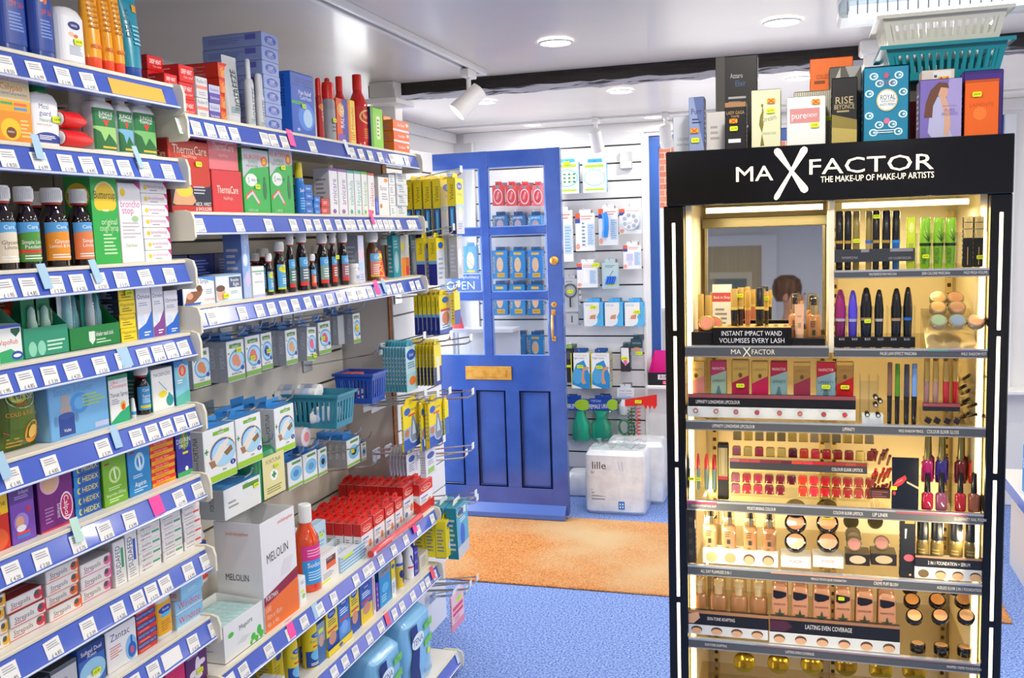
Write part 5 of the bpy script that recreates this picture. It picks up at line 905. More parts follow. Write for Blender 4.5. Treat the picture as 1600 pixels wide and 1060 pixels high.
for i, (px, py, X) in enumerate(((480, 690, -1.36),)):
    Y_ = sol(1, (X, 0, .95), px=px); z_ = sol(2, (X, Y_, 0), py=683)
    b = B(); b.X = Matrix.Rotation(-math.pi/2, 4, 'Y').inverted() if 0 else Matrix.Rotation(math.pi/2, 4, 'X'); b.lathe([(-.05, .024), (-.046, .028), (.05, .028), (.052, .024)], M('e8dce0', .4, coat=.5), 24); o = b.obj('bandage_roll')
    b = B(); b.X = Matrix.Rotation(math.pi/2, 4, 'X'); b.lathe([(.0525, .015), (.053, .001)], M('e88888', .5), 20); b.obj('red_core_print', o); o.rotation_euler = (0, 0, LEFT); o.location = (X-.05, Y_, z_); tag(o, 'wrapped pink and white bandage roll hanging under the teal basket', 'bandage')
    k = hook(.2, .03); put(k, BX+.002, Y_, z_-.01, LEFT); tag(k, 'metal display hook carrying the pink bandage roll', 'hook')
for (ptip, ytip, ln, lb) in (((600, 545), 0, .2, 0),): pass
for (pxt, pyt, X, lb) in ((590, 541, -1.31, 'empty metal hook pointing up near the grey end panel'), (562, 686, -1.33, 'empty metal hook right of the teal basket, lower row'), (588, 713, -1.3, 'empty metal hook lowest near the grey end panel')):
    Y_ = 2.9
    z_ = sol(2, (X, sol(1, (X, 0, 1.0), px=pxt), 0), py=pyt); Y_ = min(sol(1, (X, 0, z_), px=pxt), 3.04); k = hook(X-BX, .05); put(k, BX+.002, Y_, z_-.07, LEFT); tag(k, lb, 'hook')
# ================================================================ LOWER SHELVES
P = .612
y0 = sol(1, (-1.262, 0, P), px=416); y1 = sol(1, (-1.262, 0, P), px=468)
def opencarton(w, h, d, col, front, sidea, hl, name='open_carton', inner='b8b4a8'):
    b = B(); t = .0015; m = M(col, .45); hf, hb = h, hl
    b.box(-w/2, 0, 0, w/2, t, hf, m); b.box(-w/2, d-t, 0, w/2, d, hb, m); b.box(-w/2, 0, 0, w/2, d, t, m)
    for s_ in (-1, 1):
        x = s_*w/2; xa, xb = (x, x+t) if s_ < 0 else (x-t, x); vs = [(q, p, z) for q in (xa, xb) for p, z in ((t, 0), (d-t, 0), (d-t, hb), (t, hf))]
        b.add(vs, [(0, 3, 2, 1), (4, 5, 6, 7), (0, 1, 5, 4), (1, 2, 6, 5), (2, 3, 7, 6), (3, 0, 4, 7)], m)
    b.art(fr(w, hf), front, w, hf); b.art(lambda u, v, o: (-w/2-o, d*(1-u), min(hf, hb)*v), sidea, d, hf); return b.obj(name)
w = y1-y0; h = sol(2, (-1.262, y0, 0), py=820)-P
e = opencarton(w, h, .13, 'eeeef0', [('p', [(0, 0), (1, 0), (1, .32), (0, .24)], 'f8761c'), ('p', [(0, .24), (1, .32), (1, .42), (0, .32)], '941838'), ('t', 'MELOLIN', .45, .66, .085, '303034', .62, 3), ('t', 'smith&nephew', .72, .93, .035, 'f08050', .45), ('t', 'PORTMAN', .22, .3, .045, W_, .34), ('t', '100', .1, .2, .05, 'f8d8c0', .14), ('t', '10cm x 10cm', .26, .13, .05, 'f8d8c0', .42), ('t', '4in. x 4in.', .22, .06, .05, 'f8d8c0', .34), ('p', [(.5, .42), (.62, .56), (.9, .56), (.78, .42)], 'e6e2e4')],
               [('t', 'MELOLIN', .45, .5, .06, '303034', .5), ('t', 'smith&nephew', .5, .9, .03, 'f08050', .5)], h*1.0)
lput(e, -1.262, (y0+y1)/2, P); tag(e, 'large open white dressing carton with orange and maroon corner, lower shelf', 'carton')
y0 = sol(1, (-1.262, 0, P), px=352); y1 = sol(1, (-1.262, 0, P), px=413); w = y1-y0-.002; h = sol(2, (-1.262, y1, 0), py=938)-P
e = opencarton(w, h, .13, 'eef0ee', [('t', 'Mepore', .55, .7, .14, '3c4c44', .55, 3), ('e', .17, .66, .07, .07, '58c838'), ('e', .72, .2, .06, .1, '48c03c'), ('e', .88, .28, .06, .13, '48c03c'), ('e', .93, .13, .06, .1, '48c03c'), ('e', .8, .1, .05, .08, '48c03c'), ('e', .66, .08, .035, .06, '48c03c'), ('p', [(.3, .3), (.45, .42), (.65, .36), (.5, .24)], 'dcdedc')], [('l', .2, .2, .8, .5, 4, 'b8b8b4')], h*1.1)
b = B()
for i in range(7): b.box(-w/2+.004+i*(w-.008)/7, .006, h*.5, -w/2+.0025+(i+1)*(w-.008)/7, .12, h*.9, M('bfe4e4', .5), .002)
lput(e, -1.262, (y0+y1)/2, P); mp_ = (y0+y1)/2; tag(e, 'open white dressing box with green dots filled with pale teal pads', 'carton')
for i in range(7):
    o = B().box(0, 0, 0, (w-.012)/7-.001, .112, h*.86, noisy('pad_wrapper', 'b0dcdc', 'cdeeee', 90, .5, .2), .002).obj('wrapped_dressing'); lput(o, -1.262-.006, mp_-w/2+.006+i*(w-.012)/7, P+.004); tag(o, side(i, 7)+' pale teal wrapped dressing in the open white box', 'dressing', 'wrapped dressings in the open box')
BL(469, 479, 915, P, .05, 'f0f0f0', [('t', 'EU', .5, .8, .12, '303438', .4, 0, .03), ('e', .6, .25, .25, .1, '8cd080'), ('r', .2, .4, .7, .5, 'e0f030')], 'small white box with green print wedged beside the orange bottle', hh=.07)
CL(syrup, 462, 503, 788, P, 'tall orange mouthwash bottle with white cap and pink and blue label', body='e2480f', cap='f6f6f4', caph=.2, capr=.5, ribs=1, sh=.7, base='3a9ae0', lab=(.12, .56), st=(.75, .62, 0), name='mouthwash_bottle', ops=[('r', 0, .62, 1, 1, 'e0358c'), ('t', 'Sudocrem', .5, .5, .12, W_, .8), ('l', .15, .7, .85, .92, 3, 'f8b0d0'), ('l', .15, .08, .85, .35, 4, 'c0e4f8')])
CL(syrup, 456, 474, 830, P, 'white cap of a second orange bottle behind the large carton', body='e2480f', cap='f6f6f4', caph=.2, capr=.5, ribs=0, X=XF-.08, hh=.155, base='3a9ae0', name='mouthwash_bottle', ops=[])
BL(484, 512, 800, P, .03, 'bcdcf0', [('t', 'FORTUNA', .5, .75, .12, '4a78b0', .85), ('l', .1, .2, .9, .6, 5, '8ab0d0')], 'pale blue box standing behind the orange bottle, turned slightly', X=XF-.09, hh=.13)
BL(503, 530, 838, P, .045, 'eeecea', [('r', .3, .62, .85, .86, '6a3a34'), ('r', .3, .48, .85, .66, 'f8682c'), ('t', 'GALPHARM', .5, .8, .05, W_, .5), ('r', 0, .08, .5, .16, 'e8f030'), ('l', .1, .2, .8, .4, 3, 'a8a8b0')], 'white box with brown and orange square beside the mouthwash bottle', hh=.085)
y0 = sol(1, (XF, 0, P), px=533); y1 = sol(1, (XF, 0, P), px=571); w = y1-y0
e = tray(w, .055, .09, 'd4e4ee', [('r', 0, i*.2, 1, i*.2+.1, '7cb0dc') for i in range(5)]+[('r', .1, .7, .5, .9, 'e4ec30')], .85); lput(e, XF, (y0+y1)/2, P); tag(e, 'small tray with blue and white stripes in front of the red plasters', 'display tray')
for i in range(3):
    o = carton(w*.8, .012, .06, 'eef4f8', [('t', 'EGG', .5, .5, .6, '50a0d8', .5)], (), [('t', 'EGG', .5, .5, .3, '50a0d8', .5)]); lput(o, XF-.012, (y0+y1)/2, P+.002+.0125*i); tag(o, ('lowest', 'middle', 'topmost')[i]+' small white and blue box in the striped tray', 'box', 'boxes in the striped tray')
# red topped plaster cartons: rows one behind another
def elas(w, h, d, k=0):
    o = carton(w, h, d, 'f4f4f6', [('r', 0, .62, 1, 1, 'e2241c'), ('e', .5, .78, .38, .1, 'f8d8b0'), ('e', .5, .79, .34, .075, 'e2241c'), ('t', 'Elastoplast', .5, .79, .07, W_, .6), ('r', .1, .45, .6, .5, '6a88c8'), ('l', .1, .3, .6, .42, 2, 'a0a8b8'), ('e', .72, .24, .14, .12, 'e8905c'), ('e', .2, .12, .14, .08, '5a7cc4')],
               [('r', 0, .6, 1, 1, 'd01c18'), ('l', .2, .1, .8, .5, 6, '888c94')], (), 'e8e8ea', 'e0281e')
    b = B(); b.prism([(-w*.42, h), (w*.42, h), (w*.42, h+.012), (w*.2, h+.02), (-w*.2, h+.02), (-w*.42, h+.012)], d*.5, d*.5+.001, M('e2281e', .35)); b.box(-w*.12, d*.5-.0006, h+.008, w*.12, d*.5+.0016, h+.013, M('7c1410', .5)); b.obj('hang_tab', o); return o
src = None
rows = ((566, 584, 805, 7, 'first'), (586, 602, 788, 7, 'second'), (604, 617, 770, 7, 'third'), (619, 630, 757, 6, 'fourth'), (632, 648, 738, 8, 'fifth'))
for r_, (p0, p1, yt, n, nm) in enumerate(rows):
    X0 = -1.275 if r_ < 4 else -1.29; y, w, h = LB(p0, p1, yt, P, X0); h = .098 if r_ < 4 else .115; src = elas(w, h, .027)
    for i in range(n):
        o = src if i == 0 else dup(src); lput(o, X0-i*.031, y, P+.002); o.rotation_euler = (0, 0, LEFT)
        tag(o, (f'red topped plaster carton at the front of the {nm} row, white body' if i == 0 else f'red topped plaster carton standing behind others in the {nm} row'), 'box', None if i == 0 else f'plaster cartons behind in the {nm} row')
y, w, h = LB(656, 676, 722, P, -1.268)
e = tray(w+.006, .1, .12, 'dc2018', [('l', .1, .1, .9, .3, 1, 'f06050')], .3); lput(e, -1.262, y, P); tag(e, 'red cardboard tray at the far end of the plaster shelf', 'display tray')
for i in range(3):
    o = elas(w, .1, .03) if i == 0 else dup(o); lput(o, -1.266-i*.034, y, P+.0035); tag(o, 'red topped plaster carton in the red tray, '+('front', 'middle', 'back')[i], 'box', 'plaster cartons in the red tray')
ya = sol(1, (-1.25, 0, P), px=573); yb = sol(1, (-1.25, 0, P), px=655)
b = B(); b.box(-(yb-ya)/2, 0, 0, (yb-ya)/2, .0015, .035, CLEAR()); b.box(-(yb-ya)/2, 0, 0, -(yb-ya)/2+.002, .18, .035, CLEAR()); o = b.obj('clear_shelf_guard'); lput(o, -1.2575, (ya+yb)/2, P); tag(o, 'clear plastic guard in front of the red plaster cartons', 'shelf guard')
L_ = (yb-ya)/2-.01; b = B(); b.tube([(-L_, 0, 0), (L_, 0, 0)], .011, M('e01c2c', .15, coat=.8), 20)
b.art(lambda u, v, o: (-L_+2*L_*u, -.0112-o, -.006+.012*v), [('t', 'Wundversorgung rund um', .5, .5, .7, W_, .7), ('r', .0, .0, .04, 1, W_)], 2*L_, .012); o = b.obj('shelf_banner'); lput(o, -1.241, (ya+yb)/2, P+.0135); tag(o, 'glossy red rolled banner strip lying along the plaster shelf edge', 'banner')
# middle lower shelf
Q = .405
def scholl(t='Scholl'): return [('e', .5, .84, .4, .1, '1f5cc0'), ('t', t, .5, .84, .08, W_, .6)]
BL(343, 382, 1010, Q+0, .06, 'f0f0ec', [('e', .6, .7, .3, .12, '2a64c4'), ('l', .1, .2, .8, .5, 3, 'b0b0a8')], 'white foot care box with blue oval, bottom left of the lower shelf', hh=.055)
for i, (p0, p1, yt, c, lb) in enumerate(((384, 402, 1040, 'f0d820', 'small yellow foot care box low beside the white ones'), (403, 424, 1046, 'f0f0ec', 'left of two small white boxes with blue ovals'), (425, 447, 1046, 'f0f0ec', 'right of two small white boxes with blue ovals'))):
    BL(p0, p1, yt, Q, .06, c, [('e', .6, .7, .25, .14, '2a64c4'), ('l', .1, .15, .8, .5, 3, 'a8a89c')], lb, hh=.055)
BL(427, 444, 1018, Q, .05, 'f2dc24', [('e', .6, .75, .25, .12, '2a64c4'), ('l', .15, .2, .7, .5, 3, 'b8a818')], 'yellow foot care box behind the small white ones', hh=.085, X=XF-.065)
def fcan(p0, p1, yt, lb, hh, X=XF): CL(can, p0, p1, yt, Q, lb, 'spray can', X=X, hh=hh, col='f0d81c', cap='e8e8e8', caph=.04, capw=.8, base='f0d81c', ops=[('e', .55, .8, .3, .07, '1f5cc0'), ('t', 'Scholl', .55, .8, .05, W_, .4), ('t', 'Fresh Step', .5, .66, .08, '2a4a9c', .6), ('r', 0, 0, 1, .42, '1d4fa8'), ('e', .5, .3, .3, .14, '7cc4f0'), ('r', .3, .5, .8, .54, 'e04828'), ('l', .2, .04, .8, .12, 2, W_)])
fcan(446, 468, 1000, 'yellow and blue foot spray can, left of the pair, lower shelf', .13)
fcan(467, 475, 990, 'yellow foot spray can behind the front pair, lower shelf', .13, XF-.05)
fcan(473, 498, 975, 'yellow and blue foot spray can, right of the pair, lower shelf', .13)
BL(498, 510, 975, Q, .04, '3a6ca8', [('r', 0, .5, 1, 1, '8ca0b0'), ('e', .5, .55, .3, .15, 'd8a888'), ('r', .2, .75, .8, .85, 'e0f030')], 'dull blue foot cream pack beside the spray cans', hh=.115)
for i, (p0, p1, c1, c2, lb, hh) in enumerate(((512, 530, 'f2da20', '1c4fb0', 'yellow and blue heel care box in the yellow tray', .135), (531, 548, '2f74d4', '5c9ae8', 'blue blister care box with white oval, next to the yellow one', .14), (549, 563, 'f2da20', '1c4fb0', 'tall yellow and navy insole pack leaning forward', .14), (565, 583, '2a64c8', 'f0d020', 'blue foot file pack with pink picture', .13))):
    BL(p0, p1, 900, Q, .04, c1, [('r', 0, 0, 1, .4, c2), ('e', .5, .85, .35, .09, '1a4cb0'), ('t', 'Scholl', .5, .85, .06, W_, .5), ('l', .15, .6, .85, .75, 3, 'f4f8fc' if c1[0] != 'f' else '6a6820'), ('e', .5, .32, .32, .14, 'd89878' if i != 1 else '7cb4f8'), ('r', .1, .48, .9, .53, 'e04a28')], lb, hh=hh, scol='8a9098' if i % 2 else 'c8b418')
y0 = sol(1, (XF, 0, Q), px=512); y1 = sol(1, (XF, 0, Q), px=548); o = tray(y1-y0+.004, .05, .06, 'f0d420', [('e', .5, .5, .08, .3, '1a4cb0')], .35); lput(o, XF+.006, (y0+y1)/2, Q); tag(o, 'low yellow display tray holding two foot care boxes', 'display tray')
BL(584, 588, 880, Q, .05, 'e8e0e8', [('r', .3, .1, .6, .9, 'c84068')], 'thin white and crimson pack between blue packs', hh=.13)
BL(589, 593, 880, Q, .05, '6a3cb0', [('l', .3, .1, .7, .9, 4, 'c8a8f0')], 'thin purple pack between blue packs', hh=.09)
BL(594, 612, 865, Q, .07, '1f94d8', [('r', 0, .78, 1, .96, '8a9298'), ('t', 'COMPEED', .5, .88, .07, '203038', .8), ('e', .5, .45, .3, .12, '5cbcf0'), ('l', .15, .1, .6, .3, 3, 'b0e0f8')], 'bright sky blue box with grey top band, lower shelf', hh=.125, scol='0f5c94')
BL(613, 619, 870, Q, .04, 'f0d820', [('e', .5, .85, .4, .06, '1a4cb0'), ('r', 0, 0, 1, .5, 'e8f0f8'), ('l', .2, .1, .8, .4, 5, '3a5cb0')], 'slim yellow and white box right of the sky blue one', hh=.12)
CL(can, 616, 631, 855, Q, 'white and yellow athlete foot spray can with dark spots', 'spray can', col='f0f0f0', cap='f4f4f4', caph=.22, hh=.15, ops=[('r', 0, 0, 1, .7, 'f0d028'), ('e', .4, .45, .2, .14, '203080'), ('e', .65, .25, .22, .16, '203080'), ('r', 0, .72, 1, .82, '3a6cc8')])
CL(can, 631, 647, 850, Q, 'white foot powder bottle with V mark and red band', 'bottle', col='f2f2f4', cap='f4f4f6', caph=.25, capw=.6, hh=.145, name='powder_bottle', ops=[('p', [(.25, .85), (.4, .85), (.52, .6), (.65, .85), (.8, .85), (.58, .5), (.46, .5)], '203a8c'), ('r', .1, .38, .9, .44, 'e84038')])
BL(642, 648, 862, Q, .05, '3030a0', [('l', .2, .2, .8, .8, 6, 'a0a8f0')], 'navy blue box behind the white powder bottle', hh=.12, X=XF-.03)
SL(649, 655, 852, Q, .05, 3, '3a3cb0', [('t', 'Boots', .5, .5, .3, 'c8d0ff', .7)], 'small indigo blue box in the stack near the shelf end, {t}', 'stacked indigo boxes', hh=.1)
BL(656, 670, 866, Q, .06, 'e0dccc', [('l', .2, .2, .8, .8, 4, 'b0a890')], 'small cream cardboard box at the end of the lower shelf', hh=.058)
# bottom shelf: packs of pants
R_ = .078
def softpack(w, h, d, col, ops, name='soft_pack', sops=(), dark=None):
    e = empty(name); b = B(); n = 14; m = noisy('soft_plastic_'+col, col, col, 9, .2, .35, 3, dist=.02, coat=.5)
    b.loft([(0, w/2*.93, d/2*.9), (.01, w/2, d/2), (h*.5, w/2*1.02, d/2*1.02), (h*.9, w/2, d/2*.96), (h*.97, w/2*.93, d/2*.7), (h, w/2*.9, d/2*.45)], m, 36, 7, (0, d/2)); b.obj('wrapper', e)
    b = B(); b.art(lambda u, v, o: (-w/2*.93+w*.93*u, -.004-o, h*.03+h*.87*v), ops, w*.93, h*.87)
    b.obj('printed_front', e); b = B(); b.art(lambda u, v, o: (-w/2-.003-o, d*.95-d*.9*u, h*.03+h*.87*v), sops, d*.9, h*.87); b.obj('printed_side', e)
    return e
TE = [('p', [(.0, 0), (.42, 0), (.34, .3), (.4, .6), (.3, 1), (.05, 1), (.1, .6), (0, .4)], '1c2c78'), ('e', .33, .72, .26, .12, 'e8f4f8'), ('t', 'TENA', .33, .72, .11, '203c8c', .42), ('p', [(.62, .86), (.95, .9), (.95, .78), (.62, .76)], '78d050'), ('t', 'Try', .78, .83, .05, '205c30', .2), ('p', [(.6, .6), (.93, .65), (.93, .53), (.6, .5)], '78d050'), ('t', 'Pants', .72, .12, .1, '5c98d0', .45), ('e', .76, .4, .07, .05, 'e0f030')]
for i, (p0, p1, yt, hh, lb) in enumerate(((598, 632, 1012, .2, 'nearest pale blue incontinence pants pack, bottom of picture'), (633, 664, 952, .235, 'middle pale blue incontinence pants pack on the bottom shelf'), (668, 703, 898, .25, 'farthest and tallest pale blue incontinence pants pack on the bottom shelf'))):
    y, w, h = LB(p0, p1, yt, R_, -1.215); w = max(w, .2); o = softpack(w*.97, hh, .2, '8cc8f0', TE, sops=[('l', .1, .1, .5, .9, 16, '5c9cc8')])
    yy = (2.34, 2.59, 2.84)[i]; lput(o, -1.215, yy, R_); tag(o, lb, 'pack')
# ================================================================ HOOKED FOOT CARE beside the door
BX3 = -1.384
def h3(p0, p1, yt, yb, X, col, front, label, n=1, d=.025, tab='ecd41c', scol=None, sidea=(), st=None, rise=.03, cat='pack', tcol=None, hk=True, tilt=0, sp=None):
    zb = 1.2
    for _ in range(3): y0 = sol(1, (X, 0, zb), px=p0); zb = sol(2, (X, y0, 0), py=yb)
    y1 = sol(1, (X, 0, zb), px=p1); zt = sol(2, (X, y0, 0), py=yt); w, h = y1-y0, zt-zb; src = None; sp = sp or d+.001
    for i in range(n):
        if src is None:
            src = o = carton(w, h, d, col, front, sidea, (), scol or col, tcol or scol or col, 'hanging_pack')
            b = B(); b.prism([(-w*.35, h), (w*.35, h), (w*.25, h+.018), (-w*.25, h+.018)], d*.45, d*.45+.001, M(tab, .35)); b.obj('hang_tab', o)
        else: o = dup(src)
        lput(o, X-i*sp, (y0+y1)/2, zb); o.rotation_euler = (0, tilt, LEFT)
        tag(o, label if i == 0 else 'pack hanging behind the '+' '.join(label.split()[:10]), cat, None if i == 0 else 'packs behind the '+' '.join(label.split()[:6]))
    if st: sticker(src, (st[0]-.5)*w, 0, st[1]*h)
    if hk:
        L_ = X-BX3+.05; k = hook(L_, rise, 1); put(k, BX3+.002, (y0+y1)/2, zt+.012-rise*.8, LEFT); tag(k, 'double metal hook holding the '+' '.join(label.split()[:10]), 'hook')
    return src
YB_ = [('r', .0, .52, 1, 1, 'f0d818'), ('r', 0, .42, 1, .54, 'a8c8d8'), ('r', 0, 0, 1, .44, 'c4ccd8'), ('e', .5, .86, .34, .07, '1f5cc0'), ('t', 'Scholl', .5, .86, .05, W_, .5), ('t', 'Pro Polish', .5, .72, .05, '5a7ab0', .6), ('e', .55, .38, .25, .12, 'e8d8b8'), ('l', .2, .08, .8, .2, 3, '8898b8')]
SB = [('r', .05, .5, .95, 1, 'f0dc1c'), ('r', .05, 0, .95, .5, '1c2a78'), ('r', .25, .08, .75, .48, '2f9ce0'), ('t', 'Velvet', .5, .75, .5, '8a7c10', .3, 90), ('r', .42, .15, .56, .44, '9cd4f4')]
h3(691, 714, 280, 371, -1.2, 'e8e0c0', YB_, 'yellow and grey foot polish pack, left column of upper hooks', 4, .03, scol='e8d018', sidea=SB, sp=.036)
h3(714, 726, 278, 366, -1.14, 'e8e0c0', YB_+[('e', .5, .3, .2, .07, 'f8f8f8')], 'yellow and grey foot polish pack, frontmost at right of the upper hooks', 1, .03, scol='e8d018', sidea=SB, hk=False)
SN = [('r', 0, .5, 1, 1, 'f4dc18'), ('r', 0, .44, 1, .52, '6ab0e0'), ('r', 0, 0, 1, .45, '16208c'), ('t', 'Velvet', .5, .78, .5, '8a7c10', .25, 90)]
h3(684, 697, 372, 446, -1.2, 'd8dce4', [('r', 0, .75, 1, 1, 'f0dc20'), ('e', .5, .84, .3, .07, '1f5cc0'), ('l', .2, .1, .8, .6, 5, '98a8c0')], 'yellow and navy spined foot file pack on the second hook row', 2, .03, scol='f4dc18', sidea=SN, sp=.045)
for i, (p0, p1, X) in enumerate(((700, 712, -1.19), (716, 724, -1.15))):
    h3(p0, p1, 368, 436, X, 'c4c8cc', [('e', .5, .5, .35, .2, 'e0e4e8'), ('l', .2, .1, .8, .25, 3, '98a0a8')], ('left', 'right')[i]+' plain grey plastic pack on the second hook row', 1, .03, scol='b0b4b8', tab='d0d4d8', hk=False)
h3(688, 707, 462, 524, -1.2, 'd8e4f0', [('r', 0, .6, 1, 1, 'f0dc20'), ('e', .5, .86, .26, .08, '1f5cc0'), ('r', .1, .58, .9, .64, 'e04838'), ('e', .5, .4, .3, .16, 'd88868'), ('r', 0, 0, 1, .12, '1c50b0'), ('l', .2, .14, .8, .26, 2, '5070b0')], 'yellow and white corn file pack, front of third hook row', 6, .012, scol='f4dc18', sidea=SN, sp=.0165)
h3(711, 720, 458, 508, -1.17, 'f0dc20', [('r', 0, 0, 1, .45, '1c3ca0')], 'yellow and blue pack at the right of the third hook row', 1, .012, scol='f4dc18', hk=False)
h3(636, 653, 543, 614, -1.27, 'c8e8f0', [('e', .5, .8, .4, .12, '1f5cc0'), ('t', 'Scholl', .5, .8, .07, W_, .6), ('r', 0, 0, 1, .4, 'a8dcea'), ('e', .55, .22, .3, .1, 'f08038'), ('l', .15, .5, .85, .65, 3, '4a88c0')], 'pale blue gel insole pack, front of the fourth hook row', 8, .006, scol='2a94b0', tab='58b8d0', sp=.011)
h3(680, 691, 540, 604, -1.2, 'f0dc20', [('r', 0, 0, 1, .45, '1c3c94'), ('r', .3, .1, .7, .7, 'e8e8d0')], 'yellow and navy nail file pack, front of the fourth hook row', 8, .004, scol='b8a818', sp=.013)
CLP = [('r', 0, .45, 1, 1, 'f2da18'), ('r', 0, 0, 1, .25, '2a58b8'), ('r', 0, .25, 1, .48, '8cb0d8'), ('e', .25, .84, .18, .08, '1f5cc0'), ('t', 'Footcare', .6, .86, .06, '3a5090', .5), ('e', .2, .38, .14, .08, 'c87848'), ('e', .6, .3, .3, .2, 'b8c4d4'), ('p', [(.52, .75), (.62, .75), (.85, .3), (.75, .15), (.45, .15), (.38, .3)], '7c8ca4'), ('p', [(.56, .6), (.6, .6), (.72, .3), (.5, .3)], 'c8d4e4'), ('r', .3, .72, .7, .76, 'e85038')]
h3(632, 658, 636, 708, -1.22, 'f2da18', CLP, 'yellow nail clipper card, left of three', 1, .006)
h3(660, 670, 634, 706, -1.2, 'f2da18', CLP, 'yellow nail clipper card, middle one mostly hidden', 1, .006)
h3(672, 695, 632, 702, -1.18, 'f2da18', CLP, 'yellow nail clipper card, right of three', 2, .006)
h3(696, 702, 628, 680, -1.17, 'f2da18', [('r', 0, 0, 1, .5, '2a6cc8'), ('r', .2, .6, .8, .75, 'd8f020')], 'yellow and blue card behind the right nail clipper', 1, .006, hk=False)
h3(636, 652, 712, 745, -1.25, 'e4e4ec', [('e', .5, .7, .3, .15, '3a5cb8'), ('l', .2, .1, .8, .5, 4, '8890a8')], 'white and grey blister pack on the fifth hook row, left', 6, .004, tab='e0e0e8', scol='6a5c70', sp=.012)
h3(666, 682, 706, 748, -1.22, 'e8eaf0', [('e', .5, .75, .35, .12, '3a5cb8'), ('r', .2, .1, .8, .3, '9cd060'), ('l', .2, .4, .8, .6, 3, '8890a8')], 'white and green blister pack on the fifth hook row, right', 3, .006, tab='e0e0e8')
for (px, py, X, lb) in ((735, 533, -1.14, 'bare double hook near the door below the third pack row'), (738, 617, -1.14, 'bare double hook above the nail clipper cards'), (738, 702, -1.14, 'bare double hook below the nail clipper cards, upper'), (728, 712, -1.17, 'bare double hook below the nail clipper cards, lower'), (745, 783, -1.12, 'bare double hook above the teal pack near the door'), (728, 797, -1.16, 'shorter bare double hook above the teal pack'), (745, 908, -1.1, 'bare double hook low over the blue carpet'), (728, 926, -1.15, 'bare double hook holding the pink pack')):
    Y_ = 3.36 if 'lower' in lb or 'shorter' in lb or 'pink' in lb else 3.27
    X_ = sol(0, (0, Y_, sol(2, (X, Y_, 0), py=py)), px=px); z_ = sol(2, (X_, Y_, 0), py=py); k = hook(X_-BX3, .025, 1, r=.0028); put(k, BX3+.002, Y_, z_-.03, LEFT); tag(k, lb, 'hook')
h3(698, 715, 816, 873, -1.2, 'f0dc20', [('e', .3, .86, .2, .06, '1f5cc0'), ('t', 'Toe', .5, .7, .08, '3a5090', .4), ('e', .6, .3, .4, .18, 'd8e4f0'), ('e', .6, .3, .25, .1, 'd88870'), ('l', .1, .75, .8, .82, 1, 'a8a018')], 'yellow toe care box hanging low beside the teal pack', 3, .04, scol='f0e020', tcol='d8c818')
h3(717, 734, 792, 874, -1.17, '58b4dc', [('e', .4, .85, .35, .08, 'f0e030'), ('e', .4, .85, .28, .06, '1f5cc0'), ('e', .45, .4, .2, .22, '1f6ad0'), ('r', 0, 0, 1, .22, 'c8d0d8'), ('l', .3, .65, .9, .74, 2, 'e0f4fc')], 'teal and blue insole pack hanging low near the mat', 2, .04, scol='0f8494', tab='f0f4f8', tilt=-.06, sp=.05)
h3(707, 726, 936, 990, -1.2, 'f0ccd8', [('r', .1, .55, .9, .66, 'e04868'), ('r', .1, .4, .9, .5, 'e04868'), ('r', 0, 0, 1, .2, 'e890a8'), ('r', .4, .72, .8, .86, 'd8f030'), ('l', .2, .22, .8, .36, 2, 'd85878')], 'pink and white card hanging lowest above the blue carpet', 1, .006, tab='f4f4f8', scol='e8b8c8')
for i, (p0, p1, c, lb) in enumerate(((616, 626, '2f9cac', 'teal pack standing tall behind the shelf end, left'), (628, 641, 'c8ccc8', 'clear pack with orange squares behind the shelf end'), (644, 652, '54707c', 'dark translucent pack behind the shelf end, left of two'), (654, 664, '5c7884', 'dark translucent pack behind the shelf end, right of two'))):
    h3(p0, p1, 368, 438, -1.3, c, [('r', .05, .08, .48, .5, 'f0901c'), ('r', .52, .08, .95, .5, 'f0701c'), ('e', .2, .75, .15, .1, 'f0e020'), ('r', .55, .1, .9, .3, 'e03c28')] if i == 1 else [('e', .5, .4, .3, .25, 'a8c4cc'), ('l', .2, .7, .8, .9, 3, 'b0d0d8')], lb, 1, .02, tab=c, scol=c)
# ================================================================ SLATTED WALL beyond the door
YS = 5.652
def sw(p0, p1, yt, yb, d, col, front, label, name='hanging_box', cat='box', tab=None, n=1, st=None, scol=None, thin=0, hk=1, sidea=(), Y=None):
    Y = Y or YS-.07-d; x0 = x1 = 0; zb = 1.
    for _ in range(3): x0 = sol(0, (0, Y, zb), px=p0); zb = sol(2, (x0, Y, 0), py=yb)
    x1 = sol(0, (0, Y, zb), px=p1); zt = sol(2, (x0, Y, 0), py=yt); w, h = x1-x0, zt-zb
    o = carton(w, h, d, col, front, sidea, (), scol, scol, name)
    b = B(); b.box(-w*.3, d*.5, h, w*.3, d*.5+.001, h+.022, M(tab or col, .4)); b.obj('hang_tab', o)
    if st: sticker(o, (st[0]-.5)*w, 0, st[1]*h, .04, .02)
    put(o, (x0+x1)/2, Y, zb); tag(o, label, cat)
    for i in range(1, n): c = dup(o); c.location.y = Y+i*(d+.002); tag(c, 'matching one hanging behind the '+' '.join(label.split()[:10]), cat, 'behind the '+' '.join(label.split()[:6]))
    if hk: k = hook(YS-Y+.03, .02); put(k, (x0+x1)/2, YS-.001, zt+.016-.016); tag(k, 'chrome wall hook holding the '+' '.join(label.split()[:10]), 'hook')
    return o
pill = [('r', .1, .84, .9, .93, 'a4d030'), ('e', .5, .5, .46, .28, '4ab8d8'), ('e', .5, .5, .42, .25, 'e8f4f0')]+[('e', .2+.2*i, .38+.12*j, .06, .035, '3a8a4c') for i in range(4) for j in range(3)]+[('r', .1, .08, .9, .14, 'b4d838')]
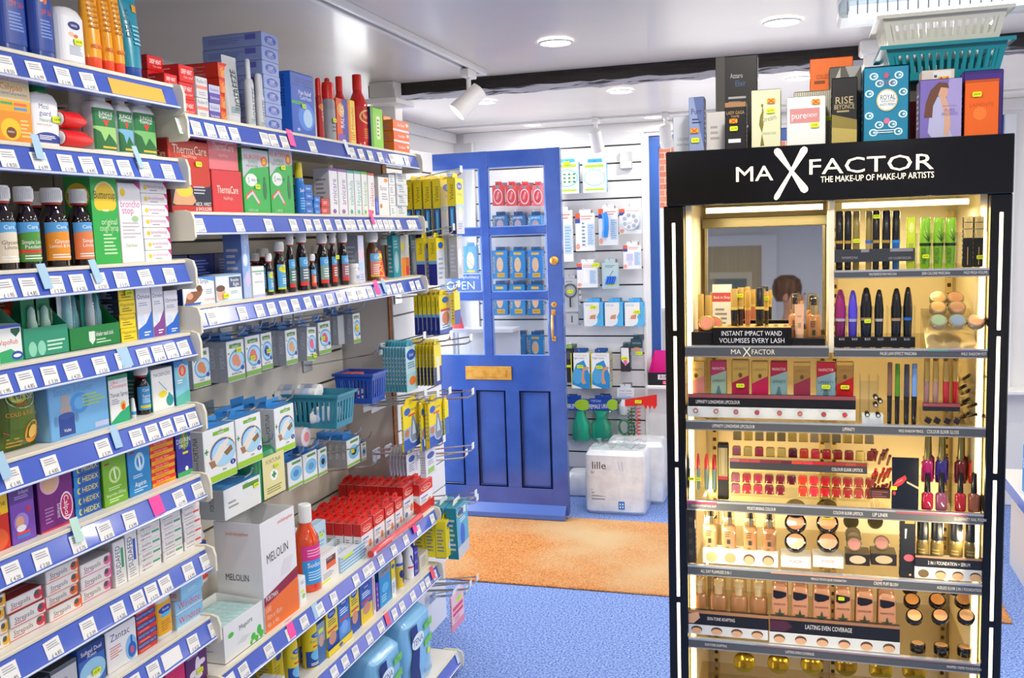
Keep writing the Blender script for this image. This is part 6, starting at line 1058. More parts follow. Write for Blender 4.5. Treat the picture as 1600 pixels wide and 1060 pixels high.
sw(868, 905, 255, 304, .03, 'f2f4f0', pill, 'white and green pill dispenser box at top left, green dots', tab='3aa8dc', st=(.5, .98), scol='3aa8dc')
sw(911, 948, 255, 302, .03, 'f4f6f2', [('r', .1, .84, .9, .93, 'a4d030'), ('e', .5, .5, .46, .28, '6ac8dc'), ('e', .5, .5, .42, .25, 'f0f4ec')]+[('r', .18+.18*i, .36+.13*j, .3+.18*i, .45+.13*j, 'd8dcd8') for i in range(4) for j in range(3)]+[('r', .1, .08, .9, .14, 'b4d838')], 'white and green pill organiser box, second along the top', tab='3aa8dc', scol='3aa8dc')
def carded(c, extra): return [('r', .0, .86, .25, 1, 'e8603c'), ('r', .0, .74, .25, .86, '3a50a0'), ('l', .3, .82, .9, .95, 2, 'd89888'), ('r', .62, .15, .96, .72, 'c4d8ec'), ('l', .64, .18, .94, .7, 9, '8ab0d4'), ('e', .12, .12, .1, .08, 'f0a088')]+extra
sw(862, 896, 330, 410, .012, 'eef0f2', carded(0, [('r', .2, .12, .5, .8, 'dce2ea'), ('l', .25, .15, .45, .78, 7, '88a0c0')]), 'long white carded pill strip, leftmost by the door edge', name='blister_card', cat='pack')
sw(900, 930, 334, 393, .012, 'eef0f2', carded(0, [('r', .3, .1, .55, .8, 'e4e8ec'), ('l', .34, .12, .52, .78, 7, '70809c')]), 'white carded weekly pill strip beside the long one', name='blister_card', cat='pack')
o = sw(936, 966, 327, 384, .012, 'eef2f4', carded(0, []), 'white card holding a curved bright blue pill box', name='blister_card', cat='pack')
b = B(); b.tube([(-.02, -.012, .05), (-.012, -.014, .1), (-.012, -.014, .15), (-.02, -.012, .19)], .018, M('2f8ce8', .2), 12); b.obj('blue_pill_box', o)
o = sw(968, 1003, 327, 366, .012, 'eef2f4', carded(0, []), 'white card with round clear pill wheel', name='blister_card', cat='pack')
b = B(); b.X = Matrix.Translation((0, 0, .075)) @ Matrix.Rotation(math.pi/2, 4, 'X'); b.lathe([(0, .055), (.01, .055), (.014, .05), (.014, .012), (.018, .01)], M('e4e8ee', .15), 28)
for i in range(7): a = i*math.tau/7; b.lathe([(.014, .012), (.016, .01)], M('aab4c4', .3), 10, (.035*math.cos(a), .035*math.sin(a)))
b.obj('pill_wheel', o)
sw(974, 1002, 384, 421, .012, 'eef0f4', carded(0, [('r', .2, .35, .55, .65, 'c8c8ec'), ('r', .28, .15, .5, .4, 'd4d4f2')]), 'white card with lilac tablet cutter', name='blister_card', cat='pack')
sw(902, 934, 412, 450, .02, 'eef0f2', carded(0, [('p', [(.3, .2), (.3, .6), (.4, .8), (.5, .6), (.55, .2)], 'f8f8fa')]), 'white card with white tablet crusher and two yellow stickers', name='blister_card', cat='pack', n=3, st=(.9, .92))
o = sw(941, 967, 411, 452, .012, 'bcd4d8', [('p', [(.4, .45), (.44, .45), (.7, .7), (.66, .7)], '6a4040'), ('l', .2, .8, .8, .92, 2, '708890')], 'grey blue card with bright blue thermometer sheaths', name='blister_card', cat='pack', st=(.55, .2))
b = B()
for i in range(4): b.tube([(-.025+.014*i, -.006, .03), (-.012+.014*i, -.008, .075)], .007, M('2070e0', .25), 8)
b.obj('blue_sheaths', o)
o = sw(880, 904, 436, 488, .012, 'b8bcc0', [('l', .2, .88, .8, .95, 1, '80848c')], 'grey card with round magnifying glass and yellow sticker', name='blister_card', cat='pack', st=(.5, .62))
b = B(); b.X = Matrix.Translation((0, -.004, .13)) @ Matrix.Rotation(math.pi/2, 4, 'X'); b.lathe([(0, .042), (.006, .042), (.006, .034), (0, .034)], M('4c545c', .3), 28, caps=(0, 0)); b.box(-.004, -.1, 0, .004, -.042, .006, M('30343a', .3)); b.obj('magnifying_glass', o)
sw(884, 904, 490, 508, .01, 'b4b8bc', [('r', .45, .2, .55, .8, '40444c')], 'small grey card below the magnifying glass', name='blister_card', cat='pack', hk=0)
b = B(); m = M('e8e8ec', .3)
for i in range(7):
    x = sol(0, (0, 5.6, 1.2), px=901+4*math.sin(i*.9)+(i > 3)*3); z = sol(2, (-1.25, 5.6, 0), py=447+i*9.4); b.X = Matrix.Translation((x, 5.6, z)) @ Matrix.Rotation(math.pi/2, 4, 'X'); b.lathe([(0, .016), (.006, .016), (.01, .01)], m, 16)
b.X = None; b.tube([(sol(0, (0, 5.61, 1.2), px=902+4*math.sin(i*.9)+(i > 3)*3), 5.612, sol(2, (-1.25, 5.6, 0), py=443+i*9.4)) for i in range(8)], .003, M('8c8c90', .4)); o = b.obj('hanging_strip'); tag(o, 'curving strip of white round discs beside the magnifying glass', 'display strip')
k = hook(.06, .01); put(k, sol(0, (0, YS, 1.2), px=903), YS-.001, sol(2, (-1.25, 5.6, 0), py=441)); tag(k, 'short chrome hook holding the strip of white discs', 'hook')
for i, (p0, p1) in enumerate(((912, 943), (945, 974), (976, 1006))):
    sw(p0, p1, 473, 510, .05, '58b8ec', [('r', .06, .02, .94, .98, 'f0ece4') if 0 else ('p', [(.03, 1), (.8, 1), (.8, .6), (.6, .3), (.45, 0), (.03, 0)], 'f2f0ea'), ('t', 'FORTUNA', .3, .88, .09, '50b0d8', .4), ('l', .8, .3, .85, .9, 9, '7a5a40'), ('e', .45, .25, .26, .22, 'e8eef0'), ('p', [(.3, .3), (.6, .3), (.62, .5), (.35, .45)], 'd89468')], side(i, 3)+' sky blue neck support box in the row of three', tab='4ab0e8', st=((.5, .8), None, (.65, .6))[i], scol='3a9cdc')
sw(882, 897, 545, 598, .03, '2a2c30', [('r', .2, .45, .8, .52, 'd8f020'), ('e', .5, .8, .3, .12, '50545c')], 'black and green carded item at the door edge below the magnifier', name='blister_card', cat='pack', tab='9ccc58')
fl = [('p', [(0, 0), (1, 0), (1, .4), (.7, .8), (.3, .7), (0, .3)], '2f94d4'), ('e', .35, .35, .3, .22, '58b0e4'), ('p', [(.55, .2), (.62, .6), (.95, .62), (.95, .54), (.72, .5), (.7, .3), (.8, .14), (.6, .12)], 'e0a080'), ('t', 'FORTUNA', .55, .93, .05, 'd8c050', .7), ('t', 'Flight Socks', .42, .86, .05, '3a5488', .6), ('p', [(0, 0), (.6, 0), (0, .12)], 'f4f4f0'), ('r', 0, 0, .05, 1, 'e8d838')]
for i, (p0, p1) in enumerate(((893, 922), (924, 953))):
    sw(p0, p1, 552, 607, .03, 'f4f6f8', fl, ('left', 'right')[i]+' white flight sock box with legs picture in the pair', tab='2a58a0', n=3, st=((.5, .62), (.45, .6))[i], scol='e4e0b0')
sw(970, 985, 543, 581, .05, '2c2a2e', [('p', [(.05, .98), (.85, .98), (.9, .4), (.5, .25), (.1, .45)], 'e8e8e8'), ('e', .5, .38, .2, .1, 'f06aa0')], 'black and white case with pink dot on the slatted wall', tab='2a4a50', st=(.4, .55))
sw(986, 1004, 530, 556, .02, '2a4854', [('r', 0, .0, 1, .45, 'a8b8bc'), ('e', .5, .38, .35, .12, 'd89878'), ('t', 'FORTUNA', .5, .75, .1, 'a8c8cc', .7)], 'dark teal card with bandage picture at the right of the wall', name='blister_card', cat='pack', tab='2a4854', st=(.7, .15))
for i, (p0, p1, tx) in enumerate(((862, 920, 'MALE URINAL'), (921, 965, 'FEMALE URINAL'))):
    o = sw(p0, p1, 623, 641, .006, '1f4aa8', [('t', tx, .42, .35, .42, W_, .85, 3, .02), ('e', .84, .5, .22, .48, 'a8d030'), ('t', 'FORTUNA', .25, .8, .2, 'c8d8f8', .35)], ('blue male', 'blue female')[i]+' urinal header card with green urinal bottle hanging in plastic', name='header_card', cat='pack', tab='1f4aa8')
    g = B(); w_ = .05; g.X = Matrix.Translation((-.02 if i else .06, .03, -.19)); tm = M('28b48c', .3, coat=.3)
    if i: g.loft([(0, .055, .03), (.01, .06, .035), (.1, .06, .035), (.125, .035, .025), (.16, .03, .025), (.185, .055, .03)], tm, 24, 3); g.tube([(-.055, 0, .1), (-.085, 0, .08), (-.085, 0, .03), (-.055, 0, .015)], .007, tm)
    else: g.loft([(0, .045, .03), (.01, .055, .035), (.11, .05, .035), (.15, .03, .028), (.19, .028, .025)], tm, 24, 3)
    g.obj('urinal_bottle', o)
    g = B(); g.X = Matrix.Translation((0, .03, -.2)); g.loft([(0, .075, .04), (.1, .08, .045), (.2, .07, .01)], clear('plastic_bag', 'f0f4f4', .2, .08), 18, 3, caps=(0, 0)); g.obj('plastic_bag', o)
o = sw(964, 991, 606, 622, .006, 'e4e8ee', [('t', 'FORTUNA', .5, .7, .2, '6a80b0', .7), ('l', .1, .1, .9, .5, 3, 'a0b0d0'), ('r', .0, 0, 1, .12, '9cc4ec')], 'white header card with white plastic beaker hanging below', name='header_card', cat='pack')
g = B(); g.X = Matrix.Translation((0, .03, -.105)); g.lathe([(0, .035), (.004, .042), (.06, .05), (.085, .036), (.095, .032)], M('f0f0f0', .3), 26); g.obj('beaker', o)
g = B(); g.X = Matrix.Translation((0, .03, -.11)); g.loft([(0, .055, .045), (.06, .06, .05), (.108, .05, .01)], clear('plastic_bag'), 18, 3, caps=(0, 0)); g.obj('plastic_bag', o)
o = empty('resistance_comb'); g = B(); rm = M('e4281c', .3); g.prism([(-.09, .01), (.1, .045), (.1, -.02), (.085, -.045), (.07, -.02), (.06, -.045), (.045, -.02), (.035, -.045), (.02, -.02), (-.09, -.03)], 0, .006, rm); g.obj('comb_plate', o); sticker(o, -.01, 0, .0, .04, .02)
p = ray(1000, 628, 1, 5.55); put(o, p.x, 5.55, p.z); tag(o, 'red toothed plastic card sticking out at the right of the wall', 'pack')
o = empty('hanging_springs'); 
for px, c, sz in ((989, '1f6a38', .012), (997, 'e4281c', .014), (984, '3a4a30', .012)):
    g = B(); p = ray(px, 638, 1, 5.56); g.tube([(p.x+sz*math.cos(i*.9), 5.56+sz*math.sin(i*.9), p.z-i*.0032) for i in range(60)], .0028, M(c, .3), 6); g.obj('coil', o)
tag(o, 'green and red plastic coils hanging beneath the red toothed card', 'coil')
o = empty('tubing_bundle'); g = B(); p = ray(983, 668, 1, 5.5)
g.tube([(p.x-.03+.03*math.cos(i*.5), 5.5+.01*math.sin(i*.7), p.z+.045*math.sin(i*.5)) for i in range(26)], .006, M('2a6a44', .4), 8); g.obj('tubing', o); g = B(); g.tube([(p.x+.01+.02*math.cos(i*.6), 5.52, p.z-.02+.05*math.sin(i*.6)) for i in range(22)], .005, M('24583a', .4), 8); g.obj('tubing', o); tag(o, 'looped dark green tubing hanging above the white wrapped pack', 'tubing')
p = ray(979, 205, 1, YS); g = B(); g.box(-.035, -.03, -.06, .035, 0, .04, M('c8ccd0', .3, .6), .002); g.box(-.03, -.034, -.055, .03, -.031, -.02, M('e8e8e8')); put(g.obj('empty_ticket_holder'), ray(979, 248, 1, YS).x, YS, ray(979, 248, 1, YS).z); tag(bpy.data.objects['empty_ticket_holder'], 'empty chrome ticket holder high at the right of the slatted wall', 'ticket holder')
# supports seen through the door glass
for r_, (yt, yb, items) in enumerate(((290, 322, (('e03c3c', 'red support pack'), ('e04848', 'red support pack'), ('e23c44', 'red support pack'), ('f06870', 'pink red support pack'))), (337, 366, (('2f6ea8', 'dark blue sports support pack'), ('2f6ea8', 'dark blue sports support pack'), ('2f8cd0', 'blue support box'))),
      (392, 436, (('1f88cc', 'blue elbow support box'), ('1f88cc', 'blue elbow support box'), ('2484d4', 'blue knee support box'))), (445, 493, (('1f88cc', 'blue wrist support box'), ('1f8ccc', 'blue wrist support box'), ('1f78b8', 'blue foam collar box'))), (524, 563, (('1f84cc', 'blue ankle support box'), ('2484c8', 'blue ankle support box'), ('1f88d0', 'blue ankle support box'))))):
    n = len(items)
    for i, (c, nm) in enumerate(items):
        a = 770+i*((853-770)/n); red = c[0] in 'ef'
        sw(a, a+(853-770)/n-4, yt, yb, .04, c, ([('e', .5, .45, .42, .38, 'f0d8dc'), ('e', .5, .45, .36, .32, 'd03c44'), ('t', 'FORTUNA', .5, .5, .5, 'f8e8e8', .7, 75), ('r', .3, .88, .7, .98, '5a9aa0')] if red else [('r', .3, .06, .8, .2, 'f0b81c'), ('r', .25, .85, .75, .93, 'f0b81c') if r_ > 1 else ('t', 'SPORTS', .5, .86, .12, W_, .6), ('e', .5, .5, .22, .26, 'e8c098' if r_ > 1 else 'b8a0a8'), ('t', 'FORTUNA', .1, .5, .16, 'f0c828', .8, 90), ('t', ('SUPPORT', 'WRIST', 'FOAM', 'KNEE')[(i+r_) % 4], .55, .13, .09, '804c10' if r_ > 1 else W_, .4)]), f'{nm}, {side(i, n)} in the {NTH[r_]} row seen through the door glass', tab='2c5c90' if not red else 'd03838')
# packs left of the mullion, dimmer
for i, (a, b_, yt, yb) in enumerate(((726, 746, 385, 430), (728, 746, 445, 470), (726, 748, 530, 562))):
    sw(a, b_, yt, yb, .03, '5aa8dc', [('e', .5, .5, .3, .3, 'e8d8c0'), ('r', .2, .05, .8, .16, 'f0c838')], ('upper', 'middle', 'lower')[i]+' pale blue box seen through the left door panes', Y=5.5)
for i in range(2):
    o = empty('orange_cone'); g = B(); g.loft([(0, .045, .012), (.16, .008, .008)], M('f0502c', .4), 18, 3); g.obj('cone_body', o); p = ray(702+i*14, 560, 1, 5.35); put(o, p.x, 5.35, p.z); tag(o, ('left', 'right')[i]+' orange pointed packet seen low through the left door pane', 'packet')
b = B(); b.box(-1.98, 5.3, 1.0, -1.6, 5.45, 1.02, M('e8e8ec', .3)); b.box(-1.98, 5.42, 0, -1.6, 5.45, 1.0, M('eceef2', .4)); tag(b.obj('display_shelf'), 'small white shelf behind the door glass carrying the orange packets', 'shelf')
for o_ in [o for o in bpy.data.objects if o.name.startswith('orange_cone')]: o_.location.z = 1.0205
# wrapped white pack on the floor by the door
o = empty('incontinence_pad_pack'); x0 = ray(916, 800, 2, 0).x; x1 = ray(1010, 806, 2, 0).x; w = x1-x0; h = .36; g = B(); pm = noisy('white_wrapped_plastic', 'dfe6ee', 'f0f4f8', 16, .25, .5, 4, coat=.5, dist=.012)
for k in range(2): g.loft([(0, w/2*.95, .1), (.02, w/2, .12), (h*.5, w/2*1.01, .125), (h*.93, w/2*.98, .12), (h, w/2*.9, .09)], pm, 40, 8, (.07*k, .12+.24*k))
g.obj('wrapper', o)
g = B(); g.art(lambda u, v, f: (-w/2+w*u, -.002-f, h*.04+h*.9*v), [('t', 'lille', .25, .82, .13, '303438', .24, 0, .04), ('t', 'healthcare', .25, .7, .06, '606870', .26), ('t', 'CLASSIC', .25, .53, .08, '404850', .26), ('t', 'bed', .44, .53, .1, '3a7ac8', .1), ('l', .12, .2, .4, .42, 4, '98a0a8'), ('p', [(.35, .85), (.355, .85), (.405, .56), (.4, .56)], '7c90c8'), ('p', [(.4, .56), (.4, .565), (.6, .66), (.6, .655)], '7c90c8'), ('p', [(.6, .66), (.605, .66), (.565, .9), (.56, .9)], '7c90c8'), ('p', [(.62, .9), (.625, .9), (.665, .5), (.66, .5)], '7c90c8'), ('p', [(.66, .5), (.66, .505), (.88, .62), (.88, .615)], '7c90c8'), ('r', .56, .06, .66, .2, '2a7cd0'), ('e', .59, .15, .012, .016, W_), ('e', .63, .15, .012, .016, W_), ('e', .59, .1, .012, .016, W_), ('e', .63, .1, .012, .016, W_)], w, h*.9); g.obj('printed_front', o)
g = B(); g.X = Matrix.Translation((0, .12, h-.01)); rr = random.Random(5); g.add([(-w*.45+w*.9*i/14, -.09+.18*j/5, .012+rr.uniform(0, .035)) for j in range(6) for i in range(15)], [(j*15+i, j*15+i+1, j*15+i+16, j*15+i+15) for j in range(5) for i in range(14)], clear('plastic_bag')); g.obj('loose_plastic', o)
put(o, (x0+x1)/2, 5.09, 0); tag(o, 'large white plastic wrapped pad pack standing on the carpet by the door', 'pack')
g = B(); g.loft([(0, .1, .08), (.01, .11, .09), (.1, .11, .09), (.14, .08, .06)], pm, 30, 5); o = g.obj('wrapped_bundle'); put(o, -1.24, 5.5, 0); tag(o, 'crumpled white plastic wrapped bundle on the floor behind the door', 'pack')
# pink sale box on the sill
o = empty('sale_box'); p0 = sol(0, (0, 5.5, .68), px=1011); g = B(); pk = M('f0209c', .4); bk = M('18161c', .4)
g.box(0, 0, 0, .19, .002, .075, bk); g.box(0, 0, 0, .19, .13, .002, bk); g.box(0, .0, 0, .002, .13, .075, bk); g.box(.188, 0, 0, .19, .13, .075, bk); g.obj('tray', o)
g = B(); g.add([(0, .13, 0), (.19, .13, 0), (.19, .14, .19), (.02, .14, .19), (.19, .13, .0)], [(0, 1, 2, 3)], pk); g.add([(.002, .002, .075), (.002, .13, .002), (.02, .14, .19)], [(0, 1, 2)], pk); g.obj('back_card', o)
g = B(); g.art(lambda u, v, f: (.19*u, -f, .075*v), [('r', .3, .45, 1, .85, 'e8e4e8'), ('t', 'RIMMEL', .65, .65, .3, '28242c', .6), ('r', .45, .08, .9, .36, 'f02878'), ('t', 'CLEARANCE', .67, .22, .2, W_, .4)], .19, .075); g.obj('label', o)
put(o, p0, 5.545, .66); tag(o, 'black and hot pink clearance box standing on the window sill', 'display box')
# ================================================================ LIT COSMETICS STAND
F = 2.15; blk = M('0a090b', .14, coat=.15); ivory = M('f8eccc', .4); glow = M('ffdc96', .5, 0, 5); steel = M('8a8e92', .25, .6); IN = 'lit cosmetics stand'
S = empty('cosmetics_stand'); X0, X1 = -.288, .412
def hx(p): return sol(0, (0, F-.02, 1.68), px=p)
HL = hx(1041); HW = hx(1585)-HL
b = B(); b.box(HL, F-.02, 1.627, HL+HW, F+.34, 1.745, blk, .002); b.obj('header_box', S)
b = B()
def hu(p): return (hx(p)-HL)/HW
hm = lambda u, v, o: (HL+HW*u, F-.0205-o, 1.627+.118*v)
gold = M('fff0c8', .4, 0, 1.1)
def ht(st, p0, p1, v, h): b.art(hm, [('t', st, hu((p0+p1)/2), v, h, gold, -(hu(p1)-hu(p0)))], HW, .118)
ht('MA', 1150, 1208, .53, .27); ht('FACTOR', 1263, 1457, .6, .27); ht('THE MAKE-UP OF MAKE-UP ARTISTS', 1281, 1458, .37, .105)
def bone(p, q, r0, r1, rw):
    P, Q = (Vector((hx(v[0]), sol(2, (hx(v[0]), F-.0212, 0), py=v[1]))) for v in (p, q)); d = (Q-P).normalized(); n = Vector((-d.y, d.x)); L = (Q-P).length; pts = []
    prof = [(0, r0*.4), (.003, r0*.8), (.008, r0), (.016, r0*.9), (L*.5, rw), (L-.016, r1*.9), (L-.008, r1), (L-.003, r1*.8), (L, r1*.4)]
    for s_, w_ in prof: pts.append(P+d*s_+n*w_)
    for s_, w_ in prof[::-1]: pts.append(P+d*s_-n*w_)
    k = len(prof); b.add([(x.x, F-.0212, x.y) for x in pts], [(i, i+1, 2*k-2-i, 2*k-1-i) for i in range(k-1)], gold)
bone((1212, 233), (1260, 300), .0075, .008, .0032); bone((1259, 230), (1211, 312), .0075, .0055, .0032)
b.obj('illuminated_lettering', S)
for x0, x1, nm in ((X0, -.244, 0), (.372, X1, 1)):
    b = B(); b.box(x0, F-.01, 0, x1, F+.34, 1.627, blk, .002); po = b.obj('side_post', S); b = B(); xm = (x0+x1)/2
    for z0, z1 in ((1.35, 1.59), (1.05, 1.337), (.73, 1.035), (.4, .715), (.08, .385)): b.box(xm-.0035, F-.0115, z0, xm+.0035, F-.009, z1, M('ffe9c0', .5, 0, 2.2), .001)
    b.obj('light_strip', po)
b = B(); b.box(-.244, F+.325, .0, .372, F+.34, 1.627, ivory); b.obj('back_panel', S)
b = B()
for x in (-.243, .357): b.box(x, F+.02, .0, x+.014, F+.325, 1.627, ivory)
for x in (-.215, .05, .078, .335):
    b.box(x, F+.312, 0, x+.014, F+.3245, 1.6, M('d8c48c', .4)); 
    for i in range(60): b.box(x+.003, F+.3115, .2+i*.023, x+.011, F+.3119, .209+i*.023, M('3a2c18', .6))
b.obj('slotted_upright', S)
b = B(); b.box(.062, F-.002, 1.30, .073, F+.325, 1.627, ivory, .001); b.obj('divider', S)
b = B()
for x in (-.236, .364):
    b.tube([(x, F+.016, .1), (x, F+.016, 1.6)], .0045, glow, 8)
b.tube([(-.2, F+.05, 1.615), (.05, F+.05, 1.615)], .006, glow, 8); b.tube([(.09, F+.05, 1.615), (.34, F+.05, 1.615)], .006, glow, 8); b.obj('light_tube', S)
for x in (-.228, .345): lamp('stand_tube_glow', 'AREA', (x, F+.06, .9), 4.6, .02, (1, .82, .5), (0, math.radians(-90 if x < 0 else 90), 0), shape='RECTANGLE', sy=1.4)
lamp('stand_top_glow', 'AREA', (.07, F+.1, 1.605), 1.6, .5, (1, .84, .55), shape='RECTANGLE', sy=.05)
tag(S, 'tall black cosmetics display stand with glowing header lettering and warm lit shelves', 'display stand')
def bay_shelf(z, x0, x1, hh, texts, label):
    e = empty('stand_shelf'); B().box(x0, F, z-.004, x1, F+.31, z, clear('clear_shelf', 'f6f2e4', .2)).obj('shelf_board', e)
    b = B(); b.box(x0, F-.012, z-hh, x1, F-.001, z+.001, M('54585e', .3), .0008); b.box(x0, F-.0125, z-.002, x1, F-.0005, z+.0022, M('c8ccd0', .15, .5)); b.box(x0, F-.0125, z-hh-.0015, x1, F-.002, z-hh+.001, M('b8b0a8', .15, .5))
    w = x1-x0; b.art(lambda u, v, o: (x0+w*u, F-.0125-o, z-hh+hh*v), texts, w, hh); b.obj('shelf_strip', e)
    return tag(e, label, 'shelf', 'shelves of the cosmetics stand')
def T(s, p, wf, v=.5, h=.42, col='e8e8e4', x0=-.244, x1=.372): return ('t', s, (sx_(p)-x0)/(x1-x0), v, h, col, wf)
def sx_(p, z=1.0, y=None): return sol(0, (0, y or F, z), px=p)
bay_shelf(1.314, -.244, .062, .022, [('t', 'MA', .365, .5, .5, 'f0e8d0', .08), ('t', 'X', .44, .5, .95, 'f0e8d0', .06), ('t', 'FACTOR', .555, .5, .5, 'f0e8d0', .16)], 'grey ledge with small lettering under the mirror')
bay_shelf(1.476, .073, .372, .014, [T('MASTERPIECE MAX MASCARA', 1375, .18, x0=.073), T('2000 CALORIE MASCARA', 1455, .18, x0=.073), T('WILD MEGA VOLUME', 1515, .15, x0=.073)], 'upper right small shelf holding the black and lime mascaras')
bay_shelf(1.309, .073, .372, .016, [T('FALSE LASH EFFECT MASCARA', 1400, .24, x0=.073), T('WILD SHADOW POT', 1515, .16, x0=.073), ('r', .62, .8, .75, 1, '5a9a90'), ('r', .75, .8, .95, 1, '7a6a94')], 'second right small shelf holding the wide mascaras and eyeshadow pots')
bay_shelf(1.145, -.244, .372, .019, [T('LIPFINITY LONGWEAR LIPCOLOUR', 1147, .15), T('LIPFINITY', 1325, .04), T('WILD SHADOW PENCIL', 1421, .08), T('COLOUR ELIXIR GLOSS', 1470, .1)], 'wide shelf strip below the lipcolour packs and eye pencils')
bay_shelf(.959, -.244, .372, .019, [T('MOISTURISING COLOUR', 1190, .1), T('COLOUR INTENSIFYING BALM', 1100, .09, h=.28), T('COLOUR ELIXIR LIPSTICK', 1325, .1), T('LIP LINER', 1375, .05), T('GLOSSFINITY NAIL POLISH', 1515, .1), ('r', 0, .7, .11, 1, 'b03a6c'), ('r', .72, .8, .95, 1, 'a04860')], 'wide shelf strip below the red lipstick grid and nail polishes')
bay_shelf(.806, -.244, .372, .02, [T('ALL DAY FLAWLESS 3 IN 1', 1118, .11), T('MIRACLE TOUCH LIQUID FOUNDATION', 1295, .12, h=.3), T('CREME PUFF BLUSH', 1385, .08), T('AGELESS ELIXIR 2 IN 1 FOUNDATION', 1500, .14), ('r', .3, .8, .68, 1, 'c89880')], 'wide shelf strip below the foundation bottles and blusher compacts')
bay_shelf(.631, -.244, .372, .02, [T('SKIN-TONE ADAPTING', 1117, .08), T('LASTING EVEN COVERAGE', 1250, .1), T('WHIPPED CREME FOUNDATION', 1510, .11), ('r', .25, .85, .98, 1, '8c6c78')], 'lowest visible shelf strip below pump bottles and beige tubes')
bay_shelf(.40, -.244, .372, .02, [], 'shelf of the stand below the picture edge, holding gold compacts')
def PZ(py, p, Y=F): return sol(2, (sx_(p, 1, Y), Y, 0), py=py)
def SB_(p0, p1, yt, yb, Y=F+.01):
    """x centre, width, base z, height of a thing on the stand between two pixel columns and rows"""
    z = PZ(yb, (p0+p1)/2, Y); x0 = sol(0, (0, Y, z), px=p0); x1 = sol(0, (0, Y, z), px=p1); return (x0+x1)/2, x1-x0, z, PZ(yt, (p0+p1)/2, Y)-z
def strip(p0, p1, yt, yb, col, ops, label, Y=F, d=.012, name='shelf_label_holder'):
    x, w, z, h = SB_(p0, p1, yt, yb, Y); b = B(); b.box(-w/2, 0, 0, w/2, d, h, M(col, .3), .0008); b.art(fr(w, h), ops, w, h); o = b.obj(name); put(o, x, Y, z); return tag(o, label, 'label holder')
CS = .4  # content: mascaras
def mascara(w, h, c1, c2, band, curved=0, cf=.52, name='mascara_tube'):
    o = empty(name); r = w/2; zc = h*(1-cf); B().lathe([(0, r*.78), (.002, r*.84), (zc, r*.95)], M(c1, .2, coat=.4), 18, (0, r)).obj('tube_body', o)
    if curved: B().lathe([(zc, r*.98), (zc+(h-zc)*.35, r*1.0), (zc+(h-zc)*.75, r*.75), (h-.003, r*.45), (h, r*.25)], M(c2, .2, coat=.4), 18, (0, r)).obj('cap', o)
    else: B().lathe([(zc, r*.97), (h-.002, r*.93), (h, r*.8)], M(c2, .2, coat=.4), 18, (0, r)).obj('cap', o)
    B().lathe([(zc-.003, r*1.0), (zc+.003, r*1.0)], M(band, .25, .6 if band[0] in 'cd' else 0), 18, (0, r)).obj('band', o); return o
def SP(kind, p0, p1, yt, yb, label, cat, Y=F+.012, group=None, rest=None, st=None, **k):
    x, w, z, h = SB_(p0, p1, yt, yb, Y)
    if rest is not None: h += z-rest; z = rest
    o = kind(w=w, h=h, **k); put(o, x, Y, z)
    if st: sticker(o, (st[0]-.5)*w, 0, st[1]*h, .013, .008)
    return tag(o, label, cat, group)
Z5, Z4, Z3, Z2, Z1_, Zm = 1.4765, 1.3095, 1.1455, .9595, .8065, 1.3145
for i, (p0, p1, yt, c1, c2, bd, lb, st) in enumerate(((1305, 1318, 330, '121013', '121013', 'd8b45c', 'slim black mascara with gold band, first at the left', 0), (1319, 1331, 330, '141114', '141114', 'd8b45c', 'slim black mascara with gold band, second from the left', 0), (1332, 1344, 330, '8c7a3c', '8c7a3c', 'd8c060', 'translucent olive mascara with yellow sticker', 1), (1352, 1363, 330, 'b8a060', '8c7a3c', '3a6cc8', 'translucent mascara with blue band', 0),
    (1363, 1375, 329, '1a181c', '151316', 'd8b45c', 'black mascara with yellow sticker on its cap', 2), (1378, 1392, 329, '18161a', '151316', 'd0ac54', 'black mascara right of the stickered one', 0), (1394, 1407, 329, '1f6ab8', '121013', '2f8ce0', 'black and blue waterproof mascara', 0))):
    SP(mascara, p0, p1, yt, 390, lb+' on the upper right small shelf', 'mascara', c1=c1, c2=c2, band=bd, rest=Z5, st=(.5, .9) if st == 2 else ((.5, .5) if st else None))
strip(1303, 1429, 389, 409, '3c3e44', [('t', 'MASTERPIECE MAX', .2, .35, .3, 'a8a8a8', .2), ('t', '2000 CALORIE MASCARA', .82, .25, .3, 'a8a8a8', .28), ('r', .34, .75, .44, 1, '8a8c90'), ('r', .7, .75, .98, 1, '8a8c90')], 'dark label holder in front of the black mascaras, top right')
SP(lambda w, h: carton(w, h, .014, 'd8e838', [('e', .5, .8, .3, .1, 'f0f490'), ('r', .2, .2, .8, .5, 'b8c82c')]), 1417, 1430, 339, 388, 'small lime yellow boxed mascara beside the big lime tubes', 'box', rest=Z5+.0)
for i, (p0, p1) in enumerate(((1437, 1455), (1458, 1475), (1477, 1494))):
    o = SP(mascara, p0, p1, 340, 415, side(i, 3)+' fat lime green mascara with black palm print, top right', 'mascara', c1='8cc81c', c2='98d424', band='1c2814', rest=Z5, st=(.5, .25) if i == 0 else None)
    x, w, z, h = SB_(p0, p1, 340, 415, F+.012); b = round_label(w/2*1.0, h*.05, h*.98, [('p', [(.75, .6), (.9, .95), (.8, .62)], '1c2814'), ('p', [(.72, .6), (.6, .95), (.68, .62)], '1c2814'), ('p', [(.7, .6), (.4, .88), (.64, .6)], '1c2814'), ('p', [(.7, .58), (.25, .75), (.66, .56)], '1c2814'), ('t', 'WILD MEGA', .4, .24, .3, '24381c', .36, 90)], base=clear('clear_plastic')); b.obj('palm_print', o)
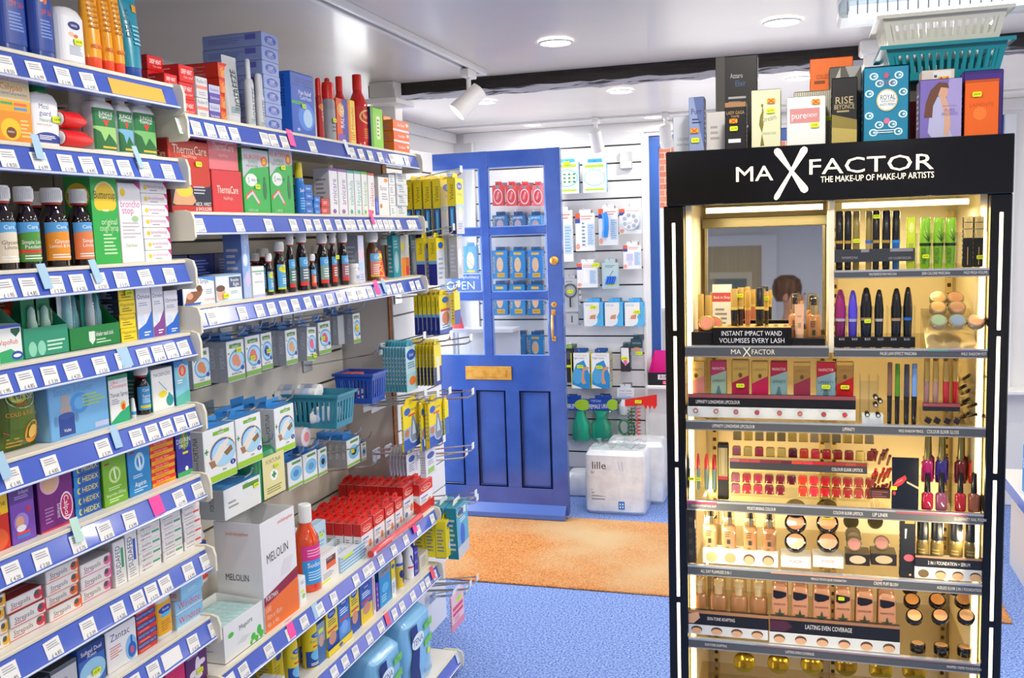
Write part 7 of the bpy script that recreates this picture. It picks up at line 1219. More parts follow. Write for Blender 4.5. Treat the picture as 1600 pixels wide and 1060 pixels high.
for i, (p0, p1) in enumerate(((1505, 1519), (1522, 1537))):
    SP(lambda w, h: carton(w, h, .014, '15120f', [('r', 0, .58, 1, 1, 'e8c878')]+[('p', [(.48, .45), (.5+.5*math.cos(a_), .5+.48*math.sin(a_)), (.53+.5*math.cos(a_), .5+.48*math.sin(a_))], '15120f') for a_ in (.3, .7, 1.1, 1.5, 1.9, 2.3, 2.8)]+[('r', .05, .75, .95, .76, '15120f'), ('r', .05, .88, .95, .89, '15120f'), ('r', .45, .05, .52, .4, 'd8b050')]), p0, p1, 338, 400, ('left', 'right')[i]+' black and gold spider web printed mascara box, top right', 'box', rest=Z5+.002, st=(.6, .2) if i else None)
b = B(); 
for p in (1432, 1456, 1476, 1495, 1520, 1541): x = sx_(p, 1.5); b.box(x, F+.002, Z5, x+.0015, F+.05, Z5+.075, CLEAR())
b.box(sx_(1432, 1.5), F+.05, Z5, sx_(1541, 1.5), F+.051, Z5+.075, CLEAR()); tag(b.obj('clear_divider_tray'), 'clear acrylic dividers around the lime green mascaras', 'acrylic tray')
for i, (p0, p1, yt, c1, c2, bd, lb, st) in enumerate(((1304, 1322, 453, '7c1c5c', '9c2474', 'd8d0d8', 'magenta wide curved mascara', 0), (1325, 1340, 454, '4a3cb8', '5848d4', 'c8c8f0', 'violet wide curved mascara', 0), (1344, 1363, 450, '1c2430', '111114', 'd0ac80', 'thickest black curved mascara with yellow sticker', 1), (1366, 1381, 453, '22242c', '141416', 'd0d0c8', 'slimmer black curved mascara left of the divider', 0), (1392, 1409, 451, '1c2028', '131316', 'd0ac80', 'black curved mascara right of the divider', 0), (1411, 1426, 449, '181c24', '121215', '2468c8', 'black mascara with bright blue band, second right shelf', 0))):
    SP(mascara, p0, p1, yt, 527, lb+(' on the second right shelf' if 'second' not in lb else ''), 'mascara', c1=c1, c2=c2, band=bd, curved=1, rest=Z4, st=(.6, .45) if st else None)
strip(1303, 1430, 527, 543, '141416', [('t', 'BLACK', .1+.16*i, .8, .3, 'c8c8c8', .07) for i in range(6)], 'black label holder in front of the curved mascaras')
b = B()
for p in (1323, 1342, 1364, 1387, 1410, 1430): x = sx_(p, 1.35); b.box(x, F+.002, Z4, x+.0013, F+.045, Z4+.09, CLEAR())
tag(b.obj('clear_divider_tray'), 'clear acrylic dividers between the curved mascaras', 'acrylic tray')
def pot(w, h, top, side_, d=None, lid=None):
    o = empty('cosmetic_pot'); r = w/2; B().lathe([(0, r*.85), (.002, r), (h*.55, r)], M(side_, .15, coat=.5), 26, (0, r)).obj('pot_base', o); B().lathe([(h*.55, r*1.02), (h*.9, r*1.0), (h, r*.93)], M(lid or side_, .15, .2, coat=.6), 26, (0, r)).obj('lid', o)
    B().lathe([(h+.0004, r*.8), (h+.0008, .0005)], M(top, .3, coat=.5), 24, (0, r)).obj('shade_window', o); return o
def tiltpot(p, py, Y, r, top, side_, label, th=.014, tilt=.75, group=None, cat='pot', name=None):
    x = sol(0, (0, Y, 1), px=p); z = sol(2, (x, Y, 0), py=py); o = pot(2*r, th, top, side_); o.location = (x, Y-r*math.cos(tilt), z-r*math.sin(tilt)); o.rotation_euler = (tilt, 0, 0)
    if name: o.name = name
    return tag(o, label, cat, group)
for r_, (py, Y, it) in enumerate(((473, F+.09, ((1460, 'd8a068'), (1486, 'c08c70'))), (488, F+.05, ((1460, 'e0b478'), (1489, 'c89880'))), (509, F+.02, ((1461, '8aa484'), (1490, '7890a8'), (1518, 'e0a078'))))):
    for i, (p, c) in enumerate(it): tiltpot(p, py-2, Y, .0175, c, 'a09070', ('back', 'middle', 'front')[r_]+' row eyeshadow pot, '+({'d8a068': 'amber', 'c08c70': 'rose tan', 'e0b478': 'pale amber', 'c89880': 'dusty rose', '8aa484': 'sage green', '7890a8': 'blue grey', 'e0a078': 'peach'}[c])+', on the second right shelf')
b = B(); x0 = sx_(1448, 1.3); x1 = .356; b.add([(x0, F+.005, Z4+.001), (x1, F+.005, Z4+.001), (x1, F+.12, Z4+.075), (x0, F+.12, Z4+.075), (x0, F+.12, Z4+.001), (x1, F+.12, Z4+.001)], [(0, 1, 2, 3), (0, 3, 4), (1, 5, 2), (3, 2, 5, 4)], M('c8b890', .12, .5)); tag(b.obj('sloping_pot_tray'), 'sloping mirrored tray carrying the eyeshadow pots', 'tray')
# ---- mirror corner
e = empty('mirror'); b = B(); x0, x1 = sx_(1105, 1.45, F+.2), sx_(1285, 1.45, F+.2); b.box(x0, F+.2, 1.33, x1, F+.205, 1.575, M('e8eaec', .02, 1)); b.obj('mirror_glass', e)
b = B(); b.box(x0-.012, F+.195, 1.575, x1+.012, F+.215, 1.6, M('7c7454', .3, .5), .002); b.box(x0-.006, F+.198, 1.33, x0, F+.21, 1.58, M('8a8468', .3, .5)); b.box(x1, F+.198, 1.33, x1+.006, F+.21, 1.58, M('8a8468', .3, .5)); b.obj('mirror_frame', e)
for o_ in e.children: o_.data.transform(Matrix.Translation((0, F+.2, 1.33)) @ Matrix.Rotation(-.056, 4, 'X') @ Matrix.Translation((0, -F-.2, -1.33)))
tag(e, 'mirror panel in the upper left of the cosmetics stand, reflecting the shop', 'mirror')
b = B(); x, w, z, h = SB_(1113, 1237, 513, 541, F-.004); b.box(-w/2, 0, 0, w/2, .09, h, M('121113', .25), .001); b.art(fr(w, h), [('t', 'INSTANT IMPACT WAND', .5, .7, .27, 'e8e8ea', .76), ('t', 'VOLUMISES EVERY LASH', .5, .3, .27, 'e8e8ea', .82)], w, h)
b.art(lambda u, v, o: (-w/2+w*u, .09*v, h+o), [('r', .01, .05, .99, .95, 'c8a858'), ('r', .33, .1, .335, .9, '7a6228'), ('r', .66, .1, .665, .9, '7a6228')]+[('e', .08+.12*i, .35+.3*j, .03, .08, '5c4618') for i in range(8) for j in range(2)], w, .09); ib = b.obj('wand_display_box'); put(ib, x, F-.004, Zm+.0008); IZ = Zm+h; tag(ib, 'black display box with white instant impact wand lettering under the mirror', 'display box')
strip(1080, 1113, 519, 541, '141214', [], 'plain black block left of the lettered wand box', Y=F+.004, d=.06)
strip(1237, 1289, 529, 541, '141214', [], 'plain black block right of the lettered wand box', Y=F+.004, d=.06)
for i, (p0, p1, c, Y) in enumerate(((1090, 1100, 'e03838', .04), (1102, 1112, 'e86858', .05), (1141, 1153, '18140e', .03), (1152, 1162, '3a1a10', .04), (1163, 1173, 'c87858', .06), (1180, 1194, '14110e', .03), (1194, 1201, '2a2014', .06))):
    yt = (460, 462, 452, 450, 455, 450, 456)[i]; SP(mascara, p0, p1, yt, 508 if i > 1 else 510, ('red lip gloss with gold cap far left', 'coral lip gloss with gold cap beside the red one', 'black and gold web patterned mascara', 'dark mascara with yellow sticker', 'gold and coral gloss', 'black and gold peaked mascara', 'slim dark mascara with yellow sticker')[i]+' in front of the mirror', 'make-up tube', Y=F+Y, rest=Zm if i < 2 else IZ, c1=c, c2='c8a048' if i != 5 else '14110e', band='e0c060', st=(.5, .8) if i in (3, 6) else None)
for i, (p, py, c) in enumerate(((1107, 506, 'e89070'), (1119, 506, 'd87860'))): tiltpot(p, py, F+.03+.02*i, .017, c, 'c8a858', ('front', 'rear')[i]+' peach blusher compact leaning by the mirror, left', .01, 1.3, cat='compact')
def fbottle(w, h, c, cap='c8b48c', name='foundation_bottle', win='d8c8a0'):
    o = empty(name); B().loft([(0, w*.44, w*.3), (.002, w*.49, w*.34), (h*.56, w*.49, w*.34), (h*.6, w*.4, w*.28), (h*.62, w*.25, w*.2)], M(c, .12, coat=.7), 26, 3.2, (0, w*.34)).obj('bottle_body', o)
    B().lathe([(h*.6, w*.24), (h*.8, w*.24)], M('d0ccc0', .2, .8), 18, (0, w*.34)).obj('pump_collar', o); B().lathe([(h*.8, w*.19), (h*.93, w*.19), (h*.94, w*.1)], M('14161c', .3), 18, (0, w*.34)).obj('pump_top', o)
    B().loft([(h*.6, w*.4, w*.3), (h*.96, w*.38, w*.29), (h, w*.3, w*.22)], clear('clear_cap', 'f4ead0', .25), 22, 3, (0, w*.34), caps=(0, 1)).obj('clear_cap', o)
    b = B(); b.art(lambda u, v, f: (-w*.4+w*.8*u, -.0012-f, h*.05+h*.48*v), [('l', .2, .62, .8, .92, 3, '6a5040'), ('r', .36, .3, .64, .52, '38402c'), ('l', .3, .08, .7, .2, 1, '6a5040')], w*.8, h*.48); b.obj('label', o); return o
SP(fbottle, 1232, 1253, 460, 526, 'amber foundation bottle with clear cap at the left by the mirror', 'bottle', Y=F+.03, rest=Zm, c='c88850'); SP(fbottle, 1260, 1283, 462, 526, 'amber foundation bottle with clear cap at the right by the mirror', 'bottle', Y=F+.03, rest=Zm, c='c08448')
SP(tube_standing, 1242, 1256, 476, 527, 'pale peach foundation tube between the two amber bottles', 'tube', Y=F+.012, rest=Zm+.014, d=.014, col='e8b48c', cap='d8a47c', ops=[('r', .35, .3, .65, .45, 'a8905c'), ('t', 'MAX', .5, .7, .06, '503c2c', .5)])
b = B(); b.box(0, 0, 0, .045, .002, .11, M('f0f0f2', .5)); b.art(lambda u, v, o: (.045*u, -o, .11*v), [('r', 0, .62, 1, .82, 'c8505c'), ('t', 'Back in Shop', .5, .72, .06, W_, .85), ('l', .15, .1, .85, .5, 4, '90949c')], .045, .11); o = b.obj('notice_card'); put(o, sx_(1113, 1.4, F+.19), F+.192, 1.33); tag(o, 'white notice card with red band leaning on the mirror', 'card')
# ---- lip packs
for i, (a, b_, yt, yb, hc, c, ex) in enumerate(((1075, 1101, 565, 618, 'c8a860', 'c88078', 0), (1111, 1135, 564, 618, 'b03060', '9cb8a0', 1), (1144, 1170, 563, 620, 'c8a450', 'b01848', 2), (1175, 1200, 565, 620, 'c8a450', 'c81450', 0), (1204, 1230, 565, 621, 'a81838', '8cb0b0', 1), (1240, 1266, 567, 621, 'a88040', '9a3048', 0), (1276, 1305, 566, 622, 'b01830', '88acb8', 3), (1307, 1333, 566, 624, 'a87c3c', 'c80c18', 2))):
    ops = [('p', [(0, 0), (1, 0), (1, .62), (0, .42)], c), ('r', 0, .92, 1, 1, 'c8a050'), ('t', 'LIPFINITY', .5, .78 if not ex % 2 else .48, .07, '8a6a28' if not ex % 2 else '2c4038', .8), ('e', .5, .62, .12, .06, '6a4c1c')] if not ex % 2 else [('p', [(0, 0), (1, 0), (1, .75), (0, .6)], c), ('t', 'MAXFACTOR', .5, .8, .07, 'f0d8d8', .8), ('t', 'LIPFINITY', .5, .48, .07, '2c4038', .8), ('p', [(.3, .1), (.7, .1), (.55, .35), (.45, .35)], '5c8088')]
    o = SP(lambda w, h: carton(w, h, .016, hc, ops+[('r', .2, .0, .8, .14, '2a1418'), ('r', .25, .02, .45, .12, '7c2430')], scol='d8b868', tcol='e0c070'), a, b_, yt, yb, side(i, 8)+' long wear lip colour pack, '+('pink and gold', 'sage with crimson top', 'deep pink with yellow sticker', 'hot pink and gold', 'grey green with red top', 'dull red and brown', 'pale green with red top and sticker', 'bright red and brown')[i], 'box', Y=F+.02, rest=1.1905)
    if ex > 1: sticker(o, 0, 0, .032, .018, .009)
b = B(); b.box(-.24, F+.014, 1.1705, sx_(1336, 1.17), F+.06, 1.19, M('e8d4a0', .4)); tag(b.obj('pack_riser'), 'cream riser block under the lip colour packs', 'riser')
strip(1075, 1337, 618, 640, '17171c', [('r', 0, .75, 1, 1, '8c4850'), ('t', 'LIPFINITY LONGWEAR LIPCOLOUR', .185, .45, .32, 'e8e8e8', .27)], 'black strip lettered with longwear lipcolour beneath the lip packs', Y=F-.004)
strip(1074, 1337, 638, 655, 'd8dcdc', [], 'white tester strip holding lipstick ends below the lip packs', Y=F-.006, d=.03)
for i, (p, py) in enumerate(((1087, 642), (1119, 643), (1150, 644), (1183, 645), (1218, 646), (1250, 647), (1287, 648), (1320, 649))):
    Y = F-.02; x = sol(0, (0, Y, 1.16), px=p); z = sol(2, (x, Y, 0), py=py); o = empty('lipstick_tester'); b = B(); b.X = Matrix.Rotation(math.pi/2, 4, 'X'); b.lathe([(-.014, .0035), (-.002, .0055), (.001, .0055), (.002, .004)], M('7c5450', .2, coat=.6), 18); b.obj('tester_tube', o)
    b = B(); b.X = Matrix.Rotation(math.pi/2, 4, 'X'); b.lathe([(.0022, .0036), (.0026, .0004)], M(('e8b0b0', 'd8a0a0', 'c86878', 'c02c48', 'd85858', 'c87870', 'b83848', 'e02830')[i], .3), 16); b.obj('shade_dot', o); put(o, x, Y, z); tag(o, side(i, 8)+' round lipstick tester end in the white strip', 'tester')
# ---- pencils, glosses
b = B()
for p in (1344, 1358, 1372): x = sx_(p, 1.2, F+.03); b.box(x, F+.03, Z3, x+.0013, F+.07, Z3+.1, CLEAR())
b.box(sx_(1344, 1.2), F+.028, Z3, sx_(1372, 1.2), F+.029, Z3+.09, CLEAR()); b.box(sx_(1347, 1.15), F, Z3, sx_(1380, 1.15), F+.02, Z3+.022, M('dce4e8', .3)); tag(b.obj('clear_pen_holder'), 'clear acrylic pen holder with two tall slots beside the lip packs', 'acrylic tray')
for i, (p, py) in enumerate(((1355, 648), (1372, 649), (1368, 621), (1375, 627), (1368, 633))):
    Y = F-.002 if i < 2 else F+.016; x = sol(0, (0, Y, 1.16), px=p); z = sol(2, (x, Y, 0), py=py); b = B(); b.X = Matrix.Rotation(math.pi/2, 4, 'X'); b.lathe([(-.018, .005), (.004, .005), (.006, .0035)], M('141416', .2), 16); b.lathe([(.0062, .003), (.0066, .0004)], M('c8c8cc', .3), 12); o = b.obj('eyeliner_pen'); put(o, x, Y, z); tag(o, ('left black round pen end in the low pale holder', 'right black round pen end in the low pale holder', 'black gold pen end, upper of three in the slot', 'black gold pen end, middle of three in the slot', 'black gold pen end, lower of three in the slot')[i], 'pen')
for i, (p0, p1, yt, c) in enumerate(((1386, 1394, 575, '7c5a48'), (1398, 1406, 577, '4c8a1c'), (1412, 1421, 578, '3a3c50'), (1424, 1433, 577, '6c98d8'))):
    for j in (1, 0):
        SP(mascara, p0, p1, yt-8*j, 648, ('front' if not j else 'rear')+' '+('brown', 'leaf green', 'slate navy', 'light blue')[i]+' shadow pencil with black base, row of four colours', 'pencil', Y=F+.006+.02*j, rest=Z3, c1='151417', c2=c, band='1a1a1a')
for i, (p0, p1, c) in enumerate(((1443, 1453, 'a07878'), (1457, 1467, 'b08884'), (1473, 1484, 'c02c3c'), (1488, 1498, 'b8141c'))):
    for j in (1, 0):
        SP(mascara, p0, p1, 565-6*j, 632, ('front ' if not j else 'rear ')+('mauve gloss', 'rose gloss', 'crimson gloss', 'bright red gloss')[i]+' with gold cap, right part of the pencil shelf', 'lip gloss', Y=F+.014+.02*j, rest=Z3+.03, c1=c, c2='b8984c', band='d8b868', cf=.38)
B_ = B(); B_.box(sx_(1441, 1.17), F+.008, Z3, sx_(1500, 1.17), F+.06, Z3+.0295, CLEAR()); tag(B_.obj('gloss_riser'), 'clear riser block under the gold capped glosses', 'riser')
strip(1442, 1500, 631, 643, '22242a', [('r', 0, .6, 1, 1, 'a04850')], 'small dark strip with red edge under the lip glosses', Y=F-.002)
for i, p in enumerate((1450, 1464, 1480, 1495)):
    x = sx_(p, 1.16, F-.006); z = PZ(658, p, F-.006); b = B(); b.X = Matrix.Rotation(.5, 4, 'Y'); b.box(-.006, -.004, -.006, .006, .01, .006, M('141214', .15, coat=.5), .0015); o = b.obj('gloss_tester'); put(o, x, F-.006, Z3+.0125); tag(o, side(i, 4)+' square black gloss tester cap lying on the pencil shelf', 'tester')
rr = random.Random(9); b0 = None
for i, (p, py) in enumerate(((1513, 587), (1531, 589), (1540, 589), (1507, 603), (1514, 610), (1530, 611), (1538, 611), (1513, 624), (1508, 630), (1525, 632), (1514, 646), (1508, 651), (1526, 648), (1535, 650), (1531, 652))):
    Y = F+.02; x = sol(0, (0, Y, 1.16), px=p); z = sol(2, (x, Y, 0), py=py)
    if b0 is None: b = B(); b.X = Matrix.Rotation(math.pi/2-.25, 4, 'X'); b.lathe([(-.1, .0032), (.004, .0035), (.006, .002)], M('1a1616', .25), 12); b0 = o = b.obj('eye_pencil')
    else: o = dup(b0)
    put(o, x, Y, z); tag(o, 'dark round eye pencil end in the clear rack at the right edge', 'pencil', 'dark eye pencils in the clear rack')
b = B(); 
for z in (0, .022, .044, .066, .088): b.box(sx_(1502, 1.2), F+.022, Z3+z, .356, F+.11, Z3+z+.0012, CLEAR())
b.box(sx_(1502, 1.2), F+.022, Z3, sx_(1502, 1.2)+.0012, F+.11, Z3+.1, CLEAR()); tag(b.obj('clear_pencil_rack'), 'clear acrylic rack of dark pencil ends at the right edge', 'acrylic rack')
# ---- lipstick grid shelf
def balm(w, h, c):
    o = empty('lip_balm_stick'); r = w/2; B().lathe([(0, r*.6), (.004, r*.9), (h*.58, r)], M('7c9484', .2, coat=.4), 16, (0, r)).obj('stick_barrel', o); B().lathe([(h*.58, r*.86), (h*.8, r*.84), (h*.97, r*.5), (h, r*.2)], M(c, .25, coat=.4), 16, (0, r)).obj('coloured_tip', o); return o
for i, (p0, p1, c, st) in enumerate(((1076, 1083, 'd02c3c', 1), (1087, 1094, 'c01c34', 1), (1100, 1108, 'e03428', 0), (1112, 1120, 'c01c1c', 0))): SP(balm, p0, p1, 708+i, 758, side(i, 4)+' crayon lip balm with red tip at the left of the lipstick grid', 'lip balm', rest=Z2+.02, c=c, st=(.6, .3) if st else None)
b = B(); b.box(-.24, F+.004, Z2, sx_(1121, 1), F+.04, Z2+.0195, CLEAR()); tag(b.obj('balm_riser'), 'clear acrylic block beneath the crayon lip balms', 'riser')
SP(lambda w, h: carton(w, h, .018, '131013', [('r', .05, .42, .95, .93, 'b09c64'), ('r', .05, .36, .95, .42, 'b82028'), ('p', [(.3, .93), (.7, .93), (.6, .45), (.4, .45)], 'c8b47c')], tcol='131013'), 1122, 1138, 694, 772, 'giant black and gold lipstick display beside the lipstick grid', 'display', rest=Z2)
cols = ['b86878', 'c03840', 'b83848', '7c1c30', '7a1c28', '5c0f20', 'e03c20', 'e0303c', 'b81018', 'a02018', '9c2420', 'a83c34', '8c2c20']
b = B()
for j, z in enumerate((.012, .048, .085)): b.box(sx_(1140, 1), F+.012+.02*j, Z2+z-.002, sx_(1360, 1), F+.1, Z2+z-.0008, CLEAR())
tag(b.obj('clear_lipstick_rack'), 'clear stepped acrylic rack holding the lipstick grid', 'acrylic rack')
proto = {}
def lipcap(c):
    if c not in proto:
        b = B(); b.loft([(0, .0072, .0072), (.0015, .0085, .0085), (.015, .0085, .0085), (.0175, .007, .007)], M(c, .18, coat=.7), 20, 5, (0, .0085)); b.loft([(-.0001, .0088, .0088), (.0008, .0088, .0088)], M('c8a048', .25, .7), 20, 5, (0, .0085)); proto[c] = b.mesh('lipstick')
    o = bpy.data.objects.new('lipstick', proto[c]); COL.objects.link(o); o.scale = (1.12, 1, 1.12); return o
for i in range(13):
    p = 1149+i*17.55
    for j, (py, Y) in enumerate(((771, F+.008), (754, F+.012), (712, F+.034))):
        if j == 0 and i in (5,): continue
        x = sol(0, (0, Y, .99), px=p+(0, 0, 2)[j]); z = (Z2+.0008, Z2+.0122+.009, Z2+.0852-.0195+.0)[j]; z = PZ(py+i*.75, p, Y); empty_ = j == 2 and i in (1, 3, 4, 11); o = lipcap('e0c060' if empty_ else cols[i]); put(o, x, Y, z)
        tag(o, (('clear gold' if empty_ else 'square glossy red')+f' lipstick cap, {NTH[i] if i < 13 else i} column from left, '+('bottom', 'middle', 'top')[j]+' row of the grid'), 'lipstick')
for i in range(13):
    p = 1152+i*17.2; Y = F+.09; o = lipcap(('d8c058', 'e8d060', 'b8b090', 'a89c54', '8c8860')[i % 5] if i > 3 or i % 2 else 'a8a070'); put(o, sol(0, (0, Y, 1.04), px=p), Y, PZ(688+i*.5, p, Y)); tag(o, f'gold topped lipstick behind the grid, {NTH[i]} from left in the back row', 'lipstick')
strip(1140, 1355, 721, 737, '3c3c40', [('r', .0+.077*i, .72, .074+.077*i, 1, cols[i]) for i in range(13)]+[('t', 'COLOUR ELIXIR LIPSTICK', .86, .35, .34, 'e8e8e8', .22)], 'grey strip with coloured squares across the lipstick grid', Y=F-.003, d=.006)
rr = random.Random(4); b0 = None
for i in range(24):
    Y = F+.025; g_ = i//8; p = 1363+4*(i % 8)+rr.uniform(-2, 2); py = (708, 738, 760)[g_]+rr.uniform(-6, 6); x = sol(0, (0, Y, 1), px=p); z = sol(2, (x, Y, 0), py=py); c = ('7c2c30', 'd01828', '9c3434')[g_]
    b = B(); b.X = Matrix.Rotation(math.pi/2-.5, 4, 'X'); b.lathe([(-.07, .003), (.002, .0032), (.004, .0012)], M(c, .3), 10); o = b.obj('lip_liner_pencil'); put(o, x, Y, z); tag(o, ('dull red', 'bright red', 'brick red')[g_]+' lip liner pencil end in the '+('upper', 'middle', 'lower')[g_]+' bunch left of the black panel', 'pencil', ('upper', 'middle', 'lower')[g_]+' lip liner bunch')
strip(1359, 1391, 766, 779, '3c2020', [('l', .1, .1, .9, .9, 3, '8c5050')], 'small brown label block under the lip liner pencils', Y=F, d=.02)
b = B(); x, w, z, h = SB_(1393, 1435, 704, 786, F-.002); b.box(-w/2, 0, 0, w/2, .004, h, M('17191c', .12, coat=.6), .0006); b.art(fr(w, h), [('p', [(.0, .42), (.2, .58), (.5, .67), (.56, .6), (.4, .5), (.1, .4)], 'c02830'), ('p', [(.02, .46), (.4, .6), (.4, .57)], 'e88890'), ('p', [(.55, .56), (1, .45), (1, .41), (.56, .52)], 'c8b890'), ('e', .1, .32, .06, .04, 'b02838')], w, h); o = b.obj('lip_poster'); sticker(o, -w*.42, 0, h*.42, .012, .008); put(o, x, F-.002, Z2+.0); tag(o, 'glossy black panel picturing red lips among the cosmetics', 'display panel')
def nail(w, h, c, cap):
    o = empty('nail_polish'); r = w/2; B().loft([(0, r*.92, r*.7), (.002, r, r*.76), (h*.42, r*.98, r*.74), (h*.48, r*.5, r*.45)], M(c, .1, coat=.9), 22, 3.5, (0, r*.76)).obj('polish_bottle', o); B().lathe([(h*.47, r*.5), (h*.5, r*.54), (h*.97, r*.44), (h, r*.38)], M(cap, .22, .6 if cap[0] != '1' else 0), 18, (0, r*.76)).obj('cap', o); return o
for r_, (yt, yb, its, cp, Y, dz) in enumerate(((683, 733, ((1440, 1459, 'c0207c', 'magenta'), (1462, 1481, '3c2c94', 'violet blue'), (1492, 1511, '7c0c18', 'dark red'), (1514, 1532, 'f8401c', 'orange red')), '8c8454', F+.05, .05), (741, 792, ((1440, 1459, 'b0143c', 'raspberry'), (1462, 1481, '8c4868', 'plum'), (1492, 1510, 'a80c1c', 'scarlet'), (1513, 1533, '8c4c34', 'copper brown')), '141214', F+.006, 0))):
    for i, (p0, p1, c, nm) in enumerate(its):
        SP(nail, p0, p1, yt, yb, nm+' nail polish with '+('golden' if not r_ else 'black')+' cap, '+('upper' if not r_ else 'lower')+' row at the right', 'nail polish', Y=Y, rest=Z2+dz, c=c, cap=cp)
        for k in (1, 2): SP(nail, p0+2, p1+2, yt-4*k, yb, nm+' nail polish standing behind the front one, '+('upper' if not r_ else 'lower')+' row', 'nail polish', Y=Y+.024*k+(0 if r_ else 0), rest=Z2+dz, c=c, cap=cp, group=nm+' nail polishes behind') if r_ == 0 else None
b = B(); b.box(sx_(1438, 1), F+.045, Z2, .34, F+.14, Z2+.0495, CLEAR()); tag(b.obj('polish_riser'), 'clear acrylic step under the upper row of nail polishes', 'riser')
# ---- foundations
SP(lambda w, h: carton(w, h, .02, '35322e', [('l', .2, .1, .8, .9, 4, '4c4842')]), 1074, 1087, 795, 870, 'tall dark block at the left end of the foundation shelf', 'display', rest=Z1_, Y=F+.004)
for i, (p0, p1) in enumerate(((1098, 1120), (1127, 1150), (1161, 1183), (1191, 1213))):
    SP(fbottle, p0, p1, 794+2*i, 864, side(i, 4)+' flesh toned foundation bottle with clear cap over the tester discs', 'bottle', Y=F+.016, rest=Z1_+.028, c=('dca070', 'c88c64', 'c08a58', 'b07c50')[i])
strip(1098, 1216, 863, 884, 'd4d8d8', [('e', .12+.25*i, .5, .075, .38, ('d8bc84', 'c8a878', '6a4c3c', '6a4c3c')[i]) for i in range(4)]+[('e', .12+.25*i, .42, .065, .32, 'e0b088') for i in (2, 3)], 'white tester strip with flesh coloured discs under foundation bottles', Y=F-.002, d=.04)
for i, (p, py, c, st) in enumerate(((1243, 820, 'd89870', 0), (1293, 820, 'd8a070', 1), (1243, 850, 'd8a478', 0), (1294, 850, 'cc9468', 0), (1243, 798, '3a1c14', 0), (1292, 798, '3a1c14', 0))):
    o = tiltpot(p, py, (F+.035, F+.035, F+.012, F+.012, F+.055, F+.055)[i], .0235, c, '141214', ('upper left', 'upper right with yellow sticker', 'lower left', 'lower right', 'dark back left', 'dark back right')[i]+' round pressed powder compact with black rim', .012, .8, cat='compact')
    if st: b = B(); b.art(lambda u, v, f: (-.012+.024*u, .03+.012*v, .0135+f), [('r', 0, 0, 1, 1, 'e4f028')], .02, .01); b.obj('price_sticker', o)
for i, (p0, p1) in enumerate(((1220, 1267), (1270, 1318))): strip(p0, p1, 870, 888, 'd0d2d4', [('e', .5, .5, .44, .38, 'f0f2f2'), ('t', 'POWDER', .5, .55, .3, 'c83838', .4)], ('left', 'right')[i]+' white tray front with oval below the powder compacts', Y=F-.002, d=.05)
for i, (p, py, c) in enumerate(((1333, 836, '6a5a3c'), (1334, 843, '7c6a44'), (1335, 852, 'b0786c'), (1378, 850, 'a87468'), (1330, 816, '4c4428'), (1368, 816, '4c4428'))):
    tiltpot(p, py, (F+.04, F+.03, F+.014, F+.014, F+.07, F+.07)[i], .0165, c, '6c6040', ('rear olive', 'middle olive', 'front rose in olive case, left', 'front rose in olive case, right', 'back dark olive left', 'back dark olive right')[i]+' round blusher compact', .01, 1.05, cat='compact')
for i, (p0, p1) in enumerate(((1321, 1359), (1361, 1401))): strip(p0, p1, 866, 884, '2a2420', [('e', .5, .5, .34, .36, ('c0b094', 'b4a484')[i])], ('left', 'right')[i]+' dark block with pearl oval under the blusher compacts', Y=F-.001, d=.05)
SP(lambda w, h: carton(w, h, .02, '141820', [('e', .6, .35, .35, .06, 'c85868'), ('p', [(.3, .85), (.45, .85), (.4, .68), (.3, .68)], 'b8c0d0'), ('e', .7, .06, .08, .02, 'd8a878'), ('r', .3, .94, .95, 1, 'd8a848')], tcol='d8a848'), 1406, 1429, 813, 899, 'tall navy box with pink lips picture on the foundation shelf', 'display', rest=Z1_, Y=F+.004)
for i, (p0, p1) in enumerate(((1433, 1452), (1455, 1475), (1485, 1505), (1509, 1530))):
    o = SP(can, p0, p1, 811+i, 870, side(i, 4)+' olive serum foundation bottle with dark navy cap', 'bottle', Y=F+.012, rest=Z1_+.03, col='6c5c30', cap='161a24', caph=.46, capw=.98, dome=0, name='serum_bottle', ops=[('l', .2, .3, .8, .8, 3, '9c8c58')], st=(.6, .05) if i in (1, 2) else None)
strip(1430, 1536, 871, 889, '22242a', [('r', 0, .82, 1, 1, 'a87c5c'), ('t', '2 IN 1 FOUNDATION + SERUM', .5, .42, .34, 'e0e0e0', .62)], 'black strip lettered foundation and serum at the right', Y=F-.003)
strip(1429, 1537, 889, 907, 'd4d8d8', [('e', .13+.25*i, .45, .08, .36, ('6c5c3c', '5c4a3c', '5c4a3c', '5c4a3c')[i]) for i in range(4)]+[('e', .13+.25*i, .36, .08, .3, 'd8ac80') for i in (1, 2, 3)], 'white tester strip under the serum foundation lettering', Y=F-.003, d=.03)
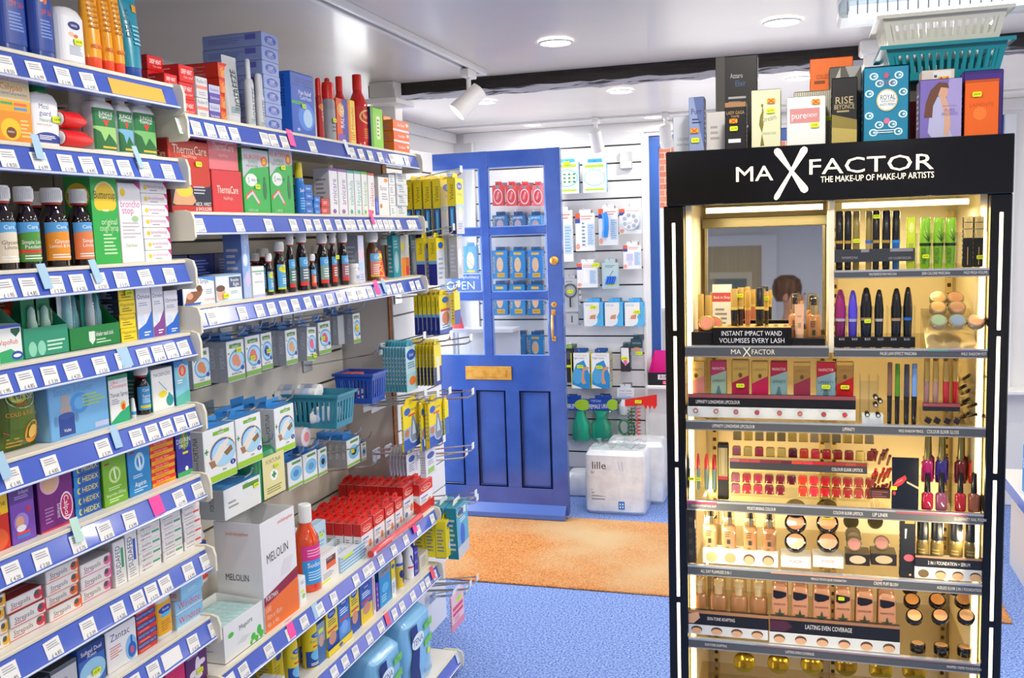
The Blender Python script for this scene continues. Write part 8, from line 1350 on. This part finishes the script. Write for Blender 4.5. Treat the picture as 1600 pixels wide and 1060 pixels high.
# ---- lower shelf
def pumpb(w, h):
    o = empty('pump_foundation'); r = w/2; B().loft([(0, r*.9, r*.8), (.002, r, r*.85), (h*.5, r, r*.85), (h*.56, r*.8, r*.7)], M('a87850', .15, coat=.7), 24, 2.6, (0, r*.85)).obj('bottle_body', o); B().lathe([(h*.54, r*.45), (h*.72, r*.4), (h*.74, r*.55), (h*.86, r*.5)], M('f0ece4', .3), 18, (0, r*.85)).obj('pump_top', o)
    B().loft([(h*.55, r*.92, r*.8), (h*.92, r*.85, r*.74), (h, r*.6, r*.5)], clear('clear_cap', 'f4ead0', .25), 22, 2.6, (0, r*.85), caps=(0, 1)).obj('clear_cap', o)
    b = round_label(r*1.01, h*.03, h*.5, [('t', 'MAXFACTOR', .5, .72, .14, '5c3820', .6), ('p', [(0, .1), (.5, .35), (1, .1), (1, 0), (0, 0)], '3c3c40'), ('p', [(0, .12), (0, .45), (.5, .5), (.5, .37)], 'dce4e8'), ('p', [(1, .12), (1, .45), (.5, .5), (.5, .37)], 'dce4e8')], ry=r*.86, base='a87850', e=2.6); b.obj('label', o); return o
for i, (p0, p1) in enumerate(((1079, 1104), (1108, 1136), (1140, 1168), (1171, 1199))): SP(pumpb, p0, p1, 900+i*1.5, 962+i*1, side(i, 4)+' pump foundation bottle with domed clear cap and white pump', 'bottle', Y=F+.02, rest=.631+.037)
strip(1074, 1201, 958, 981, '1c1c20', [('r', 0, .8, 1, 1, 'a87850'), ('p', [(0, .1), (0, .7), (.14, .9), (.16, .5), (.08, .1)], 'd8a888'), ('t', 'SKIN-TONE ADAPTING', .42, .5, .3, 'e0e0e0', .34)], 'black strip lettered skin-tone adapting below the pump bottles', Y=F-.003)
strip(1074, 1200, 980, 996, 'd8dce0', [('e', .12+.25*i, .5, .07, .36, '5c4434') for i in range(4)]+[('e', .12+.25*i, .38, .065, .28, 'dcae88') for i in range(4)], 'white tester strip with beige discs, lower left', Y=F-.003, d=.03)
def btube(w, h):
    o = empty('foundation_tube'); B().loft([(0, w*.48, .008), (h*.85, w*.46, .008), (h*.96, w*.42, .006), (h, w*.3, .004)], M('c89070', .2, coat=.5), 24, 4, (0, .008)).obj('tube_body', o)
    b = B(); b.art(fr(w, h, -.001), [('p', [(.12, .9), (.12, .74), (.3, .7), (.6, .72), (.88, .78), (.88, .86), (.6, .88)], '15141c'), ('t', 'MAXFACTOR', .5, .58, .045, '5c3424', .7), ('p', [(.5, .5), (.58, .38), (.8, .38), (.62, .3), (.7, .18), (.5, .26), (.3, .18), (.38, .3), (.2, .38), (.42, .38)], '3c4c40'), ('l', .3, .08, .7, .15, 2, '7c5440')], w, h); b.obj('label', o); return o
for i, (p0, p1, yt, yb) in enumerate(((1205, 1232, 916, 968), (1236, 1264, 919, 970), (1269, 1299, 921, 973), (1303, 1331, 923, 976), (1336, 1366, 927, 979), (1371, 1401, 931, 982))):
    o = SP(btube, p0, p1, yt, yb, side(i, 6)+' beige lasting foundation tube with dark star print', 'tube', Y=F+.014, rest=.631+.031, st=(.4, .82) if i == 3 else None)
    for k in (1, 2): c = dup(o); c.location.y += .02*k; c.location.z += .004*k; tag(c, 'beige foundation tube standing behind the '+side(i, 6)+' star printed one', 'tube', 'tubes behind the '+side(i, 6)+' beige tube')
strip(1203, 1406, 971, 996, '1c1c20', [('r', 0, .82, 1, 1, '9c7050'), ('t', 'LASTING EVEN COVERAGE', .46, .5, .28, 'e0e0e0', .36), ('p', [(0, .1), (0, .75), (.13, .75), (.18, .4), (.12, .1)], '4c2438')], 'black strip lettered lasting even coverage below the beige tubes', Y=F-.003)
strip(1202, 1406, 996, 1014, 'd8dce0', [('e', .08+.168*i, .5, .045, .36, '5c4434') for i in range(6)]+[('e', .08+.168*i, .38, .042, .28, 'dcae88') for i in range(6)], 'white tester strip with beige discs, lower centre', Y=F-.003, d=.03)
for r_, (py, Y, its) in enumerate(((922, F+.1, ((1424, 'd8a064'), (1495, 'dca468'))), (943, F+.055, ((1427, 'd89858'), (1467, 'd49050'), (1508, 'dca064'))), (968, F+.015, ((1431, 'd8a878'), (1472, 'd8a070'), (1513, 'd8a878'))))):
    for i, (p, c) in enumerate(its): tiltpot(p, py, Y, .0175, c, '17151a', ('back', 'middle', 'front')[r_]+' row '+side(i, len(its))+' round whipped foundation jar with black rim', .016, .62, cat='jar')
for i in range(3):
    p = 1435+i*37; x = sx_(p, .66, F+.02); o = pot(.032, .02, 'c89868', '141216'); put(o, x, F+.012, .6318); tag(o, side(i, 3)+' foundation jar standing upright beneath the tilted ones', 'jar')
for i, (p, c, sq) in enumerate(((1163, 'd8a82c', 0), (1216, 'd8a42c', 0), (1268, 'd8a830', 0), (1322, 'b88c24', 0), (1376, 'cca02c', 1), (1428, 'c8982c', 1))):
    Y = F+.02; x = sx_(p, .55, Y); z = PZ(1035+i*1.5, p, Y); o = empty('gold_compact'); r = .0245; b = B(); b.X = Matrix.Translation((0, 0, 0)) @ Matrix.Rotation(math.radians(70), 4, 'X')
    b.loft([(-.012, r*.95, r*.95), (-.008, r, r), (0, r, r)], M('1c140c', .2), 28, 5 if sq else 2); b.obj('compact_base', o); b = B(); b.X = Matrix.Rotation(math.radians(70), 4, 'X'); b.loft([(0, r, r), (.004, r*.98, r*.98), (.006, r*.85, r*.85)], M(c, .15, .9), 28, 5 if sq else 2)
    b.art(lambda u, v, f: (-r*.7+1.4*r*u, -r*.7+1.4*r*v, .006+f), [('t', 'CREME PUFF', .5, .55, .13, '8c6818', .8), ('t', 'POWDER', .5, .35, .1, '8c6818', .5)], r*1.4, r*1.4); b.obj('gold_lid', o); put(o, x, Y, z); tag(o, side(i, 6)+' gold '+('square' if sq else 'round')+' powder compact at the bottom of the stand', 'compact')
b = B(); b.box(-.24, F+.03, .405, .35, F+.16, .5, clear('clear_cap')); b.box(-.24, F+.04, .4005, .35, F+.15, .404, M('d8c08c', .4)); tag(b.obj('compact_rack'), 'clear rack behind the gold compacts at the stand bottom', 'acrylic rack')
# ================================================================ PERFUMES on top of the stand
ZT = 1.7453
def PF(p0, p1, yt, d, col, ops, label, Y=F+.0, sidec=None, st=None, cross=0, sidea=(), ang=0, tcol=None):
    x0 = sol(0, (0, Y, ZT), px=p0); x1 = sol(0, (0, Y, ZT), px=p1); h = sol(2, (x0, Y, 0), py=yt)-ZT; w = x1-x0-.001; o = carton(w, h, d, col, ops, sidea, (), sidec or col, tcol or sidec or col, 'perfume_box', .2)
    for u, v, cr in (st or ()): sticker(o, (u-.5)*w, 0, v*h, .017, .01, cr, col='f4a81c' if cr else 'e6f51e')
    put(o, (x0+x1)/2, Y, ZT, ang); return tag(o, label, 'perfume box')
PF(1052, 1078, 183, .04, 'd8dce4', [('t', 'CELINE', .6, .4, .08, '808894', .7), ('t', 'SENSATIONAL', .6, .25, .06, '808894', .8)], 'pale grey perfume box at the far left, behind the silver blue one', Y=F+.07)
PF(1077, 1101, 153, .04, '5c6c98', [('p', [(0, 0), (1, 0), (.3, 1), (0, 1)], '8c9cc0'), ('t', 'Purr', .5, .74, .11, '2c2c58', .7), ('l', .2, .5, .8, .62, 2, '303860')], 'metallic blue grey perfume box with yellow stickers, far left front', sidec='3c4048', st=((.35, .38, 1), (.4, .2, 0)))
PF(1104, 1135, 176, .03, 'e8e4e0', [('l', .2, .3, .8, .7, 3, 'b8b4b0')], 'white box half hidden behind the black and gold perfume', Y=F+.1)
PF(1133, 1166, 161, .04, '161216', [('r', 0, .9, 1, 1, 'a87c50'), ('t', 'LADY GAGA', .5, .78, .07, 'c8a060', .85), ('t', 'FAME', .5, .7, .05, 'c8a060', .4), ('r', .15, .14, .75, .22, 'e8e8ec')], 'black perfume box with gold lettering and two price stickers', st=((.4, .6, 1), (.42, .44, 0)), Y=F+.008)
PF(1174, 1220, 142, .045, 'dcdcb4', [('p', [(.3, .02), (.36, .25), (.26, .4), (.3, .55), (.36, .62), (.38, .75), (.42, .62), (.4, .5), (.42, .4), (.36, .25), (.44, .03)], '7c7420'), ('e', .37, .73, .04, .03, '7c7420'), ('t', 'Dream', .6, .5, .09, '88845c', .5, 12), ('t', 'SIGNATURE', .62, .24, .04, '88845c', .45)], 'cream perfume box with olive gown silhouette and two stickers', sidec='98904c', st=((.68, .8, 1), (.66, .63, 0)))
PF(1229, 1290, 153, .05, 'e6e6de', [('r', .08, .46, .85, .76, 'd08c88'), ('t', 'pure', .32, .62, .14, 'f8f0ec', .38), ('t', 'DKNY', .66, .61, .07, 'f8f0ec', .26)], 'white perfume box with dusty pink band and stickers', sidec='d4d0c0', st=((.75, .88, 1), (.72, .4, 0)))
PF(1240, 1298, 145, .05, 'e4e0cc', [('r', .05*i, 0, .05*i+.02, 1, '5c5848') for i in range(20)], 'pinstriped cream box behind the white and pink perfume box', Y=F+.07, st=((.95, .5, 0),))
PF(1299, 1339, 123, .05, '1a1818', [('p', [(0, 0), (1, 0), (1, .35), (0, .45)], '8c7c38'), ('p', [(0, 0), (1, 0), (1, .2), (0, .25)], 'b8a458'), ('t', 'RISE', .5, .66, .11, 'c8b484', .7), ('t', 'BEYONCE', .5, .56, .07, 'c8b484', .8), ('l', .2, .46, .8, .52, 1, 'a89868')], 'slim black and gold glitter perfume box', Y=F+.006)
PF(1295, 1345, 106, .05, '5c5c54', [('p', [(0, 0), (.35, 0), (.35, 1), (0, .7)], 'c0c0b0'), ('p', [(.5, 1), (1, 1), (.7, .8)], 'a8a8a4')], 'shiny grey silver box standing behind the black and gold perfume', Y=F+.085)
fl_ = []
for (cu, cv) in ((.22, .88), (.78, .88), (.22, .12), (.78, .12), (.12, .65), (.88, .65), (.12, .35), (.88, .35), (.35, .78), (.65, .78), (.35, .22), (.65, .22)): fl_ += [('e', cu, cv, .1, .05, 'd8eef0'), ('e', cu, cv, .065, .032, '1c84a4'), ('e', cu+.02, cv, .03, .015, 'd8eef0')]
PF(1349, 1419, 107, .06, '1c84a4', fl_+[('e', .52, .55, .24, .15, 'd8c890'), ('e', .52, .55, .21, .13, 'e8f0ec'), ('t', 'ROYAL', .54, .59, .07, '28303c', .34), ('t', 'REVOLUTION', .54, .535, .025, '28303c', .3), ('t', 'KATY PERRY', .54, .49, .035, '28303c', .34), ('t', 'Killer Queen', .5, .79, .04, 'b85878', .34), ('e', .5, .88, .06, .04, 'b85878'), ('e', .52, .27, .07, .04, 'd87898'), ('l', .25, .1, .8, .16, 2, 'd8eef0')], 'teal perfume box with white scroll ornaments and cream medallion', sidec='146c8c', Y=F+.004)
PF(1436, 1502, 126, .055, '7c6cb4', [('p', [(.5, 0), (1, 0), (1, 1), (.7, 1)], 'a89cd0'), ('p', [(.2, .1), (.25, .5), (.3, .7), (.55, .7), (.65, .5), (.6, .3), (.78, .05), (.8, 0), (.3, 0)], 'b8b8d8'), ('e', .55, .78, .12, .12, 'd8a888'), ('p', [(.1, .35), (.14, .6), (.25, .82), (.45, .95), (.65, .93), (.7, .84), (.5, .86), (.42, .7), (.32, .55), (.3, .35)], '6c4434'), ('p', [(.5, .66), (.62, .68), (.72, .5), (.74, .2), (.68, .02), (.58, .05), (.6, .3)], 'd8a888'), ('t', 'PURE', .72, .46, .06, '6458a0', .24), ('t', 'BRILLIANCE', .72, .4, .05, '6458a0', .38), ('l', .55, .52, .9, .55, 1, '8478b8')], 'lilac perfume box picturing a long haired person in pale dress', sidec='3c2870')
PF(1438, 1490, 111, .04, 'e4dcd0', [('r', .35, .6, .9, .98, 'f0f0ec'), ('l', .38, .62, .5, .95, 4, '404040'), ('r', .5, .7, .85, .9, 'f4c01c'), ('p', [(.55, .73), (.6, .7), (.82, .87), (.78, .9)], 'e03c1c'), ('p', [(.55, .87), (.6, .9), (.82, .73), (.78, .7)], 'e03c1c')], 'pale box with barcode and crossed sticker behind the lilac perfume', Y=F+.075, sidec='f0b898')
PF(1506, 1560, 126, .05, 'f06818', [('t', 'LAMENTE', .5, .55, .07, 'c84c10', .7), ('e', .45, .4, .2, .12, 'f88030'), ('r', 0, .95, 1, 1, 'c8501c')], 'bright orange perfume box at the right end of the row', sidec='b84010', st=((.35, .74, 0),), Y=F+.004)
PF(1504, 1566, 112, .06, '3c2878', [('r', .02, .05, .98, .95, '48308c')], 'shiny purple box behind the orange perfume box', Y=F+.065, sidec='5c4cb0')
PF(1119, 1184, 90, .045, '211e1e', [('r', 0, 0, .22, 1, '4c4844'), ('t', 'Azzaro', .5, .8, .05, 'c8c8c8', .3), ('t', 'Elixir', .6, .72, .06, '4c6c98', .25), ('l', .3, .15, .8, .6, 9, 'b8b8b8')], 'tall black box with small print standing at the back left', Y=F+.14)
PF(1265, 1332, 93, .05, 'f87418', [('t', 'COLLECTION', .4, .8, .05, '5c3010', .5), ('l', .1, .7, .5, .78, 1, '8c4818')], 'bright orange box standing at the back in the middle', Y=F+.14)
PF(1414, 1440, 160, .03, '9c1418', [], 'dark red box low behind the teal perfume and beneath the basket', Y=F+.12)
bk = basket(.245, .19, .075, '1494a0', 15, 8, taper=.86, slots=(.22, .72)); xc = (sol(0, (0, F+.16, 1.86), px=1378)+sol(0, (0, F+.16, 1.86), px=1572))/2
put(bk, xc+.004, F+.15, 1.885, 0); tag(bk, 'teal slotted plastic basket on top of the stand under the white one', 'basket')
bk2 = basket(.25, .2, .075, 'e8e8d8', 15, 8, taper=.86, slots=(.3, .72)); put(bk2, xc-.002, F+.145, 1.95, .0); tag(bk2, 'cream white slotted plastic basket nested above the teal one', 'basket')
b = B(); b.box(-.09, 0, 0, .09, .08, .1395, M('5c5450', .5), .002); o = b.obj('storage_box'); put(o, xc, F+.2, ZT); tag(o, 'dark box under the baskets at the back of the stand top', 'box')
# ================================================================ RIGHT SIDE
b = B(); x0 = ray(1573, 680, 1, 4.55).x
sh = empty('low_shelf'); z1_ = sol(2, (x0+.02, 4.5, 0), py=752)
B().box(x0, 3.7, z1_-.02, 1.5, 4.72, z1_, shelfm, .002).obj('shelf_board', sh); B().box(x0-.004, 3.7, z1_-.05, x0+.008, 4.72, z1_-.002, railm, .002).obj('price_rail', sh); B().box(x0+.05, 3.75, 0, 1.5, 4.68, z1_-.02, M('d8d4d0', .5)).obj('shelf_base', sh)
tag(sh, 'low shelf with blue rail at the right edge beyond the stand', 'shelf')
for i in range(2):
    Y = 4.3-.0*i; o = carton(.13, .2, .1, '2a90d8', [('t', 'Beta', .5, .62, .22, W_, .8), ('r', 0, .86, 1, 1, 'f4b41c'), ('r', .5, 0, 1, .4, '6cb848'), ('e', .3, .2, .2, .1, 'b8e0f8')], [('t', 'Beta', .5, .62, .2, W_, .7)], tcol='e8e8e8'); put(o, x0+.09+i*.14, 4.25, z1_); tag(o, ('left', 'right')[i]+' blue and yellow box on the low shelf at the right edge', 'box')
    b = B().lathe([(.2002, .035), (.22, .04), (.235, .035)], M('f0f0f0', .4), 18, (0, .05)); b.obj('lid', o)
# ================================================================ the person standing behind the camera, glimpsed in the mirror
e = empty('person'); skin_ = noisy('skin', 'c98e70', 'd8a284', 20, .5, .05); cloth_ = noisy('dark_cloth', '2a2a30', '34343c', 60, .8, .2)
J = [((0, 0, .92), .14, -1), ((0, .0, 1.08), .12, 0), ((0, .01, 1.26), .13, 1), ((0, .01, 1.38), .08, 2), ((0, 0, 1.46), .05, 3), ((0, -.01, 1.54), .074, 4), ((0, -.01, 1.62), .078, 5)]
for s in (-1, 1):
    n = len(J); J += [((.17*s, .01, 1.36), .055, 2), ((.22*s, .02, 1.08), .042, n), ((.2*s, -.12, .88), .032, n+1), ((.19*s, -.17, .82), .024, n+2)]; w = n+3
    for dx_, dy, dz, ln in ((.03, -.01, -.01, 0), (.02, -.02, -.06, 1), (.005, -.025, -.075, 1), (-.01, -.02, -.07, 1), (-.022, -.01, -.055, 1)):
        m_ = len(J); J += [((.19*s-dx_*s*.7, -.17+dy*.6-.01, .82+dz*.6), .01, w), ((.19*s-dx_*s, -.17+dy, .81+dz), .008, m_)]
    n = len(J); J += [((.1*s, 0, .84), .1, 0), ((.11*s, -.01, .48), .065, n), ((.11*s, .01, .1), .042, n+1), ((.11*s, .0, .045), .038, n+2), ((.12*s, -.14, .035), .032, n+3)]
me = bpy.data.meshes.new('body'); me.from_pydata([j[0] for j in J], [(j[2], i) for i, j in enumerate(J) if j[2] >= 0], [])
o = bpy.data.objects.new('body', me); COL.objects.link(o); o.parent = e; o.modifiers.new('skin', 'SKIN')
for i, j in enumerate(J): me.skin_vertices[0].data[i].radius = (j[1], j[1]*(.75 if i < 3 else .9))
me.skin_vertices[0].data[0].use_root = True; sb = o.modifiers.new('smooth', 'SUBSURF'); sb.levels = sb.render_levels = 2; me.materials.append(skin_)
b = B(); b.loft([(1.55, .08, .07), (1.6, .098, .095), (1.65, .1, .1), (1.7, .084, .088), (1.73, .04, .045)], noisy('brown_hair', '4a2e1c', '7a5030', 50, .6, .4, stretch=(1, 1, .2)), 24, 2, (0, .03)); b.obj('hair', e)
b = B()
for s in (-1, 1): b.X = Matrix.Translation((.03*s, -.086, 1.6)) @ Matrix.Rotation(math.pi/2, 4, 'X'); b.lathe([(-.002, .009), (.002, .006)], M('2a2420'), 12)
b.X = None; b.loft([(1.545, .013, .012), (1.575, .008, .014), (1.6, .004, .004)], skin_, 10, 2, (0, -.088)); b.box(-.022, -.09, 1.52, .022, -.08, 1.526, M('a04c48'))
for s in (-1, 1): b.loft([(1.55, .006, .014), (1.58, .009, .02), (1.605, .006, .014)], skin_, 10, 2, (.083*s, .0))
b.obj('face', e)
b = B(); b.loft([(.88, .185, .13), (1.0, .17, .12), (1.1, .165, .12), (1.28, .2, .13), (1.39, .14, .085), (1.42, .065, .06)], cloth_, 28, 2.4, (0, .01))
for s in (-1, 1): b.tube([(.17*s, .01, 1.36), (.22*s, .02, 1.08), (.205*s, -.1, .9)], [.072, .056, .044], cloth_, 14)
b.obj('jumper', e); b = B()
for s in (-1, 1): b.tube([(.09*s, 0, .93), (.1*s, 0, .8), (.11*s, -.01, .48), (.11*s, .01, .09)], [.11, .1, .075, .06], M('23283c', .8), 16)
b.obj('trousers', e); put(e, -.05, -2.1, 0, math.pi-1.1); tag(e, 'person with short brown hair in dark clothes, glimpsed in the mirror', 'person')
